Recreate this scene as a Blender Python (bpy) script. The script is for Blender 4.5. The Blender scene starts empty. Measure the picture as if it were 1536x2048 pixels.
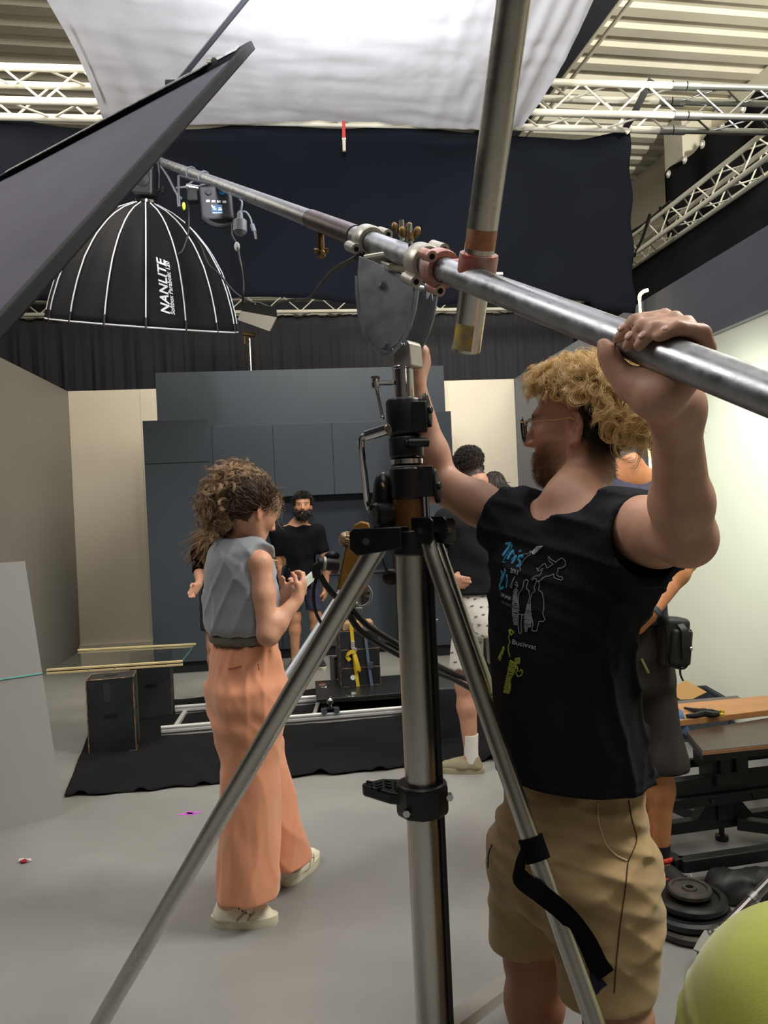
import bpy, math, random
import numpy as np
from mathutils import Vector, Matrix
from mathutils.bvhtree import BVHTree

# ------------------------------------------------------------------ camera, world, lights, exposure
SC = bpy.context.scene
COL = SC.collection
EYE = Vector((0.0, 0.0, 1.55)); ROLL, PITCH, FPX = 0.045, 0.0097, 1540.0
_f0 = Vector((0, math.cos(PITCH), -math.sin(PITCH))); _u0 = Vector((0, math.sin(PITCH), math.cos(PITCH)))
_x = Vector((1, 0, 0))
CR = _x * math.cos(ROLL) - _u0 * math.sin(ROLL)
CU = _x * math.sin(ROLL) + _u0 * math.cos(ROLL)
cam = bpy.data.cameras.new('camera'); camo = bpy.data.objects.new('camera', cam); COL.objects.link(camo)
cam.sensor_fit = 'VERTICAL'; cam.sensor_height = 36.0; cam.sensor_width = 27.0
cam.lens = FPX / 2048.0 * 36.0; cam.clip_start = 0.02; cam.clip_end = 200
_m = Matrix((CR, CU, -_f0)).transposed().to_4x4(); _m.translation = EYE
camo.matrix_world = _m
SC.camera = camo
vs = SC.view_settings
vs.view_transform = 'Standard'; vs.look = 'None'; vs.gamma = 1.0; vs.use_curve_mapping = False; vs.exposure = 0.0
try:
    SC.cycles_curves.shape = 'THICK'
    SC.cycles.use_denoising = True
    SC.cycles.sample_clamp_indirect = 6.0
    SC.cycles.max_bounces = 8
except Exception:
    pass
w = bpy.data.worlds.new('world'); SC.world = w; w.use_nodes = True
w.node_tree.nodes['Background'].inputs[0].default_value = (0.80, 0.88, 1.0, 1)
w.node_tree.nodes['Background'].inputs[1].default_value = 0.10

def aim(o, target):
    d = Vector(target) - o.location
    o.rotation_euler = d.to_track_quat('-Z', 'Y').to_euler()
def area(name, loc, target, size, power, col=(1, 1, 1), size_y=None, spread=None):
    l = bpy.data.lights.new(name, 'AREA'); l.energy = power; l.color = col; l.size = size
    if size_y: l.shape = 'RECTANGLE'; l.size_y = size_y
    if spread: l.spread = spread
    o = bpy.data.objects.new(name, l); COL.objects.link(o); o.location = loc; aim(o, target); return o
def spot(name, loc, target, power, angle, blend=0.5, col=(1, 1, 1), radius=0.1):
    l = bpy.data.lights.new(name, 'SPOT'); l.energy = power; l.color = col; l.spot_size = math.radians(angle)
    l.spot_blend = blend; l.shadow_soft_size = radius
    o = bpy.data.objects.new(name, l); COL.objects.link(o); o.location = loc; aim(o, target); return o
# lamp pointing up at the overhead silk, outside the top of the frame
spot('silk_bounce_lamp', (-0.10, 1.90, 2.95), (-0.10, 4.10, 4.40), 400, 120, 0.9, (0.96, 0.96, 1.0), 0.10)
spot('silk_hot_lamp', (0.02, 3.05, 3.66), (0.0, 3.72, 4.27), 190, 100, 1.0, (0.95, 0.96, 1.0), 0.12)
spot('added_roof_fill', (3.5, 2.9, 4.5), (3.0, 7.4, 6.1), 1500, 66, 0.35, (1.0, 0.97, 0.88), 0.08)  # added fill that lifts the ceiling, its source unseen
# lamps high up: hall lamps at the sides, the rest added fill
area('added_near_fill', (0.4, 0.2, 5.3), (0.2, 2.6, 0), 2.4, 60, (1.0, 0.98, 0.94))  # added overhead fill behind the eye, standing in for bounced light
area('hall_lamp_side', (3.3, 2.4, 5.2), (0.4, 3.0, 0.4), 1.8, 290, (1.0, 0.96, 0.88))
area('hall_lamp_left', (-3.4, 2.0, 5.3), (-0.6, 3.2, 0.0), 1.8, 110, (1.0, 0.97, 0.92))
area('added_set_fill', (-0.2, 7.0, 4.7), (-0.4, 8.4, 0.8), 2.2, 160, (1.0, 0.92, 0.78))  # added warm fill for the back of the set, no fixture seen
area('added_set_fill_left', (-2.6, 4.4, 4.6), (-2.9, 7.2, 0.6), 1.6, 55, (1.0, 0.90, 0.76))  # added fill for the left set wall, no fixture seen
# lamp washing the white flat on the set's right side
spot('flat_lamp', (1.05, 3.7, 2.4), (2.16, 4.54, 1.58), 150, 74, 0.9, (0.93, 1.0, 0.84), 0.15)

# ------------------------------------------------------------------ placing helpers
def at(px, py, Y):
    d = _f0 + CR * ((px - 768.0) / FPX) + CU * ((1024.0 - py) / FPX)
    return EYE + d * (Y / d.y)
def onz(px, py, z=0.0):
    d = _f0 + CR * ((px - 768.0) / FPX) + CU * ((1024.0 - py) / FPX)
    return EYE + d * ((z - EYE.z) / d.z)
YAW = math.radians(6.2)
def rm(lx, ly, z=0.0):          # set/room coordinates -> world
    c, s = math.cos(YAW), math.sin(YAW)
    return Vector((lx * c - ly * s, lx * s + ly * c, z))
RROT = Matrix.Rotation(YAW, 3, 'Z')
def V(*a): return Vector(a)

# ------------------------------------------------------------------ materials
def lin(c):
    if isinstance(c, str):
        c = c.lstrip('#'); c = [int(c[i:i + 2], 16) / 255 for i in (0, 2, 4)]
        c = [x / 12.92 if x <= 0.04045 else ((x + 0.055) / 1.055) ** 2.4 for x in c]
    return tuple(c[:3]) + (1.0,)
def mat(name, col, rough=0.5, metal=0.0, spec=0.5, var=0.0, vscale=6.0, col2=None, bump=0.0, bscale=60.0,
        stretch=None, sheen=0.0, wave=None, rvar=0.0, sss=0.0, alpha=None, trans=0.0, emis=None, estr=1.0, detail=4.0):
    m = bpy.data.materials.new(name); m.use_nodes = True
    nt = m.node_tree; N = nt.nodes; L = nt.links; b = N['Principled BSDF']
    b.inputs['Base Color'].default_value = lin(col); b.inputs['Roughness'].default_value = rough
    b.inputs['Metallic'].default_value = metal; b.inputs['Specular IOR Level'].default_value = spec
    if sheen: b.inputs['Sheen Weight'].default_value = sheen
    if sss:
        b.inputs['Subsurface Weight'].default_value = sss; b.inputs['Subsurface Radius'].default_value = (0.02, 0.008, 0.004)
        b.inputs['Subsurface Scale'].default_value = 0.4
    if trans: b.inputs['Transmission Weight'].default_value = trans
    if emis: b.inputs['Emission Color'].default_value = lin(emis); b.inputs['Emission Strength'].default_value = estr
    vec = None
    if var or bump or rvar:
        tc = N.new('ShaderNodeTexCoord'); vec = tc.outputs['Object']
        if stretch:
            mp = N.new('ShaderNodeMapping'); mp.inputs['Scale'].default_value = stretch; L.new(vec, mp.inputs[0]); vec = mp.outputs[0]
    if var or rvar:
        n = N.new('ShaderNodeTexNoise'); n.inputs['Scale'].default_value = vscale; n.inputs['Detail'].default_value = detail
        n.inputs['Roughness'].default_value = 0.6; L.new(vec, n.inputs['Vector'])
        if var:
            r = N.new('ShaderNodeValToRGB'); r.color_ramp.elements[0].position = 0.35; r.color_ramp.elements[1].position = 0.65
            c1 = lin(col); c2 = lin(col2) if col2 else tuple(x * (1 - var) for x in c1[:3]) + (1,)
            r.color_ramp.elements[0].color = c2; r.color_ramp.elements[1].color = c1
            L.new(n.outputs['Fac'], r.inputs[0]); L.new(r.outputs[0], b.inputs['Base Color'])
        if rvar:
            mr = N.new('ShaderNodeMapRange'); mr.inputs[3].default_value = max(0, rough - rvar); mr.inputs[4].default_value = min(1, rough + rvar)
            mr.inputs[1].default_value = 0.3; mr.inputs[2].default_value = 0.7
            L.new(n.outputs['Fac'], mr.inputs[0]); L.new(mr.outputs[0], b.inputs['Roughness'])
    if bump:
        n2 = N.new('ShaderNodeTexNoise'); n2.inputs['Scale'].default_value = bscale; n2.inputs['Detail'].default_value = 3
        L.new(vec, n2.inputs['Vector']); bp = N.new('ShaderNodeBump'); bp.inputs['Strength'].default_value = bump
        bp.inputs['Distance'].default_value = 0.004
        L.new(n2.outputs['Fac'], bp.inputs['Height']); L.new(bp.outputs[0], b.inputs['Normal'])
    return m
def skin_mat(name, rough=0.5):
    m = bpy.data.materials.new(name); m.use_nodes = True
    nt = m.node_tree; N = nt.nodes; L = nt.links; b = N['Principled BSDF']
    a = N.new('ShaderNodeAttribute'); a.attribute_name = 'tint'
    tc = N.new('ShaderNodeTexCoord'); n = N.new('ShaderNodeTexNoise'); n.inputs['Scale'].default_value = 28; n.inputs['Detail'].default_value = 5
    L.new(tc.outputs['Object'], n.inputs['Vector'])
    mx = N.new('ShaderNodeMix'); mx.data_type = 'RGBA'; mx.blend_type = 'MULTIPLY'
    rp = N.new('ShaderNodeValToRGB'); rp.color_ramp.elements[0].position = .3; rp.color_ramp.elements[0].color = (.86, .80, .78, 1)
    rp.color_ramp.elements[1].position = .7; rp.color_ramp.elements[1].color = (1, 1, 1, 1)
    L.new(n.outputs['Fac'], rp.inputs[0]); mx.inputs[0].default_value = 1.0
    L.new(a.outputs['Color'], mx.inputs[6]); L.new(rp.outputs[0], mx.inputs[7]); L.new(mx.outputs[2], b.inputs['Base Color'])
    b.inputs['Roughness'].default_value = rough; b.inputs['Specular IOR Level'].default_value = 0.4
    b.inputs['Subsurface Weight'].default_value = 0.12; b.inputs['Subsurface Radius'].default_value = (0.02, 0.008, 0.004)
    b.inputs['Subsurface Scale'].default_value = 0.3
    return m

# ------------------------------------------------------------------ mesh builder (world coordinates in, one mesh object out)
WM = {}
KS = [1.0]      # figure size about the eye point, set while one person is sculpted
def frame_from(z, hint=None):
    z = Vector(z).normalized(); h = Vector(hint) if hint is not None else (Vector((0, 0, 1)) if abs(z.z) < 0.95 else Vector((1, 0, 0)))
    x = h.cross(z).normalized(); y = z.cross(x).normalized(); return x, y, z
class MB:
    def __init__(s): s.v = []; s.f = []
    def add(s, vs, fs):
        o = len(s.v); s.v += [tuple(v) for v in vs]; s.f += [tuple(i + o for i in f) for f in fs]; return s
    def hexa(s, p):
        return s.add(p, [(0, 3, 2, 1), (4, 5, 6, 7), (0, 1, 5, 4), (1, 2, 6, 5), (2, 3, 7, 6), (3, 0, 4, 7)])
    def box(s, c, size, R=None):
        hx, hy, hz = [q / 2 for q in size]; c = Vector(c)
        P = [Vector(q) for q in ((-hx, -hy, -hz), (hx, -hy, -hz), (hx, hy, -hz), (-hx, hy, -hz), (-hx, -hy, hz), (hx, -hy, hz), (hx, hy, hz), (-hx, hy, hz))]
        if R is not None: P = [R @ q for q in P]
        return s.hexa([c + q for q in P])
    def rbox(s, lx0, lx1, ly0, ly1, z0, z1):      # box in room coordinates
        return s.hexa([rm(lx0, ly0, z0), rm(lx1, ly0, z0), rm(lx1, ly1, z0), rm(lx0, ly1, z0), rm(lx0, ly0, z1), rm(lx1, ly0, z1), rm(lx1, ly1, z1), rm(lx0, ly1, z1)])
    def cyl(s, a, b, r0, r1=None, n=16, caps=True):
        a = Vector(a); b = Vector(b); r1 = r0 if r1 is None else r1
        x, y, z = frame_from(b - a); P = []
        for c, r in ((a, r0), (b, r1)):
            for i in range(n):
                t = 2 * math.pi * i / n; P.append(c + (x * math.cos(t) + y * math.sin(t)) * r)
        F = [(i, (i + 1) % n, n + (i + 1) % n, n + i) for i in range(n)]
        if caps: F += [tuple(reversed(range(n))), tuple(range(n, 2 * n))]
        return s.add(P, F)
    def pipe(s, a, b, r, wall, n=24):             # open tube with wall thickness
        a = Vector(a); b = Vector(b); x, y, z = frame_from(b - a); P = []
        for c, rr in ((a, r), (b, r), (b, r - wall), (a, r - wall)):
            for i in range(n):
                t = 2 * math.pi * i / n; P.append(c + (x * math.cos(t) + y * math.sin(t)) * rr)
        F = []
        for k in range(4):
            for i in range(n):
                j = (i + 1) % n; k2 = (k + 1) % 4; F.append((k * n + i, k * n + j, k2 * n + j, k2 * n + i))
        return s.add(P, F)
    def tube(s, pts, r, n=8, caps=True):
        pts = [Vector(p) for p in pts]; m = len(pts); P = []; x = None
        for i, p in enumerate(pts):
            t = (pts[min(i + 1, m - 1)] - pts[max(i - 1, 0)])
            t = t.normalized() if t.length > 1e-9 else Vector((0, 0, 1))
            if x is None: x, y, _ = frame_from(t)
            else:
                x = (x - t * x.dot(t)); x = x.normalized() if x.length > 1e-6 else frame_from(t)[0]; y = t.cross(x)
            rr = r[i] if isinstance(r, (list, tuple)) else r
            for k in range(n):
                a = 2 * math.pi * k / n; P.append(p + (x * math.cos(a) + y * math.sin(a)) * rr)
        F = []
        for i in range(m - 1):
            for k in range(n):
                k2 = (k + 1) % n; F.append((i * n + k, i * n + k2, (i + 1) * n + k2, (i + 1) * n + k))
        if caps: F += [tuple(reversed(range(n))), tuple(range((m - 1) * n, m * n))]
        return s.add(P, F)
    def ball(s, c, r, n=16, m=10, R=None):
        c = Vector(c); r = (r, r, r) if not isinstance(r, (tuple, list)) else r; P = []; F = []
        for j in range(m + 1):
            ph = math.pi * j / m
            for i in range(n):
                t = 2 * math.pi * i / n
                q = Vector((r[0] * math.sin(ph) * math.cos(t), r[1] * math.sin(ph) * math.sin(t), r[2] * math.cos(ph)))
                P.append(c + (R @ q if R is not None else q))
        for j in range(m):
            for i in range(n):
                i2 = (i + 1) % n; F.append((j * n + i, (j + 1) * n + i, (j + 1) * n + i2, j * n + i2))
        return s.add(P, F)
    def lathe(s, prof, o, axis, n=24, hint=None):
        o = Vector(o); x, y, z = frame_from(axis, hint); P = []; m = len(prof); F = []
        for r, h in prof:
            for i in range(n):
                t = 2 * math.pi * i / n; P.append(o + z * h + (x * math.cos(t) + y * math.sin(t)) * r)
        for j in range(m - 1):
            for i in range(n):
                i2 = (i + 1) % n; F.append((j * n + i, j * n + i2, (j + 1) * n + i2, (j + 1) * n + i))
        if prof[0][0] > 1e-5: F.append(tuple(reversed(range(n))))
        if prof[-1][0] > 1e-5: F.append(tuple(range((m - 1) * n, m * n)))
        return s.add(P, F)
    def prism(s, poly, o, ex, ey, t, center=True):
        o = Vector(o); ex = Vector(ex); ey = Vector(ey); ez = ex.cross(ey).normalized(); n = len(poly)
        z0, z1 = (-t / 2, t / 2) if center else (0, t)
        P = [o + ex * a + ey * b + ez * z0 for a, b in poly] + [o + ex * a + ey * b + ez * z1 for a, b in poly]
        return s.add(P, [tuple(reversed(range(n))), tuple(range(n, 2 * n))] + [(i, (i + 1) % n, n + (i + 1) % n, n + i) for i in range(n)])
    def strap(s, pts, wid, wdirs, t=0.002):       # flat ribbon with thickness
        pts = [Vector(p) for p in pts]; m = len(pts); P = []; F = []
        for i, p in enumerate(pts):
            tg = (pts[min(i + 1, m - 1)] - pts[max(i - 1, 0)]).normalized()
            wd = Vector(wdirs[i] if isinstance(wdirs, list) else wdirs); wd = (wd - tg * wd.dot(tg)).normalized(); nn = tg.cross(wd) * (t / 2)
            hw = (wid[i] if isinstance(wid, list) else wid) / 2
            P += [p - wd * hw - nn, p + wd * hw - nn, p + wd * hw + nn, p - wd * hw + nn]
        for i in range(m - 1):
            for k in range(4):
                k2 = (k + 1) % 4; F.append((i * 4 + k, i * 4 + k2, (i + 1) * 4 + k2, (i + 1) * 4 + k))
        F += [(3, 2, 1, 0), tuple((m - 1) * 4 + k for k in range(4))]
        return s.add(P, F)
    def grid(s, fn, nu, nv, closed=False):
        P = [fn(i / nu, j / nv) for j in range(nv + 1) for i in range(nu + 1)]
        return s.add(P, [(j * (nu + 1) + i, j * (nu + 1) + i + 1, (j + 1) * (nu + 1) + i + 1, (j + 1) * (nu + 1) + i) for j in range(nv) for i in range(nu)])
    def build(s, name, m, parent=None, smooth=35, bevel=0, segs=2, solid=0, subd=0, origin=None):
        return mesh_obj(name, np.array(s.v, dtype=np.float64).reshape(-1, 3), s.f, m, parent, smooth, bevel, segs, solid, subd, origin)
def mesh_obj(name, vs, fs, m, parent=None, smooth=35, bevel=0, segs=2, solid=0, subd=0, origin=None):
    if KS[0] != 1.0: vs = np.array(tuple(EYE)) + (vs - np.array(tuple(EYE))) * KS[0]
    lo, hi = vs.min(0), vs.max(0)
    base = Vector(((lo[0] + hi[0]) / 2, (lo[1] + hi[1]) / 2, lo[2])) if origin is None else Vector(origin)
    me = bpy.data.meshes.new(name); me.from_pydata((vs - np.array(base)).tolist(), [], fs if isinstance(fs, list) else fs.tolist())
    me.materials.append(m)
    if smooth:
        me.shade_smooth()
        if smooth < 180: me.set_sharp_from_angle(angle=math.radians(smooth))
    me.update()
    o = bpy.data.objects.new(name, me); COL.objects.link(o)
    put(o, Matrix.Translation(base), parent)
    if solid: md = o.modifiers.new('solid', 'SOLIDIFY'); md.thickness = solid; md.offset = 0
    if subd: md = o.modifiers.new('subd', 'SUBSURF'); md.levels = subd; md.render_levels = subd
    if bevel: md = o.modifiers.new('bevel', 'BEVEL'); md.width = bevel; md.segments = segs; md.limit_method = 'ANGLE'; md.angle_limit = math.radians(40)
    return o
def put(o, M, parent=None):
    WM[o.name] = M.copy(); o.matrix_basis = M
    if parent is not None:
        o.parent = parent; o.matrix_parent_inverse = WM[parent.name].inverted()
def inst(name, mesh, M, parent):
    o = bpy.data.objects.new(name, mesh); COL.objects.link(o); put(o, M, parent); return o
def tag(o, label, cat, group=None):
    o['label'] = label; o['category'] = cat
    if group: o['group'] = group
    return o
def thing(name, label, cat, loc, group=None):
    o = bpy.data.objects.new(name, None); COL.objects.link(o); o.empty_display_size = 0.1
    put(o, Matrix.Translation(Vector(loc))); return tag(o, label, cat, group)
def struct(o): o['kind'] = 'structure'; return o
def lab(o, label): o['label'] = label; return o
def catmull(pts, n=8):
    pts = [Vector(p) for p in pts]; P = [pts[0] * 2 - pts[1]] + pts + [pts[-1] * 2 - pts[-2]]; out = []
    for i in range(1, len(P) - 2):
        a, b, c, d = P[i - 1], P[i], P[i + 1], P[i + 2]
        for k in range(n):
            t = k / n
            out.append(0.5 * ((2 * b) + (c - a) * t + (2 * a - 5 * b + 4 * c - d) * t * t + (3 * b - a - 3 * c + d) * t ** 3))
    out.append(pts[-1]); return out
def text_mesh(txt, size, extrude=0.0, shear=0.0, offset=0.0, spacing=1.0, res=3):
    cu = bpy.data.curves.new('lettering', 'FONT'); cu.body = txt; cu.size = size; cu.shear = shear; cu.offset = offset
    cu.space_character = spacing; cu.resolution_u = res; cu.fill_mode = 'FRONT'
    o = bpy.data.objects.new('lettering', cu); COL.objects.link(o)
    bpy.context.view_layer.update()
    me = bpy.data.meshes.new_from_object(o.evaluated_get(bpy.context.evaluated_depsgraph_get()))
    v = np.array([tuple(q.co) for q in me.vertices]).reshape(-1, 3); f = [tuple(p.vertices) for p in me.polygons]
    bpy.data.objects.remove(o); bpy.data.curves.remove(cu); bpy.data.meshes.remove(me)
    return v, f

# ------------------------------------------------------------------ signed-distance sculpting for bodies and cloth
def _n3(p): return np.array(tuple(p), dtype=np.float64)
def smin(a, b, k):
    if k <= 1e-6: return np.minimum(a, b)
    h = np.maximum(k - np.abs(a - b), 0) / k
    return np.minimum(a, b) - h * h * k * 0.25
class SDF:
    def __init__(s): s.p = []
    def _add(s, fn, op, k, c=None, r=None): s.p.append((fn, op, k)); return s
    def cone(s, a, b, ra, rb=None, k=0.02, op='u'):
        a = _n3(a); b = _n3(b); rb = ra if rb is None else rb; ba = b - a; L2 = max(1e-12, ba @ ba)
        def fn(P):
            q = P - a; h = np.clip(q @ ba / L2, 0, 1); return np.linalg.norm(q - h[:, None] * ba, axis=1) - (ra + h * (rb - ra))
        return s._add(fn, op, k)
    def chain(s, pts, rs, k=0.02, op='u'):
        for i in range(len(pts) - 1): s.cone(pts[i], pts[i + 1], rs[i], rs[i + 1], k, op)
        return s
    def ell(s, c, r, R=None, k=0.02, op='u'):
        c = _n3(c); r = np.array([r] * 3 if np.isscalar(r) else r, dtype=np.float64); M = np.eye(3) if R is None else np.array(R, dtype=np.float64)
        def fn(P):
            q = (P - c) @ M; k0 = np.linalg.norm(q / r, axis=1); k1 = np.linalg.norm(q / (r * r), axis=1)
            return k0 * (k0 - 1) / np.maximum(k1, 1e-9)
        return s._add(fn, op, k)
    def loft(s, o, W, U, secs, k=0.03, op='u', power=2.0, rnd=0.02):
        # secs: (t along W, offset along U, offset along Vv, half width along U, half depth along Vv)
        o = _n3(o); W = _n3(W); U = _n3(U); Vv = np.cross(W, U); S = np.array(secs, dtype=np.float64); S = S[np.argsort(S[:, 0])]
        tt = np.linspace(S[0, 0], S[-1, 0], 60)
        def sm(c):
            y = np.interp(tt, S[:, 0], S[:, c]); yp = np.pad(y, 3, mode='edge'); return np.convolve(yp, [.05, .12, .2, .26, .2, .12, .05], 'valid')
        tab = [sm(c) for c in (1, 2, 3, 4)]
        def fn(P):
            q = P - o; t = q @ W; tc = np.clip(t, S[0, 0], S[-1, 0]); g = [np.interp(tc, tt, c) for c in tab]
            u = (q @ U - g[0]); v = (q @ Vv - g[1]); a, b = g[2], g[3]
            if power == 2.0: e = np.sqrt((u / a) ** 2 + (v / b) ** 2)
            else: e = (np.abs(u / a) ** power + np.abs(v / b) ** power) ** (1 / power)
            gr = np.sqrt((u / (a * a)) ** 2 + (v / (b * b)) ** 2) / np.maximum(e, 1e-6)
            d = np.where(e > 0.3, (e - 1) / np.maximum(gr, 1e-6), -np.minimum(a, b) * 0.7)
            cap = np.maximum(S[0, 0] - t, t - S[-1, 0])
            x = np.maximum(d + rnd, 0); y = np.maximum(cap + rnd, 0)
            return np.minimum(np.maximum(d, cap), -rnd) * (np.maximum(d, cap) < -rnd) + np.where(np.maximum(d, cap) < -rnd, 0, np.sqrt(x * x + y * y) - rnd)
        return s._add(fn, op, k)
    def plane(s, o, n, k=0.0, op='i'):            # keeps the side opposite to n
        o = _n3(o); n = _n3(Vector(n).normalized())
        return s._add(lambda P: (P - o) @ n, op, k)
    def field(s, fn): return s._add(fn, 'f', 0)
    def eval(s, P, D=None):
        d = np.full(len(P), 10.0)
        for fn, op, k in s.p: d = s._comb(d, fn, op, k, P)
        return d
    @staticmethod
    def _comb(d, fn, op, k, P):
        if op == 'f': return d + fn(P)
        e = fn(P)
        if op == 'u': return smin(d, e, k)
        if op == 's': return -smin(-d, e, k)
        return -smin(-d, -e, k)
    def mesh(s, lo, hi, h, c=6, smooth=2):
        lo = np.array(tuple(lo), float); hi = np.array(tuple(hi), float)
        nb = np.maximum(1, np.ceil((hi - lo) / (h * c)).astype(int))
        B = np.stack(np.meshgrid(*[np.arange(n) for n in nb], indexing='ij'), -1).reshape(-1, 3)
        ctr = lo + (B * c + (c - 1) / 2) * h; half = h * c * 0.87
        dc = np.full(len(B), 10.0); pd = []
        for fn, op, k in s.p:
            if op == 'f': dc = dc + fn(ctr); pd.append(None); continue
            e = fn(ctr); pd.append(e)
            dc = smin(dc, e, k) if op == 'u' else (-smin(-dc, e, k) if op == 's' else -smin(-dc, -e, k))
        act = np.where(np.abs(dc) < half * 1.9 + 0.006)[0]
        off = np.stack(np.meshgrid(*[np.arange(c)] * 3, indexing='ij'), -1).reshape(-1, 3)
        n3 = c ** 3; D = np.full((len(act), n3), 10.0)
        pts = lo + (B[act][:, None, :] * c + off[None]) * h
        for (fn, op, k), e in zip(s.p, pd):
            if op == 'u': sel = np.where(e[act] < half * 2.6 + k + 0.01)[0]
            elif op == 's': sel = np.where(e[act] < half * 2.6 + k + 0.01)[0]
            else: sel = np.arange(len(act))
            if len(sel) == 0: continue
            D[sel] = s._comb(D[sel].reshape(-1), fn, op, k, pts[sel].reshape(-1, 3)).reshape(-1, n3)
        S = np.where(dc < 0, -1.0, 1.0).astype(np.float32).reshape(nb)
        S = np.repeat(np.repeat(np.repeat(S, c, 0), c, 1), c, 2)
        ii = (B[act][:, None, :] * c + off[None]).reshape(-1, 3)
        S[ii[:, 0], ii[:, 1], ii[:, 2]] = D.reshape(-1)
        return surface_nets(S, lo, h, smooth)
def surface_nets(S, lo, h, smooth=2):
    S = np.pad(S, 1, constant_values=1.0); lo = lo - h; neg = S < 0
    cnt = np.zeros(tuple(n - 1 for n in S.shape), np.int8); sl = lambda a: (slice(None, -1), slice(1, None))[a]
    for a in (0, 1):
        for b in (0, 1):
            for c in (0, 1): cnt += neg[sl(a), sl(b), sl(c)]
    C = np.argwhere((cnt > 0) & (cnt < 8)); idx = np.full(cnt.shape, -1, np.int64); idx[C[:, 0], C[:, 1], C[:, 2]] = np.arange(len(C))
    acc = np.zeros((len(C), 3)); num = np.zeros(len(C))
    cor = [(a, b, c) for a in (0, 1) for b in (0, 1) for c in (0, 1)]
    val = {q: S[C[:, 0] + q[0], C[:, 1] + q[1], C[:, 2] + q[2]].astype(float) for q in cor}
    for p in cor:
        for ax in range(3):
            if p[ax]: continue
            q = list(p); q[ax] = 1; q = tuple(q); a, b = val[p], val[q]; m = (a < 0) != (b < 0)
            t = np.where(m, a / np.where(m, a - b, 1), 0)
            for k in range(3): acc[:, k] += m * (t if k == ax else p[k])
            num += m
    P = lo + (C + acc / np.maximum(num, 1)[:, None]) * h
    F = []
    for ax in range(3):
        a = [slice(None)] * 3; b = [slice(None)] * 3; a[ax] = slice(None, -1); b[ax] = slice(1, None)
        E = np.argwhere(neg[tuple(a)] != neg[tuple(b)])
        E = E[(E[:, (ax + 1) % 3] > 0) & (E[:, (ax + 2) % 3] > 0)]
        u = np.zeros(3, int); v = np.zeros(3, int); u[(ax + 1) % 3] = 1; v[(ax + 2) % 3] = 1
        g = lambda e: idx[e[:, 0], e[:, 1], e[:, 2]]
        Q = np.stack([g(E - u - v), g(E - v), g(E), g(E - u)], 1)
        fl = ~neg[E[:, 0], E[:, 1], E[:, 2]]; Q[fl] = Q[fl][:, ::-1]; F.append(Q)
    F = np.concatenate(F); F = F[(F >= 0).all(1)]
    for _ in range(smooth):
        a = np.zeros_like(P); n = np.zeros(len(P))
        for i in range(4):
            for j in ((i + 1) % 4, (i + 3) % 4):
                for k in range(3): a[:, k] += np.bincount(F[:, i], P[F[:, j], k], len(P))
                n += np.bincount(F[:, i], None, len(P))
        P = P * 0.5 + 0.5 * a / np.maximum(n, 1)[:, None]
    return P, F
def sdf_obj(sd, lo, hi, h, name, m, parent=None, smooth=2, tint=None):
    P, F = sd.mesh(lo, hi, h, smooth=smooth)
    o = mesh_obj(name, P, F, m, parent, smooth=180)
    if tint is not None:
        cols = tint(P); a = o.data.attributes.new('tint', 'FLOAT_COLOR', 'POINT')
        a.data.foreach_set('color', np.concatenate([cols, np.ones((len(P), 1))], 1).astype(np.float32).ravel())
    return o
def folds(seed, freq, warp=1.0, n=5, dirs=None):
    rg = np.random.RandomState(seed); K = []
    for i in range(n):
        d = rg.normal(size=3) if dirs is None else np.array(dirs[i % len(dirs)], float) + rg.normal(size=3) * 0.25
        d /= np.linalg.norm(d); q = rg.normal(size=3); q /= np.linalg.norm(q)
        K.append((d * freq * rg.uniform(.7, 1.5), rg.uniform(0, 6.28), q * freq * .45, rg.uniform(0, 6.28)))
    def fn(P):
        s = 0
        for kd, ph, kq, p2 in K: s = s + np.sin(P @ kd + ph + warp * 1.6 * np.sin(P @ kq + p2))
        return s / n
    return fn
def ridges(seed, freq, warp=1.0, n=4, dirs=None):
    rg = np.random.RandomState(seed); K = []
    for i in range(n):
        d = rg.normal(size=3) if dirs is None else np.array(dirs[i % len(dirs)], float) + rg.normal(size=3) * 0.2
        d /= np.linalg.norm(d); q = rg.normal(size=3); q /= np.linalg.norm(q); q2 = rg.normal(size=3); q2 /= np.linalg.norm(q2)
        K.append((d * freq * rg.uniform(.75, 1.4), rg.uniform(0, 6.28), q * freq * .4, rg.uniform(0, 6.28), q2 * freq * .3, rg.uniform(0, 6.28)))
    def fn(P):
        s = 0
        for kd, ph, kq, p2, k3, p3 in K:
            r = 1 - np.abs(np.sin(P @ kd + ph + warp * 1.5 * np.sin(P @ kq + p2))); s = s - (r ** 2.2) * (0.5 + 0.5 * np.sin(P @ k3 + p3))
        return s / 1.6
    return fn
def strands(name, roots, pts, radius, m, parent, tip=0.5):
    # pts: array (N, K, 3) of world positions
    N, K, _ = pts.shape; cu = bpy.data.hair_curves.new(name); cu.add_curves([K] * N)
    c = pts.reshape(-1, 3)
    if KS[0] != 1.0: c = np.array(tuple(EYE)) + (c - np.array(tuple(EYE))) * KS[0]
    base = c.mean(0)
    cu.attributes['position'].data.foreach_set('vector', (c - base).astype(np.float32).ravel())
    a = cu.attributes.get('radius') or cu.attributes.new('radius', 'FLOAT', 'POINT')
    r = np.tile(np.linspace(1, tip, K), N) * radius; a.data.foreach_set('value', r.astype(np.float32))
    cu.materials.append(m); o = bpy.data.objects.new(name, cu); COL.objects.link(o)
    put(o, Matrix.Translation(Vector(base)), parent); return o
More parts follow.
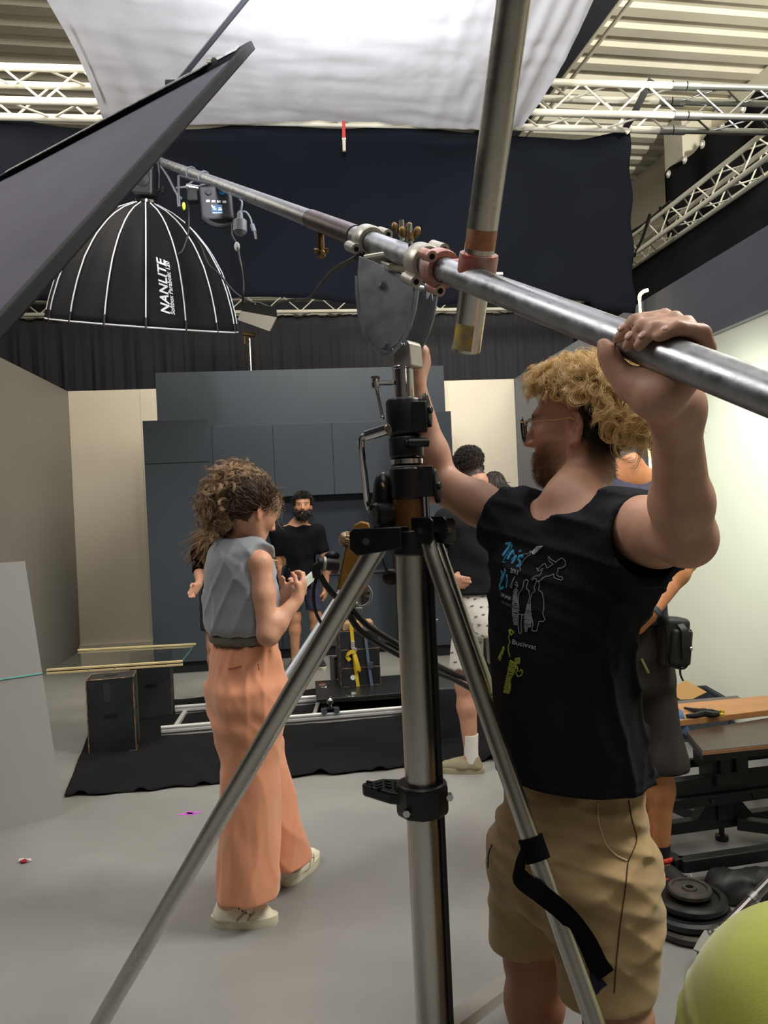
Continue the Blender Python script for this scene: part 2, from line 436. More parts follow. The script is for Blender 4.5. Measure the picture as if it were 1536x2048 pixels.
# ================================================================== SETTING
M_floor = mat('polished_floor', '#908f8c', 0.36, var=0.20, vscale=1.3, rvar=0.10, bump=0.03, bscale=9, detail=8)
M_hall = mat('hall_paint', '#cfc8b4', 0.8, var=0.05, vscale=2)
M_deck = mat('roof_sheet', '#d6d0bb', 0.6, var=0.06, vscale=3)
M_dark = mat('hall_dark', '#35353a', 0.9)
M_setgrey = mat('set_grey_paint', '#86837d', 0.55, var=0.05, vscale=2)
M_setslate = mat('set_slate_paint', '#666a72', 0.6, var=0.05, vscale=2)
M_cream = mat('cream_paint', '#f1e8d6', 0.7, var=0.03, vscale=1.5)
M_cab = mat('slate_blue_laminate', '#414850', 0.55, spec=.3, var=0.05, vscale=3)
M_cabdark = mat('cabinet_gap', '#15191d', 0.7)
M_whiteflat = mat('white_flat_paint', '#e8eadc', 0.6)
M_navy = mat('navy_trim', '#3d4654', 0.6)

def rot_frame(deg):
    c, s = math.cos(math.radians(deg)), math.sin(math.radians(deg))
    return lambda lx, ly, z=0.0: Vector((lx * c - ly * s, lx * s + ly * c, z))
hl = rot_frame(10.5); tr = rot_frame(7.5)
def fbox(mb, fr, x0, x1, y0, y1, z0, z1):
    return mb.hexa([fr(x0, y0, z0), fr(x1, y0, z0), fr(x1, y1, z0), fr(x0, y1, z0), fr(x0, y0, z1), fr(x1, y0, z1), fr(x1, y1, z1), fr(x0, y1, z1)])

struct(fbox(MB(), hl, -8, 7.5, -4.2, 16.5, -0.12, 0).build('floor', M_floor, smooth=0))
# corrugated roof sheets: trapezoid ribs across the hall
def corrugated(y0, y1, z, per=0.30, h=0.036):
    prof = []; y = y0
    while y < y1:
        prof += [(y, z), (y + per * .42, z), (y + per * .52, z + h), (y + per * .90, z + h)]; y += per
    P = [hl(-8, a, b) for a, b in prof] + [hl(7.5, a, b) for a, b in prof]; n = len(prof)
    return MB().add(P, [(i, n + i, n + i + 1, i + 1) for i in range(n - 1)])
struct(corrugated(-4.2, 16.5, 6.05).build('ceiling', M_deck, smooth=0, solid=0.01))
struct(fbox(MB(), hl, 5.75, 5.95, -4.2, 16.5, 0, 6.05).build('wall_right', M_hall, smooth=0))
struct(fbox(MB(), hl, -7.6, -7.4, -4.2, 16.5, 0, 6.05).build('wall_left', M_dark, smooth=0))
struct(fbox(MB(), hl, -8, 7.5, 15.5, 15.7, 0, 6.05).build('wall_back', M_dark, smooth=0))
struct(fbox(MB(), hl, -8, 7.5, -4.2, -4.0, 0, 6.05).build('wall_front', mat('hall_front', '#8b8a86', .9), smooth=0))
struct(fbox(MB(), hl, 5.35, 5.75, 8.35, 8.75, 0, 6.05).build('column', M_hall, smooth=0, bevel=.01))
# roof beam and conduits under the roof
mb = MB(); fbox(mb, hl, 2.98, 3.20, -4, 15, 5.55, 5.60); fbox(mb, hl, 3.07, 3.11, -4, 15, 5.60, 5.95); fbox(mb, hl, 2.98, 3.20, -4, 15, 5.95, 6.0)
struct(mb.build('trim_1', mat('beam_paint', '#2b2d32', .6), smooth=0))
for i, (x, r) in enumerate(((3.36, .028), (3.45, .028), (3.56, .02))):
    struct(MB().cyl(hl(x, -4, 5.86), hl(x, 15, 5.86), r, n=10).build('trim_%d' % (i + 2), M_hall))
mb = MB(); fbox(mb, hl, 5.70, 5.75, 9.2, 12.6, 4.1, 4.14); fbox(mb, hl, 5.70, 5.75, 8.9, 12.6, 3.1, 3.13)
struct(mb.build('trim_5', mat('wall_joint', '#8d8776', .8), smooth=0))

# ---- the film set: flats on the left, at the back and on the right
def flats(name, label, fr, x0, x1, y0, y1, z0, z1, m, n, along):
    t = thing(name, label, 'wall flat', fr((x0 + x1) / 2, (y0 + y1) / 2, z0))
    for i in range(n):
        a, b = i / n, (i + 1) / n; mb = MB(); g = 0.0012
        if along == 'y': fbox(mb, fr, x0, x1, y0 + (y1 - y0) * a + g, y0 + (y1 - y0) * b - g, z0, z1)
        else: fbox(mb, fr, x0 + (x1 - x0) * a + g, x0 + (x1 - x0) * b - g, y0, y1, z0, z1)
        mb.build('panel', m, t, smooth=0, bevel=.0015, segs=1)
    return t
flats('set_wall', 'grey painted set wall at the far left edge', rm, -2.70, -2.62, 2.7, 9.30, 0, 3.03, M_setgrey, 5, 'y')
flats('set_wall', 'cream set wall panel left of the dark kitchen unit', rm, -2.62, -1.0, 9.30, 9.38, 0, 3.03, M_cream, 2, 'x')
flats('set_wall', 'cream set wall panel right of the dark kitchen unit', rm, 0.9, 2.70, 9.30, 9.38, 0, 3.03, M_cream, 2, 'x')
flats('set_wall', 'slate painted set wall on the right below black masking cloth', rm, 2.70, 2.78, 1.2, 9.30, 0, 3.03, M_setslate, 6, 'y')
t = thing('white_flat', 'tall white lit flat against the right set wall', 'flat', rm(2.665, 3.3, .09))
MB().rbox(2.64, 2.70, 1.2, 5.38, .09, 2.52).build('panel', M_whiteflat, t, smooth=0, bevel=.003)
MB().rbox(2.632, 2.70, 1.2, 5.39, 2.52, 2.535).build('edge_strip', mat('edge_strip', '#aab0aa', .5), t, smooth=0)
struct(MB().rbox(2.60, 2.70, 1.2, 5.44, 0, .09).build('baseboard_right', M_navy, smooth=0, bevel=.004))
struct(MB().rbox(2.655, 2.70, 5.39, 5.47, .09, 2.53).build('trim_6', M_navy, smooth=0, bevel=.003))
struct(MB().rbox(-2.62, -1.5, 9.26, 9.30, 0, .075).build('baseboard_left', M_cream, smooth=0, bevel=.004))
# black masking cloth and header flat of the kitchen
flats('header_flat', 'tall slate blue flat behind and above the kitchen cabinets', rm, -1.44, 1.62, 8.26, 8.33, 0, 3.03, M_cab, 1, 'x')

def cabinet(name, label, x0, x1, y0, y1, z0, z1, doors, kick=0.0):
    t = thing(name, label, 'cabinet', rm((x0 + x1) / 2, (y0 + y1) / 2, z0))
    MB().rbox(x0, x1, y0 + .022, y1, z0 + kick, z1).build('body', M_cab, t, smooth=0)
    for a, b in doors:
        MB().rbox(x0 + .002, x1 - .002, y0, y0 + .019, a + .003, b - .003).build('door', M_cab, t, smooth=0, bevel=.002)
    if kick: MB().rbox(x0, x1, y0 + .05, y0 + .07, z0, z0 + kick).build('kickboard', M_cabdark, t, smooth=0)
    return t
cabinet('tall_cabinet', 'tall slate blue kitchen cabinet at the left end of the unit', -1.47, -.85, 7.62, 8.26, 0, 2.46, [(.11, 2.04), (2.04, 2.46)], .11)
cabinet('tall_cabinet', 'tall slate blue kitchen cabinet at the right end behind the stand', .96, 1.55, 7.62, 8.26, 0, 2.46, [(.11, 2.46)], .11)
for x0, x1, lb in ((-.85, -.24, 'slate blue wall cabinet next to the tall left cabinet'), (-.24, .36, 'slate blue wall cabinet above the bearded man'), (.36, .96, 'slate blue wall cabinet behind the crank stand')):
    cabinet('wall_cabinet', lb, x0, x1, 7.90, 8.26, 1.675, 2.415, [(1.675, 2.415)])
for x0, x1, lb in ((-.85, -.24, 'slate blue base cabinet behind the woman in orange trousers'), (-.24, .36, 'slate blue base cabinet behind the bearded man'), (.36, .96, 'slate blue base cabinet behind the stacked apple boxes')):
    cabinet('base_cabinet', lb, x0, x1, 8.02, 8.22, 0, .84, [(.10, .84)], .10)
tag(MB().rbox(-.85, .96, 8.00, 8.22, .843, .862).build('worktop', M_cab, smooth=0, bevel=.002), 'thin slate blue worktop running along the base cabinets', 'worktop')
tag(MB().rbox(-.85, .96, 8.222, 8.258, .864, 1.673).build('backsplash', mat('navy_splash', '#333d4a', .5, var=.05), smooth=0), 'navy splashback panel under the wall cabinets', 'panel')

# ---- black cloths
def cloth(name, label, fn, nu, nv, m, cat='curtain', solid=.004):
    return tag(MB().grid(fn, nu, nv).build(name, m, smooth=180, solid=solid), label, cat)
M_curtain = mat('black_wool', '#39393d', 0.95, spec=.1, sheen=.1, bump=.2, bscale=300)
M_duv = mat('duvetyne', '#14171e', 0.95, spec=.1, bump=.15, bscale=400, var=.12, vscale=2)
M_floorcloth = mat('floor_cloth', '#19191b', 0.95, spec=.1, bump=.3, bscale=90)
rg = np.random.RandomState(5)
ph = rg.uniform(0, 6.28, 12)
def pleat(x): return 0.05 * math.sin(x * 17 + 2.2 * math.sin(x * 2.1 + ph[0])) + .03 * math.sin(x * 41 + ph[1] + 1.5 * math.sin(x * 5)) + .015 * math.sin(x * 77 + ph[2])
cloth('stage_curtain', 'black pleated stage curtain hanging behind the set', lambda u, v: tr(-6.5 + 12.5 * u, 11.15 + pleat(-6.5 + 12.5 * u) * (.55 + .45 * v), 4.32 - 4.3 * v), 620, 6, M_curtain)
def drape(u, v):
    x = -4.6 + 7.375 * u; z = 4.34 - .02 * math.sin(u * 25) ** 2 - .05 * max(0, math.sin(u * math.pi * 5)) * (1 - v)
    bot = 3.12 - .10 * (u > .0) * u + .035 * math.sin(u * 23) + (-.05 if u > .95 else 0)
    zz = z + (bot - z) * v
    if u > .985: x += .012 * math.sin(v * 22)
    f = .012 * math.sin(x * 4 + 3 * v) + .005 * math.sin(x * 11 - 5 * v) + .03 * math.exp(-((u - .95 + .10 * v) / .02) ** 2)
    return tr(x, 5.65 + f, zz)
cloth('black_drape', 'wide black cloth hanging from the near truss', drape, 200, 24, M_duv)
cloth('masking_cloth', 'black masking cloth hanging from the side truss above the right wall', lambda u, v: tr(4.42 + .03 * math.sin(u * 40) * v, 5.3 + 5.6 * u, 4.36 - .05 * abs(math.sin(u * 14)) - 2.2 * v), 80, 8, M_floorcloth)
t = thing('eyelet_cloth', 'black cloth with white eyelets hung high beside the hall column', 'cloth', tr(5.0, 8.3, 4.0))
MB().grid(lambda u, v: tr(4.84 + .03 * math.sin(u * 18), 6.3 + 2.6 * u, 5.46 - .035 * abs(math.sin(u * 10)) - 1.5 * v), 40, 6).build('sheet', M_floorcloth, t, smooth=180, solid=.004)
for i in range(7):
    c = tr(4.80, 6.5 + .38 * i, 5.38)
    MB().lathe([(.026, -.004), (.045, -.004), (.045, .004), (.026, .004), (.026, -.004)], c, tr(1, 0) - tr(0, 0), 16).ball(c, (.03, .03, .03), 8, 6).build('eyelet', mat('eyelet_%d' % i, '#c9c7bd', .5) if i == 0 else bpy.data.materials['eyelet_0'], t)
# floor cloth with a ragged edge
_fcn = folds(101, 9, 2.2, 5); _fcn2 = folds(103, 26, 2.4, 5)
def floorcloth(u, v):
    fl = onz(128, 1597); fr_ = onz(1010, 1521); bl = onz(118, 1420); br = onz(1010, 1352)
    a = fl.lerp(fr_, u); b = bl.lerp(br, u); p = a.lerp(b, v)
    corner = max(0, .10 - u) / .10
    p = p + (a - b).normalized() * (corner ** 2 * .5 * v) + V(.25 * (corner > 0) * corner * v, 0, 0)
    e = .02 * math.sin(u * 60) * (v < .02) + .015 * math.sin(u * 25 + 1)
    z = .012 + .010 * float(_fcn(np.array([[p.x, p.y, 0.0]]))[0]) + .006 * float(_fcn2(np.array([[p.x, p.y, 0.0]]))[0])
    if v < .03: z += .022 * max(0, math.sin(u * 47) - .7) / .3
    return V(p.x, p.y + e * .5, z)
cloth('floor_cloth', 'black cloth spread on the floor under the dolly track', floorcloth, 160, 60, M_floorcloth, 'cloth', solid=.003)

# ---- overhead silk
M_silk = bpy.data.materials.new('white_silk'); M_silk.use_nodes = True
_nt = M_silk.node_tree; _b = _nt.nodes['Principled BSDF']; _b.inputs['Base Color'].default_value = lin('#ecebf0'); _b.inputs['Roughness'].default_value = .8
_tl = _nt.nodes.new('ShaderNodeBsdfTranslucent'); _tl.inputs[0].default_value = lin('#d6d6e0')
_mx = _nt.nodes.new('ShaderNodeMixShader'); _mx.inputs[0].default_value = .12
_nt.links.new(_b.outputs[0], _mx.inputs[1]); _nt.links.new(_tl.outputs[0], _mx.inputs[2]); _nt.links.new(_mx.outputs[0], _nt.nodes['Material Output'].inputs[0])
_cr = folds(3, 16, 1.6, 6); _cr2 = folds(9, 60, 1.8, 6)
SILK = [V(-1.80, 5.30, 4.26), V(1.13, 5.69, 4.28), V(-1.30, 1.55, 4.22), V(1.55, 1.75, 4.26)]
def silk(u, v):
    p = SILK[0].lerp(SILK[1], u).lerp(SILK[2].lerp(SILK[3], u), v)
    sag = -.10 * math.sin(math.pi * u) * math.sin(math.pi * min(1, v * 1.0)) - .02 * math.sin(u * 9) * (1 - v)
    e = min(u, 1 - u); p = p + V(.03 * math.sin(v * 9) * (e < .02), 0, 0)
    q = np.array([[p.x, p.y, 0]])
    tension = math.exp(-e * 9) * .02 * math.sin(u * 160 + v * 10) * (u > .5) * .6
    return p + V(0, 0, sag + float(_cr(q)[0]) * .012 + float(_cr2(q)[0]) * .0022 + tension)
cloth('overhead_silk', 'large white silk stretched overhead below the roof', silk, 170, 150, M_silk, 'silk', solid=0)

# ---- trusses
M_truss = mat('white_truss', '#dcd9c8', 0.45, var=.06)
M_alu = mat('bare_aluminium', '#9a9b97', 0.38, metal=.9, var=.1, vscale=10)
def truss(label, fr, axis, a0, a1, c, zb, s, m, r=.025, rb=.008, pitch=.25, faces=(0, 1, 2, 3), tail=None):
    P = (lambda t, q, z: fr(t, q, z)) if axis == 'x' else (lambda t, q, z: fr(q, t, z))
    t = thing('lighting_truss', label, 'truss', P((a0 + a1) / 2, c + s / 2, zb))
    corners = [(c, zb), (c + s, zb), (c + s, zb + s), (c, zb + s)]
    for q, z in corners:
        MB().cyl(P(a0, q, z), P(a1, q, z), r, n=12).build('chord', m, t)
        for e in (a0, a1): MB().cyl(P(e - .05, q, z), P(e + .05, q, z), r * 1.35, n=12).build('coupler', M_alu, t)
    n = int((a1 - a0) / pitch); L = math.hypot(pitch, s) - .01
    me = None
    for f in faces:
        (q0, z0), (q1, z1) = corners[f], corners[(f + 1) % 4]
        for i in range(n):
            u = a0 + (a1 - a0) * i / n; v = a0 + (a1 - a0) * (i + 1) / n
            A, B = (P(u, q0, z0), P(v, q1, z1)) if i % 2 == 0 else (P(u, q1, z1), P(v, q0, z0))
            if me is None:
                o = MB().cyl((0, 0, -L / 2), (0, 0, L / 2), rb, n=8).build('brace', m, None, origin=(0, 0, 0)); me = o.data; bpy.data.objects.remove(o)
            M = (B - A).to_track_quat('Z', 'Y').to_matrix().to_4x4(); M.translation = (A + B) / 2
            inst('brace', me, M, t)
    return t
truss('white box truss across the room holding the black drape', tr, 'x', -5.2, 3.05, 5.38, 4.33, .22, M_truss)
truss('bare aluminium truss end piece at the upper right corner', tr, 'x', 3.16, 4.2, 5.38, 4.33, .22, M_alu)
truss('white box truss running along the right side of the set', tr, 'y', 5.65, 10.9, 4.19, 4.33, .22, M_truss)
truss('far white truss above the pleated curtain', tr, 'x', -6.4, 4.15, 10.95, 4.33, .22, M_truss, faces=(0, 3))
# velcro ties, clamp, cables on the trusses
M_black = mat('black_plastic', '#121315', 0.45, var=.1)
M_blackm = mat('black_metal', '#0e0f11', 0.35, var=.1, vscale=20)
t = thing('cloth_tie', 'dark strap tie at the right end of the near truss', 'strap', tr(2.79, 5.62, 4.3))
MB().strap([tr(2.70, 5.56, 4.31), tr(2.73, 5.50, 4.36), tr(2.80, 5.40, 4.52), tr(2.83, 5.36, 4.58)], .05, tr(1, 0, 0), .01).build('strap', M_black, t)
MB().strap([tr(2.74, 5.56, 4.29), tr(2.70, 5.55, 4.33), tr(2.66, 5.56, 4.36)], .06, V(0, 0, 1), .012).build('loop', mat('pale_tape', '#cfcabb', .6), t)
t = thing('truss_rope', 'dark rope lashed round the far end of the side truss', 'rope', tr(4.2, 8.1, 4.45))
for k, (a, b) in enumerate((((4.14, 8.75, 4.60), (4.22, 7.7, 4.62)), ((4.14, 8.6, 4.58), (4.16, 8.75, 4.28)), ((4.14, 8.0, 4.60), (4.18, 8.5, 4.30)), ((4.15, 7.8, 4.60), (4.45, 8.0, 4.34)))):
    MB().tube(catmull([tr(*a), (tr(*a) + tr(*b)) / 2 + V(0, 0, -.04), tr(*b)], 6), .018, 6).build('lashing', M_black, t)
def spring_clip(name, label, c, axis, col, L=.16):
    t = thing(name, label, 'clamp', c); ax = Vector(axis).normalized(); x, y, z = frame_from(ax)
    mc = mat('clip_' + name, col, .45)
    for s in (-1, 1):
        MB().hexa([c + x * s * .012 + y * q - ax * 0 for q in (-.012, .012)] + [c + x * s * .022 + y * q for q in (.012, -.012)] +
                  [c + x * s * .022 + y * q + ax * L * .55 for q in (-.010, .010)] + [c + x * s * .034 + y * q + ax * L * .55 for q in (.010, -.010)]).build('grip', mc, t, smooth=0)
        MB().hexa([c + x * s * .012 + y * q for q in (-.011, .011)] + [c + x * s * .02 + y * q for q in (.011, -.011)] +
                  [c + x * s * .002 + y * q - ax * L * .42 for q in (-.011, .011)] + [c + x * s * .010 + y * q - ax * L * .42 for q in (.011, -.011)]).build('jaw', mat('clip_jaw', '#b9b09a', .5) if 'clip_jaw' not in bpy.data.materials else bpy.data.materials['clip_jaw'], t, smooth=0)
    MB().cyl(c - y * .014, c + y * .014, .012, n=10).build('spring', M_alu, t)
    return t
spring_clip('spring_clamp', 'red handled spring clamp hanging from the silk edge', at(688, 278, 5.42), (0.02, 0, 1), '#b3231c', .2)
# ================================================================== PROPS
M_steel = mat('brushed_steel', '#c9c6be', 0.30, metal=1.0, var=.05, vscale=9, rvar=.04)
M_pipe = mat('aluminium_pipe', '#a3a6ab', 0.36, metal=.9, var=.22, vscale=26, rvar=.12, bump=.05, bscale=120)
M_pole = mat('worn_steel_pole', '#cac6bc', 0.27, metal=1.0, var=.05, vscale=12, rvar=.06, bump=.02, bscale=90)
M_chrome = mat('chrome', '#c9c9cb', 0.12, metal=1.0)
M_cast = mat('cast_aluminium', '#b9b6ab', 0.42, metal=.7, var=.15, vscale=30, bump=.05, bscale=150)
M_plate = mat('zinc_plate', '#8b8f95', 0.45, metal=.45, var=.2, vscale=18, rvar=.12)
M_brass = mat('brass', '#8a7048', 0.4, metal=.85, var=.2, vscale=40)
M_hole = mat('hole', '#030303', .9)
M_bronze = mat('bronze_casting', '#b07c2e', 0.4, metal=.15, var=.3, vscale=14)
M_amber_reflection = mat('amber_reflection', '#6a4211', 0.25, spec=.6, var=.5, vscale=9)  # glossy reflection of the bronze winch, put into the colour
M_cable = mat('rubber_cable', '#0d0d0e', .45)
M_greycable = mat('grey_cable', '#54575e', .5)
UP = V(0, 0, 1)

# ---- boom pipe
BL, BRt = at(318, 322, 4.97), at(1536, 787, 0.865)
BD = (BRt - BL).normalized(); BEND = BRt + BD * 0.35
def bpt(px):          # point on the boom axis seen at picture column px
    lo, hi = 0.0, 1.0
    for _ in range(50):
        m = (lo + hi) / 2; p = BL.lerp(BEND, m); d = p - EYE
        x = 768 + FPX * d.dot(CR) / d.dot(_f0)
        lo, hi = (m, hi) if x < px else (lo, m)
    return BL.lerp(BEND, lo)
RB = .025
boom = thing('boom_pipe', 'long silver scaffold pipe slanting across the picture, held by the blond man', 'pipe', BL)
MB().pipe(BL, BEND, RB, .003, 32).build('pipe', M_pipe, boom)
lab(MB().pipe(bpt(622), bpt(712), RB + .0022, .002, 32).build('sleeve', mat('red_brown_sleeve', '#4b3f42', .4, metal=.6, var=.35, vscale=20, col2='#6a5a5c'), boom), 'dull reddish brown sleeve')
_p = bpt(501); MB().pipe(_p - BD * .004, _p + BD * .004, RB + .0012, .002, 32).build('weld_ring', M_pipe, boom)
_p = bpt(640) - UP * .03
MB().cyl(_p, _p - UP * .05, .010, n=8).cyl(_p - UP * .05 - CR * .02, _p - UP * .05 + CR * .02, .007, n=8).ball(_p - UP * .06, .014, 8, 6).build('wing_bolt', M_brass, boom)
BU = (UP - BD * UP.dot(BD)).normalized(); BN = BD.cross(BU).normalized()
if BN.dot(EYE - bpt(1300)) < 0: BN = -BN
def around(c, phi, r): a = math.radians(phi); return c + (BU * math.cos(a) + BN * math.sin(a)) * r

# ---- upright pole clipped to the boom
P0, P1 = at(932, 700, 1.53), at(1027, 0, 1.25); PD = (P1 - P0).normalized(); P1e = P1 + PD * .8
pole = thing('steel_pole', 'upright worn steel pole crossing behind the boom with yellow paint at its lower end', 'pole', P0)
MB().pipe(P0, P1e, .0285, .003, 32).build('pipe', M_pole, pole)
M_yp = mat('yellow_paint', '#c9a632', .6, var=.6, vscale=50, col2='#8f8a74')
x, y, z = frame_from(PD, EYE - P0)
def arcband(c, d, r, a0, a1, h, n=8, t=.0006):
    x, y, z = frame_from(d, EYE - c); mb = MB(); P = []
    for k in range(n + 1):
        a = math.radians(a0 + (a1 - a0) * k / n); q = (x * math.cos(a) + y * math.sin(a))
        P += [c + q * (r + t), c + q * (r + t) + z * h]
    return mb.add(P, [(2 * k, 2 * k + 2, 2 * k + 3, 2 * k + 1) for k in range(n)])
lab(arcband(P0 + PD * .006, PD, .0285, 25, 110, .05).build('paint_mark', M_yp, pole, smooth=180), 'yellow paint smear')
lab(arcband(P0 + PD * .195, PD, .0285, 20, 165, .035).build('paint_mark', mat('rust_paint', '#ac8a6c', .5, metal=.5, var=.5, vscale=40, col2='#a86a42'), pole, smooth=180), 'rusty orange smear')

# ---- crank stand
C0 = at(822, 1100, 1.765); CX, CY = C0.x, C0.y
def cz(py): return at(822 + (py - 1100) * .045, py, CY).z
def cp(py, dx=0, dy=0): return V(CX + dx, CY + dy, cz(py))
stand = thing('crank_stand', 'heavy steel wind-up stand with three legs in front of the blond man', 'stand', V(CX, CY, 0))
MB().cyl(V(CX, CY, .09), cp(1108), .0375, n=32).build('column', M_steel, stand)
MB().cyl(V(CX + .043, CY - .008, .09), cp(1108, .043, -.008), .007, n=10).build('rack_rail', M_blackm, stand)
MB().lathe([(.02, 0), (.06, .005), (.06, .09), (.045, .1)], V(CX, CY, .02), UP, 24).build('base_cap', M_blackm, stand)
# clamp collar with foot step
o = MB().lathe([(.0378, 0), (.058, 0), (.062, .012), (.062, .062), (.056, .072), (.0378, .072)], cp(1625), UP, 10, hint=(.3, -1, 0)).build('collar', M_blackm, stand, smooth=20, bevel=.004)
zz = cz(1588); stp = [(-.045, -.03), (-.075, -.02), (-.135, .035), (-.14, .05), (-.09, .075), (-.02, .06)]
MB().prism(stp, V(CX, CY, zz), V(1, 0, 0), V(0, 1, 0), .028).build('foot_step', M_blackm, stand, smooth=20, bevel=.005)
for i in range(12):
    a, b = divmod(i, 4); MB().box(V(CX - .055 - .022 * b, CY + .005 + .018 * a + .008 * (b % 2), zz + .0155), (.016, .006, .004), Matrix.Rotation(.7 * (-1) ** i, 3, 'Z')).build('grip_bump', M_blackm, stand, smooth=0)
for q in (V(CX - .038, CY - .055, cz(1606)), V(CX + .062, CY - .02, cz(1590))):
    MB().cyl(q + V(0, .01, 0), q - V(0, .006, 0), .0085, n=6).build('bolt', M_chrome, stand)
# hub
o = MB().lathe([(.038, 0), (.046, .004), (.046, .055), (.040, .06)], cp(1110), UP, 24).build('hub', M_blackm, stand, bevel=.002)
# legs
def leg(name_pts, r, m=M_steel):
    return MB().cyl(name_pts[0], name_pts[1], r, n=24).build('leg', m, stand)
L1a, L1b = at(757, 1088, 1.72), onz(140, 2150, .02)
L2a = at(849, 1066, 1.735); _q = at(1190, 2048, 1.40); L2b = L2a + (_q - L2a) * ((L2a.z - .02) / (L2a.z - _q.z))
L3a = at(868, 1068, 1.80); L3b = onz(1190, 1962, .02)
l1 = leg((L1a, L1b), .0235); l2 = leg((L2a, L2b), .0188)
L3d = (L3b - L3a).normalized(); L3m = L3a + (L3b - L3a) * .30
l3 = MB().cyl(L3a, L3m, .0135, n=20).cyl(L3m - L3d * .02, L3b, .0195, n=24).build('leg', M_steel, stand)
for a, b, l in ((L1a, L1b, l1), (L2a, L2b, l2), (L3a, L3b, l3)):
    d = (b - a).normalized(); MB().cyl(b - d * .06, b + V(0, 0, 0), .028, n=16).ball(b, (.04, .04, .02), 14, 8).build('rubber_foot', M_black, l)
mb = MB().cyl(L3m - L3d * .012, L3m + L3d * .028, .022, n=20); mb.build('lock_ring', M_chrome, l3)
mb = MB().ball(L3m + V(.024, -.006, .012), (.013, .008, .016), 12, 8); mb.build('lock_knob', mat('cream_knob', '#d8cfae', .4), l3)
mb = MB().box(L3m + V(.036, -.004, -.008), (.014, .01, .03)).ball(L3m + V(.036, -.006, .016), (.009, .006, .012), 10, 6); mb.build('lock_lever', M_brass, l3, smooth=30)
# leg brackets
def bracket(c, d, w, h, dep):
    d = V(d[0], d[1], 0).normalized(); s = UP.cross(d)
    for k in (-1, 1):
        pl = [(-dep * .6, -h * .3), (dep * .35, -h * .55), (dep * .5, -h * .3), (dep * .5, h * .35), (dep * .4, h * .5), (-dep * .6, h * .5)]
        MB().prism(pl, c + s * k * w / 2, d, UP, .006).build('bracket', M_blackm, stand, smooth=20, bevel=.002)
    q = c + d * dep * .12
    MB().cyl(q - s * (w / 2 + .008), q + s * (w / 2 + .008), .0085, n=10).build('bolt', M_chrome, stand)
bracket(L1a + V(-.002, 0, .008), (-.93, .35), .056, .058, .11)
bracket(L2a + V(.004, 0, .006), (.75, -.65), .05, .06, .08)
bracket(L3a + V(.006, 0, .006), (.6, .8), .046, .06, .09)
# brace to the rear leg
Ba = V(CX + .02, CY + .02, .30); Ba = at(868, 2078, 1.79); Bb = L3a + (L3b - L3a) * .86
_d = (Bb - Ba).normalized(); _x, _y, _z = frame_from(_d)
R3 = Matrix((_x, _y, _z)).transposed()
mb = MB(); c = (Ba + Bb) / 2; L = (Bb - Ba).length
for off, sz in (((0, .013, 0), (.048, .004, L)), ((.022, 0, 0), (.004, .028, L)), ((-.022, 0, 0), (.004, .028, L))):
    mb.box(c + R3 @ V(*off), sz, R3)
mb.build('brace', mat('bright_brace', '#c4c2bb', .35, metal=.7), stand, smooth=0)
# upper castings
MB().lathe([(.034, 0), (.0385, .004), (.0385, .14), (.036, .145)], cp(1062), UP, 24).build('sleeve', M_amber_reflection, stand)  # this casting carries the winch's amber reflection as painted colour
MB().box(cp(1030, .034, -.018), (.022, .020, .095)).build('slide_rail', M_blackm, stand, smooth=0, bevel=.002)
MB().box(cp(1030, .034, -.030), (.004, .004, .092)).box(cp(1030, .042, -.030), (.003, .004, .092)).build('rail_highlight', M_chrome, stand, smooth=0)  # chrome strips put in as the highlights along the rail slots
MB().lathe([(.034, 0), (.041, .004), (.041, .07), (.038, .075)], cp(1000), UP, 24).box(cp(965, .036, -.016), (.04, .038, .07)).build('lower_collar', M_blackm, stand, smooth=30, bevel=.002)
MB().lathe([(.030, 0), (.0375, .003), (.0375, .014), (.03, .017)], cp(931), UP, 30).build('ring', M_chrome, stand)
MB().lathe([(.034, 0), (.040, .004), (.040, .045), (.037, .05)], cp(917), UP, 24).build('middle_collar', M_blackm, stand, bevel=.002)
MB().cyl(cp(889, .002, -.046), cp(889, .048, -.036), .0105, n=14).cyl(cp(889, .000, -.0465), cp(889, -.004, -.0475), .008, n=12).build('clamp_bolt', M_blackm, stand)
MB().lathe([(.036, 0), (.043, .005), (.043, .078), (.039, .085), (.030, .085)], cp(872), UP, 24).box(cp(838, .030, -.026), (.036, .030, .07)).build('upper_collar', M_blackm, stand, smooth=30, bevel=.003)
for py, dx in ((825, .050), (975, .062)):
    c = cp(py, dx, -.024); ax = V(.85, -.5, .1).normalized(); x, y, z = frame_from(ax)
    wing = [(.010 + .022 * abs(math.cos(t)) ** .6 if 1 else 0, t) for t in [2 * math.pi * k / 24 for k in range(24)]]
    pl = [(math.cos(t) * .013, math.sin(t) * (.034 - .006 * math.cos(2 * t))) for _, t in wing]
    MB().prism(pl, c, (x - y * .25).normalized(), y, .012).cyl(c - ax * .03, c + ax * .012, .009, n=12).build('wing_knob', M_blackm, stand, smooth=30, bevel=.003)
MB().cyl(cp(800), cp(733), .0235, n=28).build('riser', M_chrome, stand)
MB().lathe([(.0236, 0), (.0255, .002), (.0255, .006), (.0236, .008)], cp(740), UP, 28).build('riser_lip', M_chrome, stand)
c = cp(766, -.024, -.01); MB().cyl(c, c + V(-.034, -.004, 0), .0055, n=10).build('lock_bolt', M_chrome, stand)
c2 = c + V(-.04, -.004, 0); MB().lathe([(.0, -.012), (.010, -.010), (.010, .002), (.008, .004), (.008, .008), (.011, .010), (.010, .015), (0, .017)], c2, UP, 14).build('lock_head', M_chrome, stand)
MB().cyl(c2 + V(.001, 0, -.01), c2 + V(.012, .002, -.078), .0042, n=10).ball(c2 + V(.012, .002, -.078), .0055, 8, 6).build('lock_handle', M_chrome, stand)
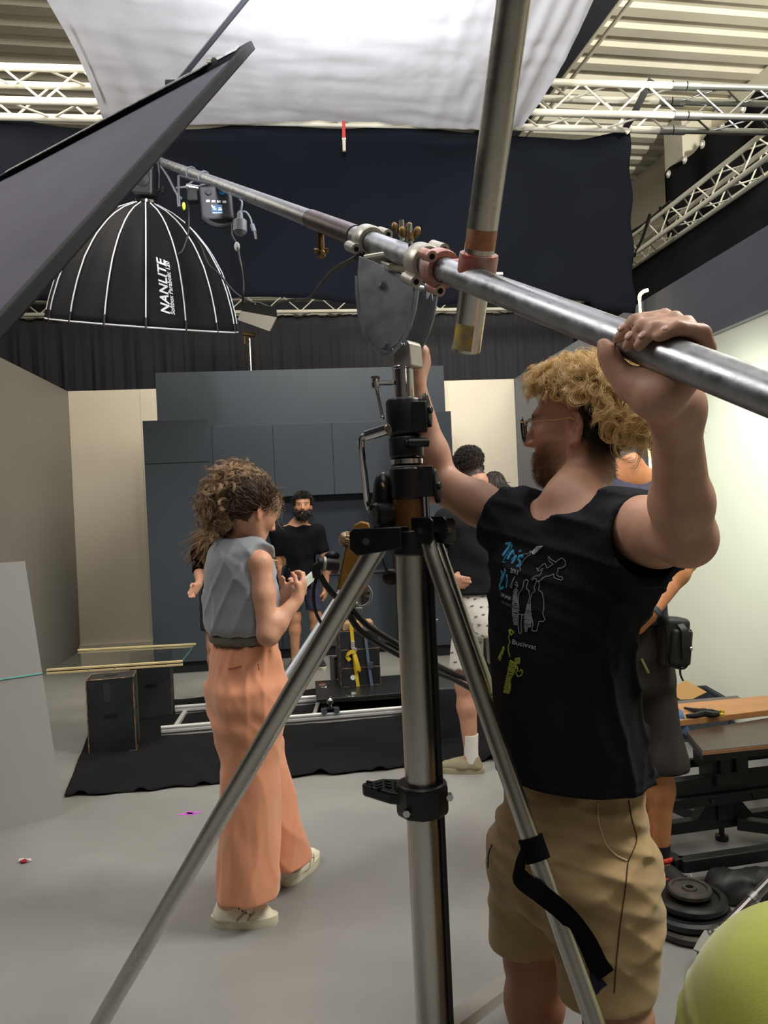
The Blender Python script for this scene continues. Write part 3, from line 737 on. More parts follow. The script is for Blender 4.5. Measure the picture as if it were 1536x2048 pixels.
# crank handle and gear housing
ck = at(776, 858, 1.665)
MB().cyl(ck, at(735, 871, 1.70), .0125, n=18).build('crank_grip', M_chrome, stand)
MB().lathe([(0, .0005), (.006, .0005), (.0065, .001), (.009, .001), (.009, -.002), (0.0125, -.002)], ck, (ck - at(735, 871, 1.70)), 16).build('grip_end', M_blackm, stand)
MB().tube(catmull([at(736, 871, 1.70), at(724, 877, 1.705), at(723, 900, 1.71), at(729, 950, 1.73), at(735, 1003, 1.755), at(741, 1020, 1.77), at(752, 1028, 1.79)], 6), .0075, 10).build('crank_arm', M_chrome, stand)
MB().lathe([(0, 0), (.024, .002), (.030, .008), (.030, .045), (.022, .05), (0, .05)], at(745, 1032, 1.75), V(.9, .45, 0), 24).build('gear_cap', M_blackm, stand)
gh = SDF(); gh.ell(at(768, 985, 1.80), (.026, .03, .05), k=.01).cone(at(766, 1000, 1.80), at(768, 1050, 1.80), .024, .026, k=.01)
sdf_obj(gh, at(768, 1000, 1.80) - V(.07, .07, .12), at(768, 1000, 1.80) + V(.07, .07, .12), .005, 'gear_housing', M_blackm, stand)
MB().cyl(at(765, 968, 1.76), at(768, 975, 1.75), .004, n=8).build('screw', M_brass, stand)
# bronze winch cover with toothed edge and ribbed knobs behind the left leg
wc = at(712, 1120, 1.98); ex = CR; ey = CU; k = 1.98 / FPX
def wpt(px, py): return ((px - 712) * k, (1120 - py) * k)
poly = [wpt(*q) for q in ((700, 1062), (728, 1066), (752, 1076), (750, 1100), (735, 1175), (712, 1200), (676, 1176), (686, 1120))]
MB().prism(poly, wc, ex, ey, .05).build('winch_cover', M_bronze, stand, smooth=20, bevel=.004)
MB().prism([wpt(*q) for q in ((705, 1064), (708, 1050), (722, 1042), (738, 1046), (742, 1066))], wc, ex, ey, .04).build('winch_ear', M_bronze, stand, smooth=20, bevel=.004)
mb = MB()
for i in range(20):
    t_ = i / 19; a = wpt(699 - 23 * t_, 1066 + 110 * t_); p = wc + ex * a[0] + ey * a[1]; mb.cyl(p - _f0 * .026, p + _f0 * .02, .0028, n=6)
mb.build('toothed_edge', M_brass, stand)
for (px, py, r) in ((691, 1078, 15), (668, 1132, 15)):
    p = at(px, py, 1.965); ax = (CR * -1 - _f0 * .25 + CU * .25).normalized()
    MB().lathe([(0, .016), (.012, .015), (.017, .008), (.0185, 0), (.0185, -.012), (0, -.014)], p, ax, 20).build('ribbed_knob', mat('pale_bronze', '#b79c86', .35, metal=.6) if 'pale_bronze' not in bpy.data.materials else bpy.data.materials['pale_bronze'], stand)
    x, y, z = frame_from(ax); mb = MB()
    for i in range(14):
        a = 2 * math.pi * i / 14; q = p + (x * math.cos(a) + y * math.sin(a)) * .0183; mb.cyl(q - ax * .011, q + ax * .004, .0022, n=5)
    mb.build('knob_rib', M_brass, stand)
ma, mb_ = at(676, 1130, 1.955), at(636, 1127, 1.94)
MB().cyl(ma, mb_, .017, .0155, n=20).build('winch_motor', M_black, stand)
MB().lathe([(.0165, 0), (.0195, .002), (.0195, .008), (.0165, .010)], ma.lerp(mb_, .62), mb_ - ma, 20).build('motor_ring', M_cast, stand)
MB().ball(at(664, 1112, 1.96), (.020, .012, .012), 16, 8).build('motor_cap', M_black, stand)
MB().tube(catmull([at(640, 1128, 1.94), at(632, 1136, 1.94), at(634, 1155, 1.94)], 5), .011, 10).build('cable_gland', M_black, stand)
MB().cyl(at(758, 1100, 1.80), at(775, 1148, 1.83), .004, n=8).ball(at(782, 1155, 1.84), (.021, .012, .021), 14, 8).build('paddle_knob', M_black, stand)
# tilt head: neck, two slotted plates and bolts
MB().prism([(-.026, 0), (.026, 0), (.024, .05), (.018, .06), (-.02, .06)], cp(738, .012), V(.8, -.6, 0), UP, .05).build('neck', M_cast, stand, smooth=0, bevel=.004)
HE = V(.80, -.60, -.10).normalized(); HC = at(770, 575, 1.755)
HUp = (UP - HE * UP.dot(HE)).normalized(); HN = HE.cross(HUp).normalized()
tl = at(716, 508, 1.80); 
def hp(px, py, base=HC):          # plate coordinates of a picture point
    d = at(px, py, 1.0) - EYE; tq = (HC - EYE).dot(HN) / d.dot(HN); q = EYE + d * tq - HC; return (q.dot(HE), q.dot(HUp))
inner = [hp(*q) for q in ((719, 512), (752, 525), (790, 543), (826, 562), (829, 590), (824, 625), (812, 660), (796, 688), (775, 702), (752, 694), (735, 668), (724, 630), (718, 580), (716, 545))]
outer_o = [hp(*q) for q in ((711, 552), (712, 590), (716, 630), (727, 668), (743, 698), (765, 714), (786, 712), (806, 690), (822, 655), (832, 620), (838, 580))]
outer_i = [hp(*q) for q in ((716, 552), (717, 590), (722, 632), (732, 666), (748, 692), (768, 706), (783, 704), (800, 684), (815, 652), (826, 618), (831, 580))]
ax_ = V(0, 0, 0)
for kk, off in enumerate((0, .075)):
    o3 = HC + HN * (off if HN.y > 0 else -off)
    MB().prism(inner, o3, HE, HUp, .005).build('tilt_plate', M_plate, stand, smooth=0, bevel=.001)
    mb = MB(); n_ = len(outer_o)
    for i in range(n_ - 1): mb.prism([outer_o[i], outer_o[i + 1], outer_i[i + 1], outer_i[i]], o3, HE, HUp, .005)
    mb.build('slot_rim', M_plate, stand, smooth=0)
FN = HN if HN.dot(EYE - HC) > 0 else -HN
for q in ((764, 568, .012), (771, 690, .012), (806, 690, .006)):
    a = hp(q[0], q[1]); p = HC + HE * a[0] + HUp * a[1]
    MB().cyl(p, p + FN * .012, q[2] * .75, n=6).cyl(p, p + FN * .004, q[2], n=16).build('bolt', M_plate, stand, smooth=30)
MB().cyl(HC + HE * hp(826, 575)[0] + HUp * hp(826, 575)[1], at(853, 580, 1.74), .009, n=12).cyl(at(850, 579, 1.742), at(858, 581, 1.74), .019, n=16).build('axle_nut', M_plate, stand)
# saddle between plates and boom
c = HC + HE * .01 + HUp * .075 - FN * .04
MB().box(c, (.15, .085, .012), Matrix((HE, FN, HUp)).transposed()).build('saddle', M_cast, stand, smooth=0, bevel=.003)
# pipe clamps on the head
def pipe_clamp(px, parent, m, w=.042, lugs=(140, -30), r=RB + .001):
    c = bpt(px)
    MB().lathe([(r, -w / 2), (r + .009, -w / 2), (r + .012, -w / 2 + .006), (r + .012, w / 2 - .006), (r + .009, w / 2), (r, w / 2), (r, -w / 2)], c, BD, 28).build('clamp_ring', m, parent, smooth=40)
    for a in lugs:
        p = around(c, a, r + .018)
        MB().cyl(p - BD * w * .55, p + BD * w * .55, .0125, n=16).build('clamp_lug', m, parent)
        MB().cyl(p + BD * w * .551, p + BD * (w * .551 + .0008), .0062, n=12).build('lug_hole', M_hole, parent)
def wing_nut(p, parent, m=M_brass):
    MB().cyl(p - UP * .01, p + UP * .034, .0058, n=12).build('stud', M_pole, parent)
    for s in (-1, 1):
        q = p + CR * s * .015 + UP * .018
        MB().ball(q, (.008, .004, .013), 12, 8, Matrix((CR, _f0, CU)).transposed() @ Matrix.Rotation(s * .3, 3, 'Y')).build('wing', m, parent)
    MB().cyl(p, p + UP * .014, .009, n=10).build('nut', m, parent)
pipe_clamp(737, stand, M_cast, .05, (115, -60))
pipe_clamp(846, stand, M_cast, .05, (150, -45))
wing_nut(around(bpt(790), -20, RB + .012), stand); wing_nut(around(bpt(822), 12, RB + .010), stand)
MB().box(bpt(792) - BU * (RB + .008), (.05, .05, .016), Matrix((BD, BN, BU)).transposed()).build('clamp_foot', M_cast, stand, smooth=0, bevel=.003)
# swivel coupler that joins the upright pole to the boom
M_pink = mat('red_anodised', '#bba59c', .45, metal=.6, var=.35, vscale=26, col2='#a8604f')
coup = thing('swivel_coupler', 'reddish swivel coupler joining the upright pole to the boom', 'coupler', bpt(885))
c = bpt(880)
MB().lathe([(RB + .001, -.02), (RB + .012, -.02), (RB + .014, -.012), (RB + .014, .012), (RB + .012, .02), (RB + .001, .02), (RB + .001, -.02)], c, BD, 28).build('boom_ring', M_pink, coup, smooth=40)
for a in (55, 175):
    p = around(c, a, RB + .016); MB().cyl(p - BD * .02, p + BD * .024, .0115, n=16).build('lug', M_pink, coup)
    MB().cyl(p + BD * .0242, p + BD * .025, .006, n=12).build('lug_hole', M_hole, coup)
pc = P0 + PD * ((at(958, 530, 1.46) - P0).dot(PD))
MB().lathe([(.029, -.022), (.036, -.022), (.037, -.015), (.037, .015), (.036, .022), (.029, .022), (.029, -.022)], pc, PD, 28).build('pole_ring', mat('red_worn', '#b5a297', .45, metal=.4, var=.4, vscale=22, col2='#a8483a'), coup, smooth=40)
MB().cyl(c, pc, .016, n=14).build('swivel_pin', M_pink, coup)
MB().cyl(pc + CR * .036 - PD * .018, pc + CR * .05 - PD * .018, .007, n=8).build('bolt', M_pole, coup)

# ---- fabric strap wrapped on the right leg
M_velcro = mat('black_webbing', '#0b0b0d', .9, spec=.1, bump=.3, bscale=250)
l2d = (L2b - L2a).normalized()
sc_ = L2a + l2d * ((at(1066, 1692, 1.55) - L2a).dot(l2d))
vs_ = thing('fabric_strap', 'black fabric strap wrapped round the right leg of the stand, its end hanging loose', 'strap', sc_)
MB().pipe(sc_ - l2d * .022, sc_ + l2d * .022, .025, .004, 20).build('wrap', M_velcro, vs_)
hang = [at(1048, 1690, 1.535), at(1040, 1730, 1.52), at(1042, 1757, 1.50), at(1085, 1790, 1.45), at(1135, 1832, 1.44), at(1172, 1880, 1.45), at(1195, 1925, 1.46), at(1212, 1950, 1.46)]
MB().strap(catmull(hang, 6), .036, [(CU * .8 + CR * .2 - _f0 * .1).lerp(CR, i / 42) for i in range(43)], .003).build('tail', M_velcro, vs_, smooth=60)
MB().strap(catmull([at(1172, 1880, 1.455), at(1188, 1920, 1.475), at(1198, 1950, 1.485), at(1186, 1985, 1.485)], 6), .034, CR, .003).build('tail', M_velcro, vs_, smooth=60)
MB().strap(catmull([at(1176, 1958, 1.475), at(1192, 1968, 1.475), at(1206, 1982, 1.475)], 3), .028, CU, .002).build('woven_label', mat('woven_label', '#1c1838', .8), vs_)

# ---- lamp head, softbox, ballast box at the far end of the boom
YS = 5.0; SR = at(290, 652, YS)
ap = at(291, 415, YS - .16); SA = (ap - SR).normalized(); SX = CR - SA * CR.dot(SA); SX.normalize(); SY = SA.cross(SX)   # SY towards the back
if SY.y < 0: SY = -SY
prof_h = [0, .12, .25, .38, .50, .60, .67, .715, .745]; prof_r = [.594, .570, .530, .475, .400, .310, .225, .145, .070]
def s_r(h): return float(np.interp(h, prof_h, prof_r))
NG = 16; GA = 2 * math.pi / NG; TO = .30
def spt(th, h, off=0):
    kk = round((th) / GA - .5); tc = (kk + .5) * GA
    r = s_r(h) * math.cos(GA / 2) / math.cos(th - tc) + off
    return SR + SA * h + (SX * math.sin(th + TO) - SY * math.cos(th + TO)) * r
M_soft = mat('softbox_fabric', '#141416', .7, spec=.15, bump=.08, bscale=30, var=.1, vscale=5)
M_pipew = mat('white_piping', '#d9dade', .55)
sb = thing('softbox', 'large black parabolic softbox with white piping hanging from the boom end', 'softbox', SR)
def gore(k):
    a0, a1 = k * GA, (k + 1) * GA
    def fn(u, v):
        h = prof_h[-1] * v; p = spt(a0 + 1e-6, h).lerp(spt(a1 - 1e-6, h), u)
        out = (p - (SR + SA * h)).normalized(); return p - out * .028 * math.sin(math.pi * u) * math.sin(math.pi * min(1, v * 1.15)) * s_r(h) / .5
    return MB().grid(fn, 6, 16)
for k in range(NG): gore(k).build('panel', M_soft, sb, smooth=180, solid=.003)
for k in range(NG):
    MB().tube([spt(k * GA, h, .004) for h in np.linspace(.055, .745, 16)], .0042, 6).build('piping', M_pipew, sb)
    MB().tube([spt(k * GA, h, .004) for h in (-.008, .03, .058)], .0075, 6).build('rod_tip', M_black, sb)
    MB().tube([spt(k * GA + 1e-4, .004, .004), spt((k + 1) * GA - 1e-4, .004, .004)], .0048, 6).build('rim_piping', M_pipew, sb)
MB().add([spt(k * GA, .02, -.02) for k in range(NG)], [tuple(range(NG))]).build('diffuser', mat('diffuser_cloth', '#d8d8d8', .8), sb)
def on_softbox(txt, size, h0, dth, **kw):
    v, f = text_mesh(txt, size, **kw); P = []
    for x_, y_, z_ in v:
        h = h0 + x_; th = GA * .5 + dth - y_ / s_r(h); kk = .5; r = s_r(h) * math.cos(GA / 2) / math.cos(th - GA * .5)
        u = th / GA; sagv = .028 * math.sin(math.pi * min(1, max(0, u))) * math.sin(math.pi * min(1, h / .745 * 1.15)) * s_r(h) / .5
        P.append(SR + SA * h + (SX * math.sin(th + TO) - SY * math.cos(th + TO)) * (r - sagv + .004))
    return MB().add(P, f)
M_white = mat('white_print', '#e9eaee', .6)
lab(on_softbox('NANLITE', .074, .085, .048, shear=.25, offset=.0018, spacing=1.04).build('lettering', M_white, sb, smooth=0), 'white lettering NANLITE')
lab(on_softbox('Softbox Parabolic 120', .034, .085, .098, shear=.2, offset=.0008).build('lettering', M_white, sb, smooth=0), 'small white lettering Softbox Parabolic 120')
MB().lathe([(.062, 0), (.072, .006), (.072, .022), (.06, .03), (.05, .03)], SR + SA * .745, SA, 24).build('mount_ring', M_chrome, sb)
lh = thing('lamp_head', 'grey lamp head with handle and yoke above the softbox', 'lamp', SR + SA * .78)
lc = SR + SA * .87; Rl = Matrix((SX, SY, SA)).transposed()
M_lamp = mat('lamp_grey', '#232427', .5)
MB().box(lc, (.128, .15, .16), Rl).build('body', M_lamp, lh, smooth=0, bevel=.014)
MB().lathe([(0, .01), (.018, .008), (.045, .002), (.048, -.004)], lc - SY * .076 + SA * .01, -SY, 20).build('rear_cap', M_lamp, lh)
MB().tube(catmull([lc + SX * -.04 + SA * .08, lc + SX * -.04 + SA * .125, lc + SX * .035 + SA * .12, lc + SX * .04 + SA * .075], 5), .009, 8).build('handle', M_black, lh)
MB().tube(catmull([lc - SX * .085 - SA * .03, lc - SX * .088 + SA * .1, lc - SX * .04 + SA * .19, lc + SX * .04 + SA * .19, lc + SX * .08 + SA * .1, lc + SX * .082 - SA * .03], 6), .007, 8).build('yoke', M_lamp, lh)
for s in (-1, 1):
    p = lc + SX * s * .092 - SA * .04
    MB().cyl(p - SX * .02 * s, p + SX * .02 * s, .008, n=8).prism([(math.cos(a) * .024 * (1 + .25 * math.cos(3 * a)), math.sin(a) * .024 * (1 + .25 * math.cos(3 * a))) for a in np.linspace(0, 6.28, 19)[:-1]], p + SX * s * .018, SA, SY, .014).build('tilt_knob', M_lamp, lh, smooth=30)
MB().cyl(lc + SA * .19, BL + BD * .03, .011, n=10).cyl(BL - BD * .03, BL + BD * .02, .031, n=18).build('spigot', M_lamp, lh)
# ballast / control box
kb = bpt(437); yb = kb.y; bc = at(434, 411, yb - .01); kx = yb / FPX
Rb = Matrix((CR, _f0, CU)).transposed() @ Matrix.Rotation(math.radians(-5), 3, 'Y') @ Matrix.Rotation(math.radians(8), 3, 'Z')
bal = thing('control_box', 'black lamp control box with blue dial and lit screen hanging from the boom', 'control box', bc)
MB().box(bc, (62 * kx, .07, 66 * kx), Rb).build('case', M_lamp, bal, smooth=0, bevel=.008)
def bp(px, py, d=.036): return bc + Rb @ V((px - 434) * kx, -d, (411 - py) * kx)
MB().cyl(bp(421, 391), bp(421, 391, .046), 6.5 * kx, n=18).build('dial', M_black, bal)
MB().cyl(bp(446, 393), bp(446, 393, .046), 5 * kx, n=18).build('dial', mat('blue_dial', '#2a84d8', .35), bal)
for i in range(4): MB().box(bp(418 + 10.5 * i, 408.5 + i * .9), (7 * kx, .004, 4.5 * kx), Rb).build('button', mat('button_white', '#d9dbe0', .5) if i == 0 else bpy.data.materials['button_white'], bal, smooth=0)
lab(MB().box(bp(434, 425), (21 * kx, .003, 17 * kx), Rb).build('screen', mat('screen', '#26405a', .3, emis='#5d86b5', estr=.5), bal, smooth=0), 'small lit blue screen')
mb = MB()
for px, py, w_, h_ in ((428, 421, 5, 3), (430, 425, 6, 2), (440, 423, 5, 2), (440, 426.5, 7, 3), (434, 432.5, 18, 1.2), (425, 418, 2, 3)): mb.box(bp(px, py, .038), (w_ * kx, .001, h_ * kx), Rb)
mb.build('readout', mat('readout', '#e3f0ff', .4, emis='#dcecff', estr=.8), bal, smooth=0)
v, f = text_mesh('NANLITE', 5 * kx); lab(MB().add([bp(428, 437.5, .0365) + Rb @ V(a, 0, b) for a, b, c_ in v], f).build('lettering', M_greycable, bal, smooth=0), 'grey lettering')
MB().tube(catmull([bp(404, 441), bp(420, 452, .03), bp(440, 456, .02), bp(455, 452, .01), bp(462, 444, .0)], 5), .012, 8).build('hanging_strap', M_black, bal)
MB().cyl(bp(400, 378, .01), bp(378, 376, .02), 6 * kx, n=14).build('spigot', M_chrome, bal)
MB().box(bp(388, 392, 0), (22 * kx, .05, 24 * kx), Rb).build('clamp_jaw', M_blackm, bal, smooth=0, bevel=.006)
mb = MB().tube([bp(366, 357), bp(364, 380), bp(362, 412)], .006, 6).tube([bp(366, 357), bp(400, 368), bp(425, 374)], .006, 6); mb.build('bracket_arm', M_lamp, bal)
MB().cyl(bp(359, 381), bp(384, 379), 2 * kx, n=8).box(bp(362, 405), (6 * kx, .01, 26 * kx), Rb).build('tommy_bar', M_greycable, bal)
for px in (386, 412):
    c = bpt(px); MB().tube([c + (BU * math.cos(a) + BN * math.sin(a)) * (RB + .006) + BD * (.05 * (a - 3) / 3) for a in np.linspace(-1.4, 4.5, 16)] + [bp(px - 8, 378)], .004, 6).build('cable_loop', M_greycable, bal)
lab(MB().ball(bp(371, 417), (.008, .008, .018), 10, 6).build('cable_marker', mat('yellow_marker', '#c9cf3a', .5), bal), 'yellow cable marker')
# cables
def cable(name, label, pts, r, m=M_cable, n=8):
    return tag(MB().tube(catmull(pts, n), r, 7).build(name, m, smooth=180), label, 'cable')
cable('power_cable', 'grey cable drooping from the boom tip to the control box clamp', [at(317, 326, 4.9), at(335, 352, 4.5), at(352, 385, 4.1), at(362, 397, 3.9)], .007, M_greycable)
cable('power_cable', 'thin cable from the control box clamp down across the softbox', [at(366, 408, 3.7), at(372, 440, 3.9), at(378, 465, 4.2), at(400, 490, 4.3), at(418, 530, 4.3), at(438, 548, 4.3), at(470, 585, 4.3), at(500, 603, 4.3), at(520, 606, 4.3), at(545, 615, 4.2), at(560, 605, 4.0), at(590, 599, 3.6), at(618, 597, 3.2), at(640, 570, 2.8), at(668, 540, 2.3), at(700, 522, 1.95), at(726, 508, 1.86)], .0065, M_cable)
cable('power_cable', 'dark cable hanging from the control box clamp', [at(376, 400, 3.5), at(378, 440, 3.5), at(376, 470, 3.5), at(366, 500, 3.5), at(356, 510, 3.5)], .004, M_cable)
t = thing('adapter_cable', 'grey cable adapter with plugs dangling beside the control box', 'cable', at(478, 430, 3.2))
MB().tube(catmull([at(478, 397, 3.2), at(484, 405, 3.2), at(482, 422, 3.2), at(480, 430, 3.2)], 6), .0045, 7).build('lead', M_greycable, t)
MB().lathe([(.006, 0), (.012, .01), (.013, .03), (.028, .04), (.030, .085), (.016, .10), (0, .10)], at(480, 422, 3.2), -CU, 12).build('adapter', mat('adapter_grey', '#6c6f76', .5), t)
MB().tube(catmull([at(480, 424, 3.2), at(492, 424, 3.2), at(501, 437, 3.2), at(504, 450, 3.2)], 6), .004, 7).build('lead', M_greycable, t)
MB().cyl(at(504, 449, 3.2), at(508, 463, 3.2), .010, .011, n=12).build('plug', mat('plug_grey', '#4f5258', .5), t)
MB().cyl(at(508, 463, 3.2), at(511, 480, 3.2), .011, .009, n=12).build('plug_cap', M_cable, t)
MB().tube(catmull([at(461, 449, 3.3), at(464, 470, 3.3), at(474, 490, 3.25), at(480, 520, 3.2), at(486, 560, 3.2), at(486, 595, 3.2), at(484, 610, 3.25)], 6), .0045, 7).build('lead', M_cable, t)
MB().ball(at(474, 493, 3.24), (.012, .008, .02), 8, 6).build('cable_tie', M_pipew, t)

# ---- flag (large black cutter) at upper left, lit from above
F0 = at(497, 96, 2.30); F1 = at(0, 652, 1.25); e1 = (F1 - F0).normalized(); F2 = at(0, 364, 2.676); e2 = (F2 - F0); e2 = (e2 - e1 * e2.dot(e1)).normalized(); fn_ = e1.cross(e2).normalized()
if fn_.dot(EYE - F0) < 0: fn_ = -fn_
flag = thing('black_flag', 'large black framed cutter flag slanting in at the upper left', 'flag', F0)
LE, WE = 1.83, 1.22; Rf = Matrix((e1, e2, fn_)).transposed()
M_flag = mat('flag_cloth', '#605e69', .9, spec=.1, bump=.12, bscale=260, var=.12, vscale=4)
MB().grid(lambda u, v: F0 + e1 * (LE * u) + e2 * (WE * v) + fn_ * (-.004 - .012 * math.sin(math.pi * u) * math.sin(math.pi * v)), 20, 14).build('cloth', M_flag, flag, smooth=180, solid=.003)
M_frame = mat('flag_frame', '#0e0e10', .7, spec=.15, var=.2, vscale=30)
for a, b, wd in ((F0, F0 + e1 * LE, e2), (F0, F0 + e2 * WE, e1), (F0 + e2 * WE, F0 + e2 * WE + e1 * LE, e2), (F0 + e1 * LE, F0 + e1 * LE + e2 * WE, e1)):
    d = (b - a); Rr = Matrix((d.normalized(), wd, fn_)).transposed()
    MB().box((a + b) / 2, (d.length + .03, .028, .026), Rr).build('frame_bar', M_frame, flag, smooth=0, bevel=.005)
_m = F0 + e2 * .60
lab(MB().box(F0 + e2 * .52 + fn_ * .014 + e1 * .006, (.03, .98, .003), Rf).build('edge_tape', mat('worn_tape', '#8c8c86', .7, var=.5, vscale=40, col2='#3a3a3c'), flag, smooth=0), 'worn pale tape on the edge')
MB().cyl(F0 + e2 * .085 + e1 * .075 + fn_ * .02, F0 + e2 * .115 + e1 * .035 + fn_ * .02, .010, n=14).build('pin', M_chrome, flag)
rod = thing('gobo_arm', 'thin black rod rising from behind the flag towards the silk', 'rod', at(352, 172, 2.72))
_ra, _rb = at(350, 172, 2.72), at(505, -18, 2.50)
MB().cyl(_ra, _rb + (_rb - _ra) * .3, .0095, n=12).build('rod', mat('rod_grey', '#26272b', .4, metal=.5), rod)
MB().cyl(_ra - CR * .03, _ra + CR * .03, .02, n=12).build('grip_head', M_frame, rod)

# ---- small soft light with grey front far behind the set
t = thing('small_soft_light', 'small black soft light with grey front on a stand behind the kitchen', 'lamp', V(at(500, 735, 9.3).x, 9.3, 0))
p = [at(*q) for q in ((474, 640, 9.3), (541, 664, 9.2), (555, 635, 9.2), (482, 622, 9.3))]; bk = [at(*q) for q in ((480, 625, 9.55), (545, 640, 9.5), (553, 612, 9.5), (492, 606, 9.55))]
MB().hexa(p + bk).build('box', M_black, t, smooth=0, bevel=.008)
_cc = (p[0] + p[1] + p[2] + p[3]) / 4; _nn = (p[1] - p[0]).cross(p[3] - p[0]).normalized(); _nn = _nn if _nn.y < 0 else -_nn
MB().add([_cc + (q - _cc) * .97 + _nn * .012 for q in p], [(0, 1, 2, 3)]).build('front_cloth', mat('grey_front', '#7d7c78', .8), t)
pp = at(500, 700, 9.5); MB().cyl(V(pp.x, 9.5, 0), V(pp.x, 9.5, at(500, 668, 9.5).z), .016, n=10).build('pole', M_steel, t)
MB().cyl(at(486, 668, 9.45), at(510, 670, 9.45), .025, n=10).tube([at(489, 672, 9.45), at(489, 686, 9.45), at(494, 690, 9.45), at(499, 684, 9.45), at(496, 674, 9.45)], .007, 6).build('clamp', M_brass, t)

# ---- apple boxes, glass sheet, white board
M_abox = mat('black_apple_box', '#15171b', .5, var=.5, vscale=7, col2='#23262c', bump=.06, bscale=40)
M_worn = mat('worn_wood_edge', '#b08c60', .7, var=.8, vscale=24, col2='#2a2320')
def apple_box(label, c, yaw, sx, sy, sz, slots=True, m=M_abox, group=None, worn=.0032):
    R = Matrix.Rotation(yaw, 3, 'Z'); c = Vector(c); t = thing('apple_box', label, 'apple box', c, group); cc = c + UP * sz / 2
    MB().box(cc, (sx, sy, sz), R).build('body', m, t, smooth=0, bevel=.004)
    mb = MB()
    for a in (-1, 1):
        for b in (-1, 1):
            for A, B in (((a * sx / 2, b * sy / 2, -sz / 2), (a * sx / 2, b * sy / 2, sz / 2)), ((a * sx / 2, -sy / 2, b * sz / 2), (a * sx / 2, sy / 2, b * sz / 2)), ((-sx / 2, a * sy / 2, b * sz / 2), (sx / 2, a * sy / 2, b * sz / 2))):
                mb.cyl(cc + R @ (V(*A) * .992), cc + R @ (V(*B) * .992), worn, n=5)
    mb.build('worn_edge', M_worn, t)
    if slots:
        def slot(p, ex_, ey_, w_=.09, h_=.026):
            pl = [(math.cos(a) * h_ / 2 + (w_ / 2 - h_ / 2) * (1 if math.cos(a) > 0 else -1), math.sin(a) * h_ / 2) for a in np.linspace(.01, 6.27, 20)]
            MB().prism(pl, p, ex_, ey_, .004).build('hand_hole', M_hole, t, smooth=0)
        ex_ = R @ V(1, 0, 0); ey_ = R @ V(0, 1, 0)
        slot(cc - ey_ * sy / 2, ex_, UP) if slots == 'low' or slots is True else None
        slot(cc + ex_ * sx / 2 + UP * .02, ey_, UP, .05, .026); slot(cc + UP * sz / 2, ex_, ey_, .09, .024)
    return t
bl_, br_ = onz(178, 1511), onz(273, 1501); yaw1 = math.atan2(br_.y - bl_.y, br_.x - bl_.x); ww = (br_ - bl_).length
ab = apple_box('worn black apple box standing on end under the glass sheet, nearer one', (bl_ + br_) / 2 + V(-math.sin(yaw1), math.cos(yaw1), 0) * .102, yaw1, ww, .203, .49)
_R1 = Matrix.Rotation(yaw1, 3, 'Z'); _fc = (bl_ + br_) / 2
lab(MB().box(_fc + UP * .40 + _R1 @ V(-.02, -.0015, 0), (.045, .002, .13), _R1).build('tape', mat('dark_tape', '#2c2e33', .5), ab, smooth=0), 'dark tape strip')
b2 = onz(308, 1436); apple_box('black apple box standing on end, farther one behind the nearer box', (b2.x - .03, b2.y + .10, 0), yaw1 * .9, .30, .2, .49, m=mat('grey_black_box', '#2b2c2e', .6, var=.3, vscale=9), worn=.0015)
ZG = .515
gfl, gfr, gbl, gbr = onz(98, 1343, ZG), onz(361, 1326, ZG), onz(160, 1303, ZG), onz(388, 1291, ZG)
M_glass = bpy.data.materials.new('clear_glass'); M_glass.use_nodes = True
_b = M_glass.node_tree.nodes['Principled BSDF']; _b.inputs['Base Color'].default_value = (.82, .93, .90, 1); _b.inputs['Roughness'].default_value = .03; _b.inputs['Transmission Weight'].default_value = 1.0; _b.inputs['IOR'].default_value = 1.45
M_gedge = mat('glass_edge', '#5fa79a', .2, trans=.3)
M_pine = mat('pine_strip', '#d9c593', .55, var=.15, vscale=30, stretch=(.2, 1, 1))
gt = thing('glass_sheet', 'clear glass sheet framed by pale wood strips lying on the apple boxes', 'glass sheet', (gfl + gbr) / 2)
q = [gfl, gfr, gbr, gbl]; cc_ = sum(q, V(0, 0, 0)) / 4
MB().hexa([p + UP * -.003 for p in q] + [p + UP * .003 for p in q]).build('pane', M_glass, gt, smooth=0)
MB().cyl(gfr, gbr, .003, n=6).build('pane_edge', M_gedge, gt)
for a, b in ((gfl, gfr), (gbl, gbr)):
    d = (b - a).normalized(); Rr = Matrix((d, UP.cross(d), UP)).transposed()
    for dz in (.011, -.011):
        if dz < 0 and a is gbl: continue
        MB().box((a + b) / 2 + UP * dz, ((b - a).length + .03, .022, .014), Rr).build('wood_strip', M_pine, gt, smooth=0, bevel=.002)
    for s in (.3, .5, .78): MB().cyl(a.lerp(b, s) - UP.cross(d) * .012 + UP * .004, a.lerp(b, s) - UP.cross(d) * .012 - UP * .005, .004, n=8).build('screw', M_chrome, gt)
wb = thing('white_board', 'white board leaning at the left edge with a thin green glass line across it', 'board', onz(60, 1645))
br0 = onz(128, 1629); d0 = (onz(0, 1662) - br0).normalized(); bl0 = br0 + d0 * .95
tr0 = at(50, 1122, br0.y + .05); tl0 = tr0 + d0 * .95
nb = (br0 - bl0).cross(tl0 - bl0).normalized() * .008
nb = nb if nb.y > 0 else -nb
MB().hexa([bl0, br0, br0 + nb, bl0 + nb, tl0, tr0, tr0 + nb, tl0 + nb]).build('panel', mat('white_foam_board', '#a09e9b', .45, var=.03), wb, smooth=0)
gq0, gq1 = br0.lerp(tr0, .555), bl0.lerp(tl0, .555)
MB().cyl(gq0 - nb * .3, gq1 - nb * .3, .0045, n=6).build('glass_line', mat('green_glass_line', '#5aa79f', .3), wb)

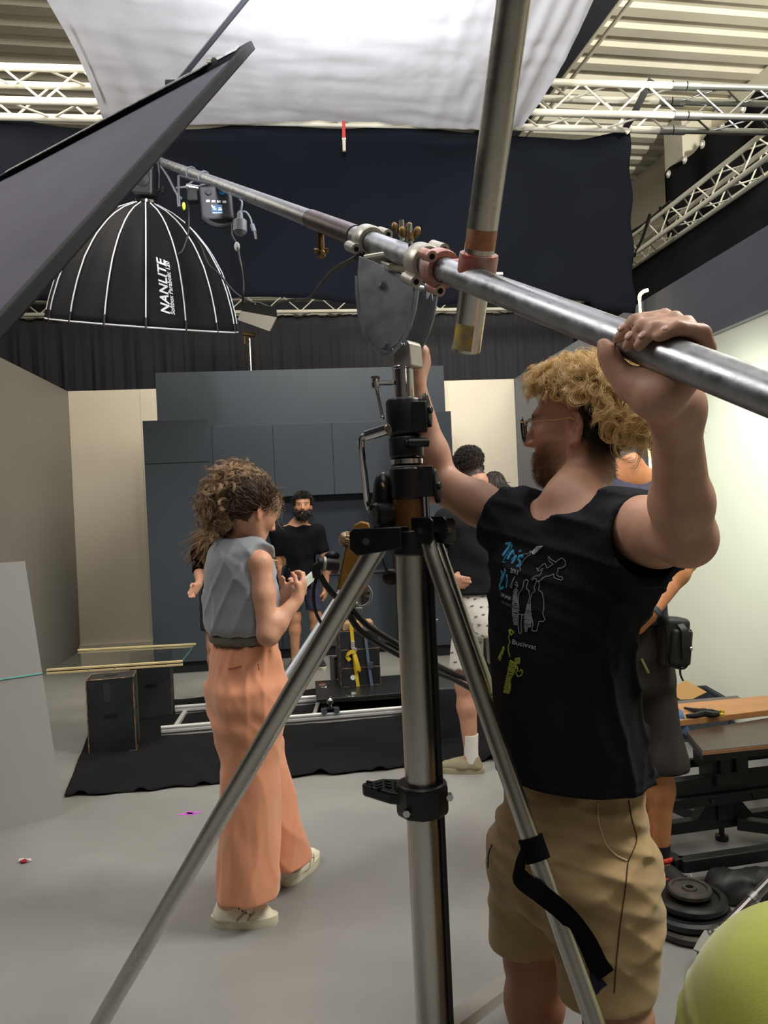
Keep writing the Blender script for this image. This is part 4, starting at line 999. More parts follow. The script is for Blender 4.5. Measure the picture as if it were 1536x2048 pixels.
# ---- dolly track and dolly
M_rail = mat('dolly_rail', '#d2d2cf', .35, metal=.25, var=.08, vscale=12)
tk = thing('dolly_track', 'silver camera dolly track lying on the black floor cloth', 'dolly track', onz(600, 1440))
fa, fb = onz(323, 1474), onz(914, 1424); ra, rb_ = onz(351, 1431), onz(914, 1389)
for a, b in ((fa, fb), (ra, rb_)):
    d = (b - a).normalized(); Rr = Matrix((d, UP.cross(d), UP)).transposed(); c = (a + b) / 2; L = (b - a).length
    MB().box(c + UP * .028, (L, .036, .046), Rr).build('rail_beam', M_rail, tk, smooth=0, bevel=.004)
    MB().box(c + UP * .028 - UP.cross(d) * .0185, (L, .002, .012), Rr).build('rail_groove', M_alu, tk, smooth=0)
    MB().cyl(a + UP * .064, b + UP * .064, .0145, n=14).build('rail_tube', M_rail, tk)
for s in (.035, .5, .97):
    a, b = fa.lerp(fb, s), ra.lerp(rb_, s); d = (b - a).normalized(); Rr = Matrix((d, UP.cross(d), UP)).transposed()
    MB().box((a + b) / 2 + UP * .028, ((b - a).length - .04, .03, .03), Rr).build('cross_member', M_rail, tk, smooth=0, bevel=.003)
dl = thing('dolly', 'black dolly platform standing on the silver track', 'dolly', onz(720, 1412, .1))
zp = .155; pq = [onz(633, 1399, zp), onz(872, 1380, zp), onz(872, 1344, zp), onz(630, 1362, zp)]
M_deckb = mat('dolly_deck', '#1d1f21', .35, var=.2, vscale=10)
MB().hexa([p - UP * .022 for p in pq] + pq).build('platform', M_deckb, dl, smooth=0, bevel=.003)
trd = (fb - fa).normalized(); trn = UP.cross(trd)
for a, b, s in ((fa, fb, .56), (fa, fb, .86), (ra, rb_, .52), (ra, rb_, .86)):
    p = a.lerp(b, s) + UP * .085; 
    o = MB().box(p + UP * .018, (.11, .05, .02), Matrix((trd, trn, UP)).transposed()).build('wheel_truck', M_blackm, dl, smooth=0, bevel=.006)
    for k_ in (-1, 1): MB().cyl(p + trd * k_ * .045 - trn * .03 + UP * .004, p + trd * k_ * .045 + trn * .03 + UP * .004, .021, n=14).build('wheel', mat('blue_grey_wheel', '#4b5260', .35) if 'blue_grey_wheel' not in bpy.data.materials else bpy.data.materials['blue_grey_wheel'], o)
    if (a is fa) and s == .56: MB().ball(p + UP * .075 - trn * .02, .027, 14, 10).cyl(p + UP * .03 - trn * .02, p + UP * .06 - trn * .02, .012, n=10).build('ball_knob', M_chrome, dl)
for px, py in ((648, 1371), (702, 1389)):
    MB().lathe([(.028, .008), (.045, .008), (.047, 0), (.044, -.001)], onz(px, py, zp), UP, 20).build('lashing_ring', M_chrome, dl)
mb = MB().cyl(onz(668, 1358, zp), onz(668, 1358, zp) + UP * .17, .03, n=18); mb.build('socket', M_alu, dl)
MB().lathe([(.024, 0), (.034, 0), (.034, .02), (.024, .02), (.024, 0)], onz(668, 1358, zp) + UP * .16, UP, 18).build('socket_rim', M_chrome, dl)
# stack of boxes strapped on the dolly
sc0 = onz(716, 1372, zp); R_ = math.atan2(trd.y, trd.x); hb = .142
cpos = V(sc0.x, sc0.y + .17, zp)
for i, nm in enumerate(('lowest', 'middle', 'topmost')):
    apple_box('black apple box on the dolly, %s of the strapped stack' % nm, cpos + UP * (hb + .001) * i, R_, .31, .34, hb, slots=False, worn=.0022)
ztop = zp + 3 * (hb + .001)
trf = cpos - trn * .17
lab(MB().lathe([(0, 0), (.02, 0), (.02, .001)], trf + UP * .07 - trd * .06 - trn * .003, -trn, 16).build('sticker', M_white, bpy.data.objects['apple_box.002'] if 'apple_box.002' in bpy.data.objects else None), 'white round sticker')
tag(MB().box(cpos + UP * (ztop - zp + .03) - trn * .06, (.24, .16, .06), Matrix((trd, trn, UP)).transposed()).build('wood_block', mat('raw_pine', '#b3926a', .7, var=.2, vscale=18, stretch=(.2, 1, 1)), smooth=0, bevel=.005), 'raw pine block on top of the strapped boxes', 'block')
M_yel = mat('yellow_webbing', '#d6b62a', .7, bump=.1, bscale=300)
st = thing('ratchet_strap', 'yellow ratchet strap running down the stacked boxes on the dolly', 'strap', trf)
def sp(px, py, d=.0): return at(px, py, trf.y - .012 - d)
MB().strap(catmull([sp(702, 1243), sp(705, 1280), sp(708, 1310), sp(713, 1350), sp(719, 1391)], 5), .026, CR, .003).build('webbing', M_yel, st)
MB().box(sp(706, 1289, .012), (.034, .02, .055), None).box(sp(709, 1299, .015), (.042, .02, .03), None).build('buckle', M_chrome, st, smooth=0, bevel=.003)
MB().strap(catmull([sp(712, 1305, .02), sp(702, 1304, .03), sp(694, 1312, .02), sp(700, 1321, .02)], 5), .028, (CU + CR * .3), .004).build('knot', M_yel, st)
MB().strap(catmull([sp(709, 1308, .02), sp(714, 1325, .03), sp(718, 1341, .025), sp(713, 1343, .015)], 5), .03, CR, .004).build('loose_end', M_yel, st)
st2 = thing('grey_strap', 'blue grey lashing strap beside the yellow strap on the boxes', 'strap', trf)
MB().strap(catmull([sp(727, 1245), sp(733, 1290), sp(738, 1330), sp(746, 1386)], 5), .022, CR, .003).build('webbing', mat('blue_grey_webbing', '#5a6678', .7), st2)
MB().box(sp(742, 1330, .008), (.03, .016, .05)).build('buckle', M_navy, st2, smooth=0, bevel=.003)
# round reflector plate with ball joint on the stack
rp_ = thing('camera_mount', 'round silver plate on a ball joint above the strapped boxes', 'mount', cpos + UP * (ztop - zp + .06))
pc_ = at(722, 1190, trf.y + .05)
MB().lathe([(0, .004), (.08, .004), (.088, .008), (.095, .006), (.095, -.008), (0, -.01)], pc_, V(-.35, -1, .15), 28).build('plate', mat('silver_plate', '#aaa9a6', .4, metal=.5), rp_)
MB().lathe([(.083, 0), (.088, .0105), (.091, .0105), (.0945, .004)], pc_ + V(0, 0, 0), V(-.35, -1, .15), 28).build('rubber_rim', M_blackm, rp_)
MB().ball(at(711, 1207, trf.y + .02), .028, 14, 10).cyl(at(711, 1210, trf.y + .03), V(*at(713, 1240, trf.y + .03)), .016, n=12).cyl(at(712, 1216, trf.y + .02), at(724, 1216, trf.y + .02), .007, n=8).cyl(at(724, 1210, trf.y + .02), at(724, 1224, trf.y + .02), .006, n=8).build('ball_joint', M_alu, rp_)
lab(MB().box(at(712, 1185, trf.y - .02), (.02, .004, .13), Matrix.Rotation(.35, 3, 'Y')).build('tape', mat('orange_tape', '#d58a25', .6), rp_, smooth=0), 'orange tape strip')
# thick cables sagging from the winch behind the column
cable('winch_cable', 'thick black cable sagging from the winch behind the column, upper one', [at(690, 1200, 1.98), at(704, 1216, 1.98), at(735, 1250, 2.0), at(790, 1285, 2.05), at(850, 1318, 2.1), at(905, 1346, 2.2), at(960, 1368, 2.4)], .0085)
cable('winch_cable', 'thick black cable sagging from the winch behind the column, lower one', [at(690, 1205, 1.98), at(700, 1232, 1.98), at(725, 1265, 2.0), at(790, 1305, 2.05), at(850, 1336, 2.1), at(905, 1358, 2.2), at(955, 1385, 2.4)], .0085)
cable('motor_cable', 'thin black cable looping down from the winch motor', [at(634, 1150, 1.94), at(627, 1185, 1.94), at(632, 1225, 1.95), at(652, 1258, 1.97), at(668, 1262, 2.0)], .0045)
cable('motor_cable', 'black cable running from the winch motor to behind the left stand leg', [at(640, 1150, 1.94), at(652, 1170, 1.94), at(668, 1190, 1.95), at(690, 1205, 1.98)], .008)
tag(MB().cyl(at(694, 1165, 5.1), onz(446, 1545, .02), .020, n=16).build('grey_tube', mat('pale_grey_tube', '#a9aeb3', .4, metal=.3), smooth=60), 'pale grey tube leaning behind the woman in orange trousers', 'tube')
# equipment case and thin clamp stand right of the column
c = onz(890, 1482); tag(MB().box(c + V(0, .25, .17), (.20, .48, .34), Matrix.Rotation(.05, 3, 'Z')).build('equipment_case', M_abox, smooth=0, bevel=.01), 'black equipment case behind the column of the stand', 'case')
t = thing('small_stand', 'thin black stand with a silver clamp right of the steel column', 'stand', onz(866, 1392))
_c = onz(866, 1392); MB().cyl(_c, V(_c.x, _c.y, at(857, 1205, _c.y).z), .018, n=12).build('pole', M_blackm, t)
for k_ in range(3):
    a = k_ * 2.09 + .4; MB().cyl(_c + UP * .25, _c + V(math.cos(a) * .3, math.sin(a) * .3, .01), .010, n=8).build('leg', M_blackm, t)
MB().cyl(at(857, 1208, _c.y), at(866, 1208, _c.y), .028, n=12).cyl(at(862, 1212, _c.y - .03), at(864, 1238, _c.y - .03), .014, n=10).ball(at(866, 1240, _c.y - .03), .022, 10, 8).cyl(at(860, 1238, _c.y - .03), at(876, 1240, _c.y - .03), .01, n=8).build('clamp', M_chrome, t)

# ---- floor bits
p = onz(380, 1627); mb = MB()
for a, L in ((.25, .115), (-1.0, .07), (-.35, .06)):
    Rz = Matrix.Rotation(a, 3, 'Z'); mb.box(p + UP * .001, (L, .018, .0012), Rz)
tag(mb.build('floor_mark', mat('pink_tape', '#c65bcf', .7), smooth=0), 'small pink cross mark on the grey floor', 'mark')
p = onz(47, 1725); rs = random.Random(4); t = thing('wrapper', 'crumpled white and red wrapper on the floor at the left', 'litter', p)
for i, cl in enumerate(('#e8e2e0', '#a8263a', '#d9c9c9')):
    mb = MB().ball(p + V(-.012 + .014 * i, .006 * (-1) ** i, .008), (.016, .012, .008), 7, 5); mb.v = [(a + rs.uniform(-.004, .004), b + rs.uniform(-.004, .004), max(.0005, c + rs.uniform(-.003, .003))) for a, b, c in mb.v]
    mb.build('scrap', mat('scrap_%d' % i, cl, .6), t, smooth=0)

# ---- right side: low beam rig with boards
M_rig = mat('black_rig', '#191b1c', .5, var=.15, vscale=15)
rc = V(1.434, 3.376, 0); rga = math.radians(11); RX = V(math.cos(rga), math.sin(rga), 0); RY = V(-math.sin(rga), math.cos(rga), 0); RRg = Matrix((RX, RY, UP)).transposed()
def rgp(a, b, z=0): return rc + RX * a + RY * b + UP * z
rig = thing('beam_rig', 'low black steel rig with beam and square tube base on the right', 'rig', rc)
def sqbar(a, b, s, name='base_bar', h=None):
    d = b - a; Rr = Matrix((d.normalized(), UP.cross(d).normalized(), d.normalized().cross(UP.cross(d).normalized()))).transposed()
    return MB().box((a + b) / 2, (d.length, s, h or s), Rr).build(name, M_rig, rig, smooth=0, bevel=.004)
zb_ = .085
sqbar(rgp(-.40, -.30, zb_), rgp(.95, -.30, zb_), .05); sqbar(rgp(-.62, .02, zb_), rgp(.95, .02, zb_), .05); sqbar(rgp(-.62, .46, zb_), rgp(.52, .46, zb_), .05)
sqbar(rgp(-.40, -.30, zb_), rgp(-.58, .46, zb_), .05); sqbar(rgp(.52, .46, zb_), rgp(.95, -.30, zb_), .05)
sqbar(rgp(.05, -.02, zb_), rgp(.42, -.30, zb_), .05); sqbar(rgp(-.05, .04, zb_), rgp(-.16, .46, zb_), .05)
for a, b in ((-.38, -.29), (.0, .02), (.50, .45), (.9, -.28), (-.6, .44)):
    MB().lathe([(.028, 0), (.028, .02), (.012, .025), (.012, .065)], rgp(a, b, 0), UP, 14).build('foot', M_black, rig)
for k_ in (-1, 1):
    MB().prism([(0, 0), (.14 * k_, 0), (.03 * k_, .14), (0, .14)], rgp(0, .02, zb_ + .02), RX, UP, .05).build('gusset', M_rig, rig, smooth=0)
MB().box(rgp(0, .02, .17), (.075, .075, .14), RRg).build('post', M_rig, rig, smooth=0, bevel=.004)
for k_ in (-1, 1):
    MB().cyl(rgp(k_ * .03, -.03, .21), rgp(k_ * .10, -.05, .215), .007, n=8).prism([(math.cos(a) * .02 * (1 + .4 * math.cos(2 * a)), math.sin(a) * .016) for a in np.linspace(0, 6.28, 17)[:-1]], rgp(k_ * .10, -.05, .215), RY, UP, .008).build('wing_bolt', M_rig, rig, smooth=30)
MB().box(rgp(.0, .0, .30), (.14, .14, .06), RRg).build('clamp_block', M_rig, rig, smooth=0, bevel=.006)
b0 = (-.62, .95)
MB().box(rgp(.17, -.02, .275), (1.6, .05, .07), RRg).build('lower_beam', M_rig, rig, smooth=0, bevel=.004)
MB().box(rgp(.17, -.035, .215), (1.6, .06, .045), RRg).build('lower_beam', M_rig, rig, smooth=0, bevel=.004)
MB().box(rgp(.17, .10, .325), (1.6, .03, .035), RRg).build('upper_rail', M_rig, rig, smooth=0, bevel=.004)
MB().box(rgp(.0, .02, .365), (.16, .15, .075), RRg).box(rgp(-.03, -.06, .36), (.05, .03, .08), RRg).box(rgp(.05, -.06, .355), (.06, .03, .09), RRg).build('head_block', M_rig, rig, smooth=0, bevel=.006)
MB().lathe([(.055, 0), (.06, .008), (.06, .016), (.03, .02), (.026, .05), (.04, .055), (.04, .06)], rgp(0, .02, .40), UP, 18).build('swivel', M_alu if 0 else M_rig, rig)
MB().tube(catmull([rgp(-.24, .46, .11), rgp(-.24, .46, .15), rgp(-.20, .46, .15), rgp(-.20, .46, .11)], 5), .006, 6).build('lashing_eye', M_rig, rig)
M_ply = mat('brown_laminate', '#4a382f', .32, var=.12, vscale=5)
zt = .468
bq = [onz(1405, 1502, zt), onz(1640, 1478, zt), onz(1600, 1425, zt), onz(1372, 1462, zt)]
top = thing('brown_board', 'dark brown laminated board with pale edge on the black rig', 'board', (bq[0] + bq[2]) / 2)
MB().hexa([p - UP * .018 for p in bq] + bq).build('panel', M_ply, top, smooth=0, bevel=.002)
MB().hexa([bq[0] - UP * .017 + V(-.004, -.004, 0), bq[1] - UP * .017 + V(0, -.004, 0), bq[1] - UP * .017 + V(0, -.001, 0), bq[0] - UP * .017 + V(-.004, .0, 0), bq[0] - UP * .003 + V(-.004, -.004, 0), bq[1] - UP * .003 + V(0, -.004, 0), bq[1] - UP * .003 + V(0, -.001, 0), bq[0] - UP * .003 + V(-.004, 0, 0)]).build('pale_edge', mat('plywood_edge', '#a97c58', .6, var=.2, vscale=20), top, smooth=0)
MB().hexa([p - UP * .05 + RX * .01 + RY * .01 for p in bq] + [p - UP * .0185 for p in bq]).build('under_frame', M_rig, top, smooth=0)
zk = zt + .003
kq = [onz(1327, 1457, zk), onz(1600, 1424, zk), onz(1600, 1396, zk), onz(1340, 1420, zk)]
tag(MB().hexa(kq + [p + UP * .028 for p in kq]).build('wood_plank', mat('orange_plank', '#d0955f', .5, var=.15, vscale=12, stretch=(.25, 1, 1)), smooth=0, bevel=.002), 'orange brown wooden plank lying across the brown board', 'plank')
gq = [onz(1345, 1418, zk), onz(1500, 1412, zk), onz(1482, 1400, zk), onz(1352, 1412, zk)]
gq = [p + RY * .03 for p in gq]
tag(MB().hexa(gq + [p + UP * .016 for p in gq]).build('grey_board', mat('grey_board', '#6d665e', .6, var=.1), smooth=0), 'thin grey board behind the orange plank', 'board')
# black spring clamp with yellow tips lying on the plank
zc_ = zk + .028; pv = onz(1408, 1424, zc_ + .012)
cl = thing('spring_clamp', 'black plastic spring clamp with yellow tips lying on the wooden plank', 'clamp', pv - UP * .012)
def clp(px, py, dz=.012): return onz(px, py, zc_ + dz)
MB().tube([clp(1369, 1416), clp(1385, 1420), clp(1407, 1424), clp(1424, 1422), clp(1440, 1425)], [.006, .010, .016, .010, .006], 8).build('arm', M_black, cl)
MB().tube([clp(1373, 1432), clp(1390, 1431), clp(1407, 1427), clp(1424, 1429), clp(1441, 1428)], [.009, .013, .018, .016, .009], 8).build('arm', M_black, cl)
MB().cyl(pv - UP * .011, pv + UP * .016, .012, n=12).build('pivot', M_black, cl)
for py in (1423, 1430): MB().box(clp(1444, py), (.016, .02, .016)).build('tip', bpy.data.materials['yellow_webbing'], cl, smooth=0, bevel=.003)
# blue strap with ratchet
M_bw = mat('blue_webbing', '#57789e', .7, bump=.1, bscale=300)
bs = thing('blue_strap', 'blue lashing strap with ratchet hanging from the plank end', 'strap', onz(1350, 1432, zk))
yb_ = onz(1350, 1440, zk).y - .06
MB().strap(catmull([at(1347, 1418, yb_ + .05), at(1356, 1424, yb_), at(1359, 1436, yb_ - .02), at(1366, 1455, yb_ - .03), at(1374, 1470, yb_ - .04), at(1366, 1474, yb_ - .03)], 5), .045, [CR - _f0 * .3] * 26, .004).build('webbing', M_bw, bs)
MB().strap(catmull([at(1352, 1440, yb_), at(1348, 1465, yb_), at(1340, 1495, yb_ + .02), at(1333, 1530, yb_ + .04)], 5), [.05 - .03 * i / 15 for i in range(16)], CR, .004).build('webbing', mat('dark_blue_webbing', '#3a4a61', .7), bs)
MB().box(at(1346, 1427, yb_ + .02), (.05, .03, .05)).cyl(at(1336, 1424, yb_), at(1352, 1424, yb_), .012, n=10).build('ratchet', M_brass, bs, smooth=20, bevel=.004)
# crate with scraps
cz0 = onz(1318, 1486); M_crate = mat('grey_crate', '#474c52', .5)
cr_ = thing('crate', 'grey plastic crate of packing scraps behind the black rig', 'crate', cz0)
cc_ = V(cz0.x + .21, cz0.y + .16, 0); W_, D_, H_ = .44, .32, .26
MB().box(cc_ + UP * .006, (W_, D_, .012)).build('base', M_crate, cr_, smooth=0)
for o_, s_ in ((V(0, -D_ / 2, 0), (W_, .008, H_)), (V(0, D_ / 2, 0), (W_, .008, H_)), (V(-W_ / 2, 0, 0), (.008, D_, H_)), (V(W_ / 2, 0, 0), (.008, D_, H_))):
    MB().box(cc_ + o_ + UP * H_ / 2, s_).build('side', M_crate, cr_, smooth=0)
for sx_, sy_ in ((0, -1), (0, 1), (-1, 0), (1, 0)):
    MB().box(cc_ + V(sx_ * W_ / 2, sy_ * D_ / 2, H_ - .01), (.02 if sx_ else W_ + .02, .02 if sy_ else D_ + .02, .02)).build('rim', M_crate, cr_, smooth=0)
for nm, lb_, c_, s_, cl_, r_ in (('cardboard', 'torn brown cardboard piece in the grey crate', V(.03, .0, .27), (.20, .16, .006), '#b58a55', .35), ('paper', 'yellow green paper scrap in the grey crate', V(-.11, .03, .25), (.13, .12, .005), '#b9bf62', -.3), ('paper', 'pale paper sheet in the grey crate', V(-.07, .10, .262), (.16, .12, .004), '#d2c39a', .2), ('paper', 'red printed paper edge in the grey crate', V(-.02, -.10, .22), (.16, .07, .005), '#b05a4a', .5)):
    tag(MB().box(cc_ + c_, s_, Matrix.Rotation(r_, 3, 'X') @ Matrix.Rotation(r_ * 1.5, 3, 'Z')).build(nm, mat('scrap_' + cl_[1:], cl_, .7), smooth=0), lb_, nm)
# weight plates
M_rub = mat('black_rubber', '#141516', .38, var=.15, vscale=20); M_iron = mat('worn_iron', '#2a2826', .6, var=.4, vscale=25, col2='#4a4238')
px0 = onz(1380, 1852); zz = 0
for i, (r, h, dx, dy, m_, lb_) in enumerate(((.150, .036, 0, 0, M_iron, 'dark iron weight plate lying on the floor, lowest of the pile'), (.148, .036, -.004, .012, M_rub, 'black rubber weight plate, second from the floor'), (.125, .034, .012, .018, M_rub, 'glossy black weight plate, second from the top of the pile'), (.076, .024, .012, .022, M_iron, 'small worn iron weight plate on top of the pile'))):
    c = px0 + V(dx, dy, zz)
    o = MB().lathe([(.014, 0), (r * .9, 0), (r, h * .25), (r, h * .75), (r * .93, h), (r * .80, h), (r * .76, h * .72), (r * .36, h * .72), (r * .32, h), (.014, h), (.014, 0)], c, UP, 40).build('weight_plate', m_, smooth=40)
    tag(o, lb_, 'weight plate', 'weight plates by the rig'); zz += h
# black bag
bg = SDF(); b0 = onz(1515, 1812); bg.ell(b0 + V(.02, .08, .03), (.15, .09, .045), k=.02).ell(b0 + V(-.10, .08, .035), (.05, .06, .045), k=.05).ell(b0 + V(.14, .08, .03), (.12, .08, .045), k=.05).cone(b0 + V(-.10, .05, .07), b0 + V(.1, .08, .06), .015, .015, k=.05)
_fb = folds(11, 38, 2.0, 6); _fb2 = ridges(12, 30, 1.4, 5); bg.field(lambda P: .010 * _fb(P) + .016 * _fb2(P)); bg.plane((0, 0, .003), (0, 0, -1))
_o = sdf_obj(bg, b0 + V(-.3, -.1, -.02), b0 + V(.4, .32, .2), .009, 'black_bag', mat('bag_vinyl', '#1c1d1f', .55, bump=.1, bscale=60)); tag(_o, 'crumpled black bag on the floor behind the caster stand', 'bag')
# rolling stand leg with caster
cw = onz(1418, 1940); YC = cw.y
cs = thing('caster_stand', 'chrome stand leg on a braked caster beside the weight plates', 'stand', cw)
M_cw = mat('caster_grey', '#8f8d86', .5)
wcn = V(cw.x - .005, YC, .038)
ax = V(.75, -.66, 0).normalized()
MB().lathe([(0, -.014), (.02, -.014), (.022, -.010), (.034, -.013), (.038, -.008), (.038, .008), (.034, .013), (.022, .010), (.02, .014), (0, .014)], wcn, ax, 24).build('wheel', M_cw, cs)
for k_ in (-1, 1): MB().prism([(-.03, .0), (-.012, -.012), (.012, -.012), (.052, .045), (.05, .06), (-.03, .045)], wcn + ax * .02 * k_, V(.66, .75, 0), UP, .004).build('fork', M_alu, cs, smooth=0, bevel=.002)
MB().prism([(-.05, .038), (-.06, .05), (-.02, .060), (.05, .066), (.05, .056), (-.02, .048)], wcn, V(.66, .75, 0), UP, .045).build('brake_pedal', M_cw, cs, smooth=0, bevel=.004)
la, lb2 = at(1436, 1868, YC + .02), at(1600, 1700, YC + .16)
MB().cyl(la, lb2, .0165, n=18).build('leg', mat('clear_chrome', '#9d9893', .18, metal=.9), cs)
MB().cyl(wcn + UP * .055 + V(.03, .03, 0), la + (lb2 - la) * .04, .021, n=14).ball(la, .024, 14, 10).build('socket', M_alu, cs)
lm = la.lerp(lb2, .42); MB().pipe(lm - (lb2 - la) * .03, lm + (lb2 - la) * .03, .019, .004, 18).build('sleeve', M_alu, cs)
MB().cyl(lm - _f0 * .018, lm - _f0 * .03, .007, n=8).build('bolt', M_chrome, cs)
# lime green beanbag close to the camera
gb = SDF(); G0 = at(1668, 2118, 1.62)
gb.ell((G0.x, G0.y, G0.z), (.30, .31, .31), k=.02).ell((G0.x + .05, G0.y, .2), (.34, .36, .22), k=.15)
_fg = folds(21, 9, 1.4, 5); gb.field(lambda P: .010 * _fg(P)); gb.plane((0, 0, .003), (0, 0, -1))
sdir = V(-.62, -.35, .70).normalized()
def seam_field(P):
    q = P - np.array(tuple(G0)); nn = np.array(tuple((CU * .80 - CR * -.55 - _f0 * .2).normalized())); d = q @ nn + .135
    return .011 * np.exp(-(d / .009) ** 2) - .006 * np.exp(-((np.abs(d) - .024) / .012) ** 2)
gb.field(seam_field)
_o = sdf_obj(gb, (G0.x - .48, G0.y - .48, -.02), (G0.x + .5, G0.y + .5, G0.z + .4), .011, 'beanbag', mat('lime_fabric', '#a9b446', .85, sheen=.4, bump=.25, bscale=420, var=.08, vscale=8)); tag(_o, 'lime green beanbag in the near lower right corner', 'beanbag')
# slim lit tube lamp on the right set wall
M_led = mat('warm_tube', '#fff0c0', .4, emis='#ffe3a0', estr=3.0)
yl = 5.72; t = thing('tube_lamp', 'slim lit tube lamp with hooked top on the right set wall', 'lamp', at(1303, 968, yl))
MB().tube([at(1279, 598, yl), at(1290, 780, yl), at(1303, 966, yl)], .010, 8).build('tube', M_led, t)
MB().tube(catmull([at(1279, 600, yl), at(1280, 590, yl), at(1287, 583, yl), at(1296, 580, yl)], 5), .013, 8).build('hook', M_led, t)
# ================================================================== PEOPLE: shared tools
class Fr:
    def __init__(s, o, fwd, up=(0, 0, 1), sc=1.0):
        s.o = Vector(o); s.f = Vector(fwd).normalized(); s.r = s.f.cross(Vector(up)).normalized(); s.u = s.r.cross(s.f); s.s = sc
        s.R = Matrix((s.r, s.f, s.u)).transposed(); s.A = np.array([tuple(s.r), tuple(s.f), tuple(s.u)]).T
    def p(s, x, y, z): return s.o + (s.r * x + s.f * y + s.u * z) * s.s
    def loc(s, P): return ((P - np.array(tuple(s.o))) @ s.A) / s.s
    def dirw(s, x, y, z): return s.r * x + s.f * y + s.u * z
def add_head(sd, H, fem=False):
    k = H.s; p = H.p; R = H.R; j = .92 if fem else 1.0
    sd.ell(p(0, -.012, .034), [.076 * k, .098 * k, .085 * k], R, .02)
    sd.ell(p(0, .030, -.035), [.059 * k * j, .064 * k, .080 * k], R, .03)
    sd.ell(p(0, .066, -.098), [.026 * k * j, .024 * k, .020 * k], R, .03)
    for s in (-1, 1):
        sd.cone(p(s * .054 * j, .002, -.050), p(s * .022, .064, -.096), .019 * k, .017 * k, .03)
        sd.ell(p(s * .042, .062, -.022), [.022 * k, .022 * k, .024 * k], R, .03)
        sd.ell(p(s * .033, .101, .002), [.017 * k, .013 * k, .010 * k], R, .012, 's')
    sd.cone(p(-.036, .080, .024), p(.036, .080, .024), .012 * k, .012 * k, .022)
    sd.cone(p(0, .092, .012), p(0, .113, -.028), .0075 * k, .0115 * k, .012)
    for s in (-1, 1):
        sd.ell(p(s * .012, .101, -.034), [.0085 * k, .011 * k, .0075 * k], R, .008)
        sd.ell(p(s * .032, .0835, .002), .0115 * k, None, .003)
    sd.cone(p(-.019, .088, -.061), p(.019, .088, -.061), .0062 * k, .0062 * k, .010)
    sd.cone(p(-.016, .086, -.072), p(.016, .086, -.072), .0072 * k, .0072 * k, .010)
    sd.ell(p(0, .100, -.0662), [.022 * k, .010 * k, .0018 * k], R, .004, 's')
    for s in (-1, 1):
        c = p(s * .079, -.008, -.008); E = Fr(c, H.dirw(s * .90, .44, 0), H.u + H.f * -.18, 1)
        sd.ell(c, [.022 * k, .0075 * k, .035 * k], E.R, .006)
        sd.ell(c + E.f * .006 * k + H.u * .004 * k, [.0125 * k, .0065 * k, .022 * k], E.R, .004, 's')
        sd.chain([c + (E.r * a + E.u * b) * k + E.f * .003 * k for a, b in ((-.012, -.026), (.012 * 0, -.033))], [.005 * k] * 2, .005)
        sd.cone(c + E.f * .004 * k + (E.r * .004 * s + E.u * .012) * k, c + E.f * .004 * k + (E.u * -.012) * k, .0028 * k, .0032 * k, .004)
def head_tint(L, col, base, brow=None, beard=None, scalp=None, eye=True, lip=(.45, .17, .14), blush=.35):
    """blend face colours; L are head coordinates"""
    def g(c, r): return np.exp(-(((L - np.array(c)) / np.array(r)) ** 2).sum(1))
    def mix(col, c, m): return col * (1 - m[:, None]) + np.array(c) * m[:, None]
    red = np.array(base) * np.array([1.08, .78, .74])
    m = np.zeros(len(L))
    for s in (-1, 1):
        m = np.maximum(m, blush * g((s * .045, .07, -.022), (.025, .04, .022))); m = np.maximum(m, .55 * g((s * .085, -.005, -.008), (.02, .03, .04)))
    m = np.maximum(m, .5 * g((0, .115, -.03), (.018, .025, .014))); col = mix(col, red, m)
    col = mix(col, lip, .85 * np.clip(1.6 * g((0, .095, -.0665), (.020, .018, .0085)), 0, 1))
    if brow is not None:
        for s in (-1, 1): col = mix(col, brow, .9 * np.clip(1.8 * g((s * .034, .09, .023 + .0), (.019, .025, .0055)), 0, 1))
    if beard is not None:
        bm = ((L[:, 2] < -.030 - .25 * np.clip(L[:, 1] - .045, 0, 1)) & (L[:, 1] > -.004) & (L[:, 2] > -.125)) | ((np.abs(L[:, 2] + .0515) < .006) & (np.abs(L[:, 0]) < .026) & (L[:, 1] > .07))
        bm &= ~((np.abs(L[:, 0]) < .019) & (np.abs(L[:, 2] + .067) < .0095) & (L[:, 1] > .07)); bm &= ~((L[:, 2] > -.047) & (L[:, 1] > .078)); bm &= L[:, 1] > .012 + 1.3 * np.clip(-.080 - L[:, 2], 0, 1)
        col = mix(col, beard[0], beard[1] * bm.astype(float))
    if scalp is not None:
        sm = scalp[1](L).astype(float); col = mix(col, scalp[0], sm * scalp[2])
    if eye:
        for s in (-1, 1):
            c = np.array((s * .032, .0835, .002)); d = np.linalg.norm(L - c, axis=1)
            e = (d < .0132) & (L[:, 1] > .0885) & (np.abs(L[:, 2] - .002) < .0062); col = np.where(e[:, None], np.array((.62, .58, .55)), col)
            ir = e & (np.hypot(L[:, 0] - c[0], L[:, 2] - .002) < .0058); col = np.where(ir[:, None], np.array((.07, .045, .03)), col)
            ld = (d < .0145) & (L[:, 1] > .088) & (np.abs(L[:, 2] - .0088) < .002); col = np.where(ld[:, None], np.array(base) * .35, col)
    return col
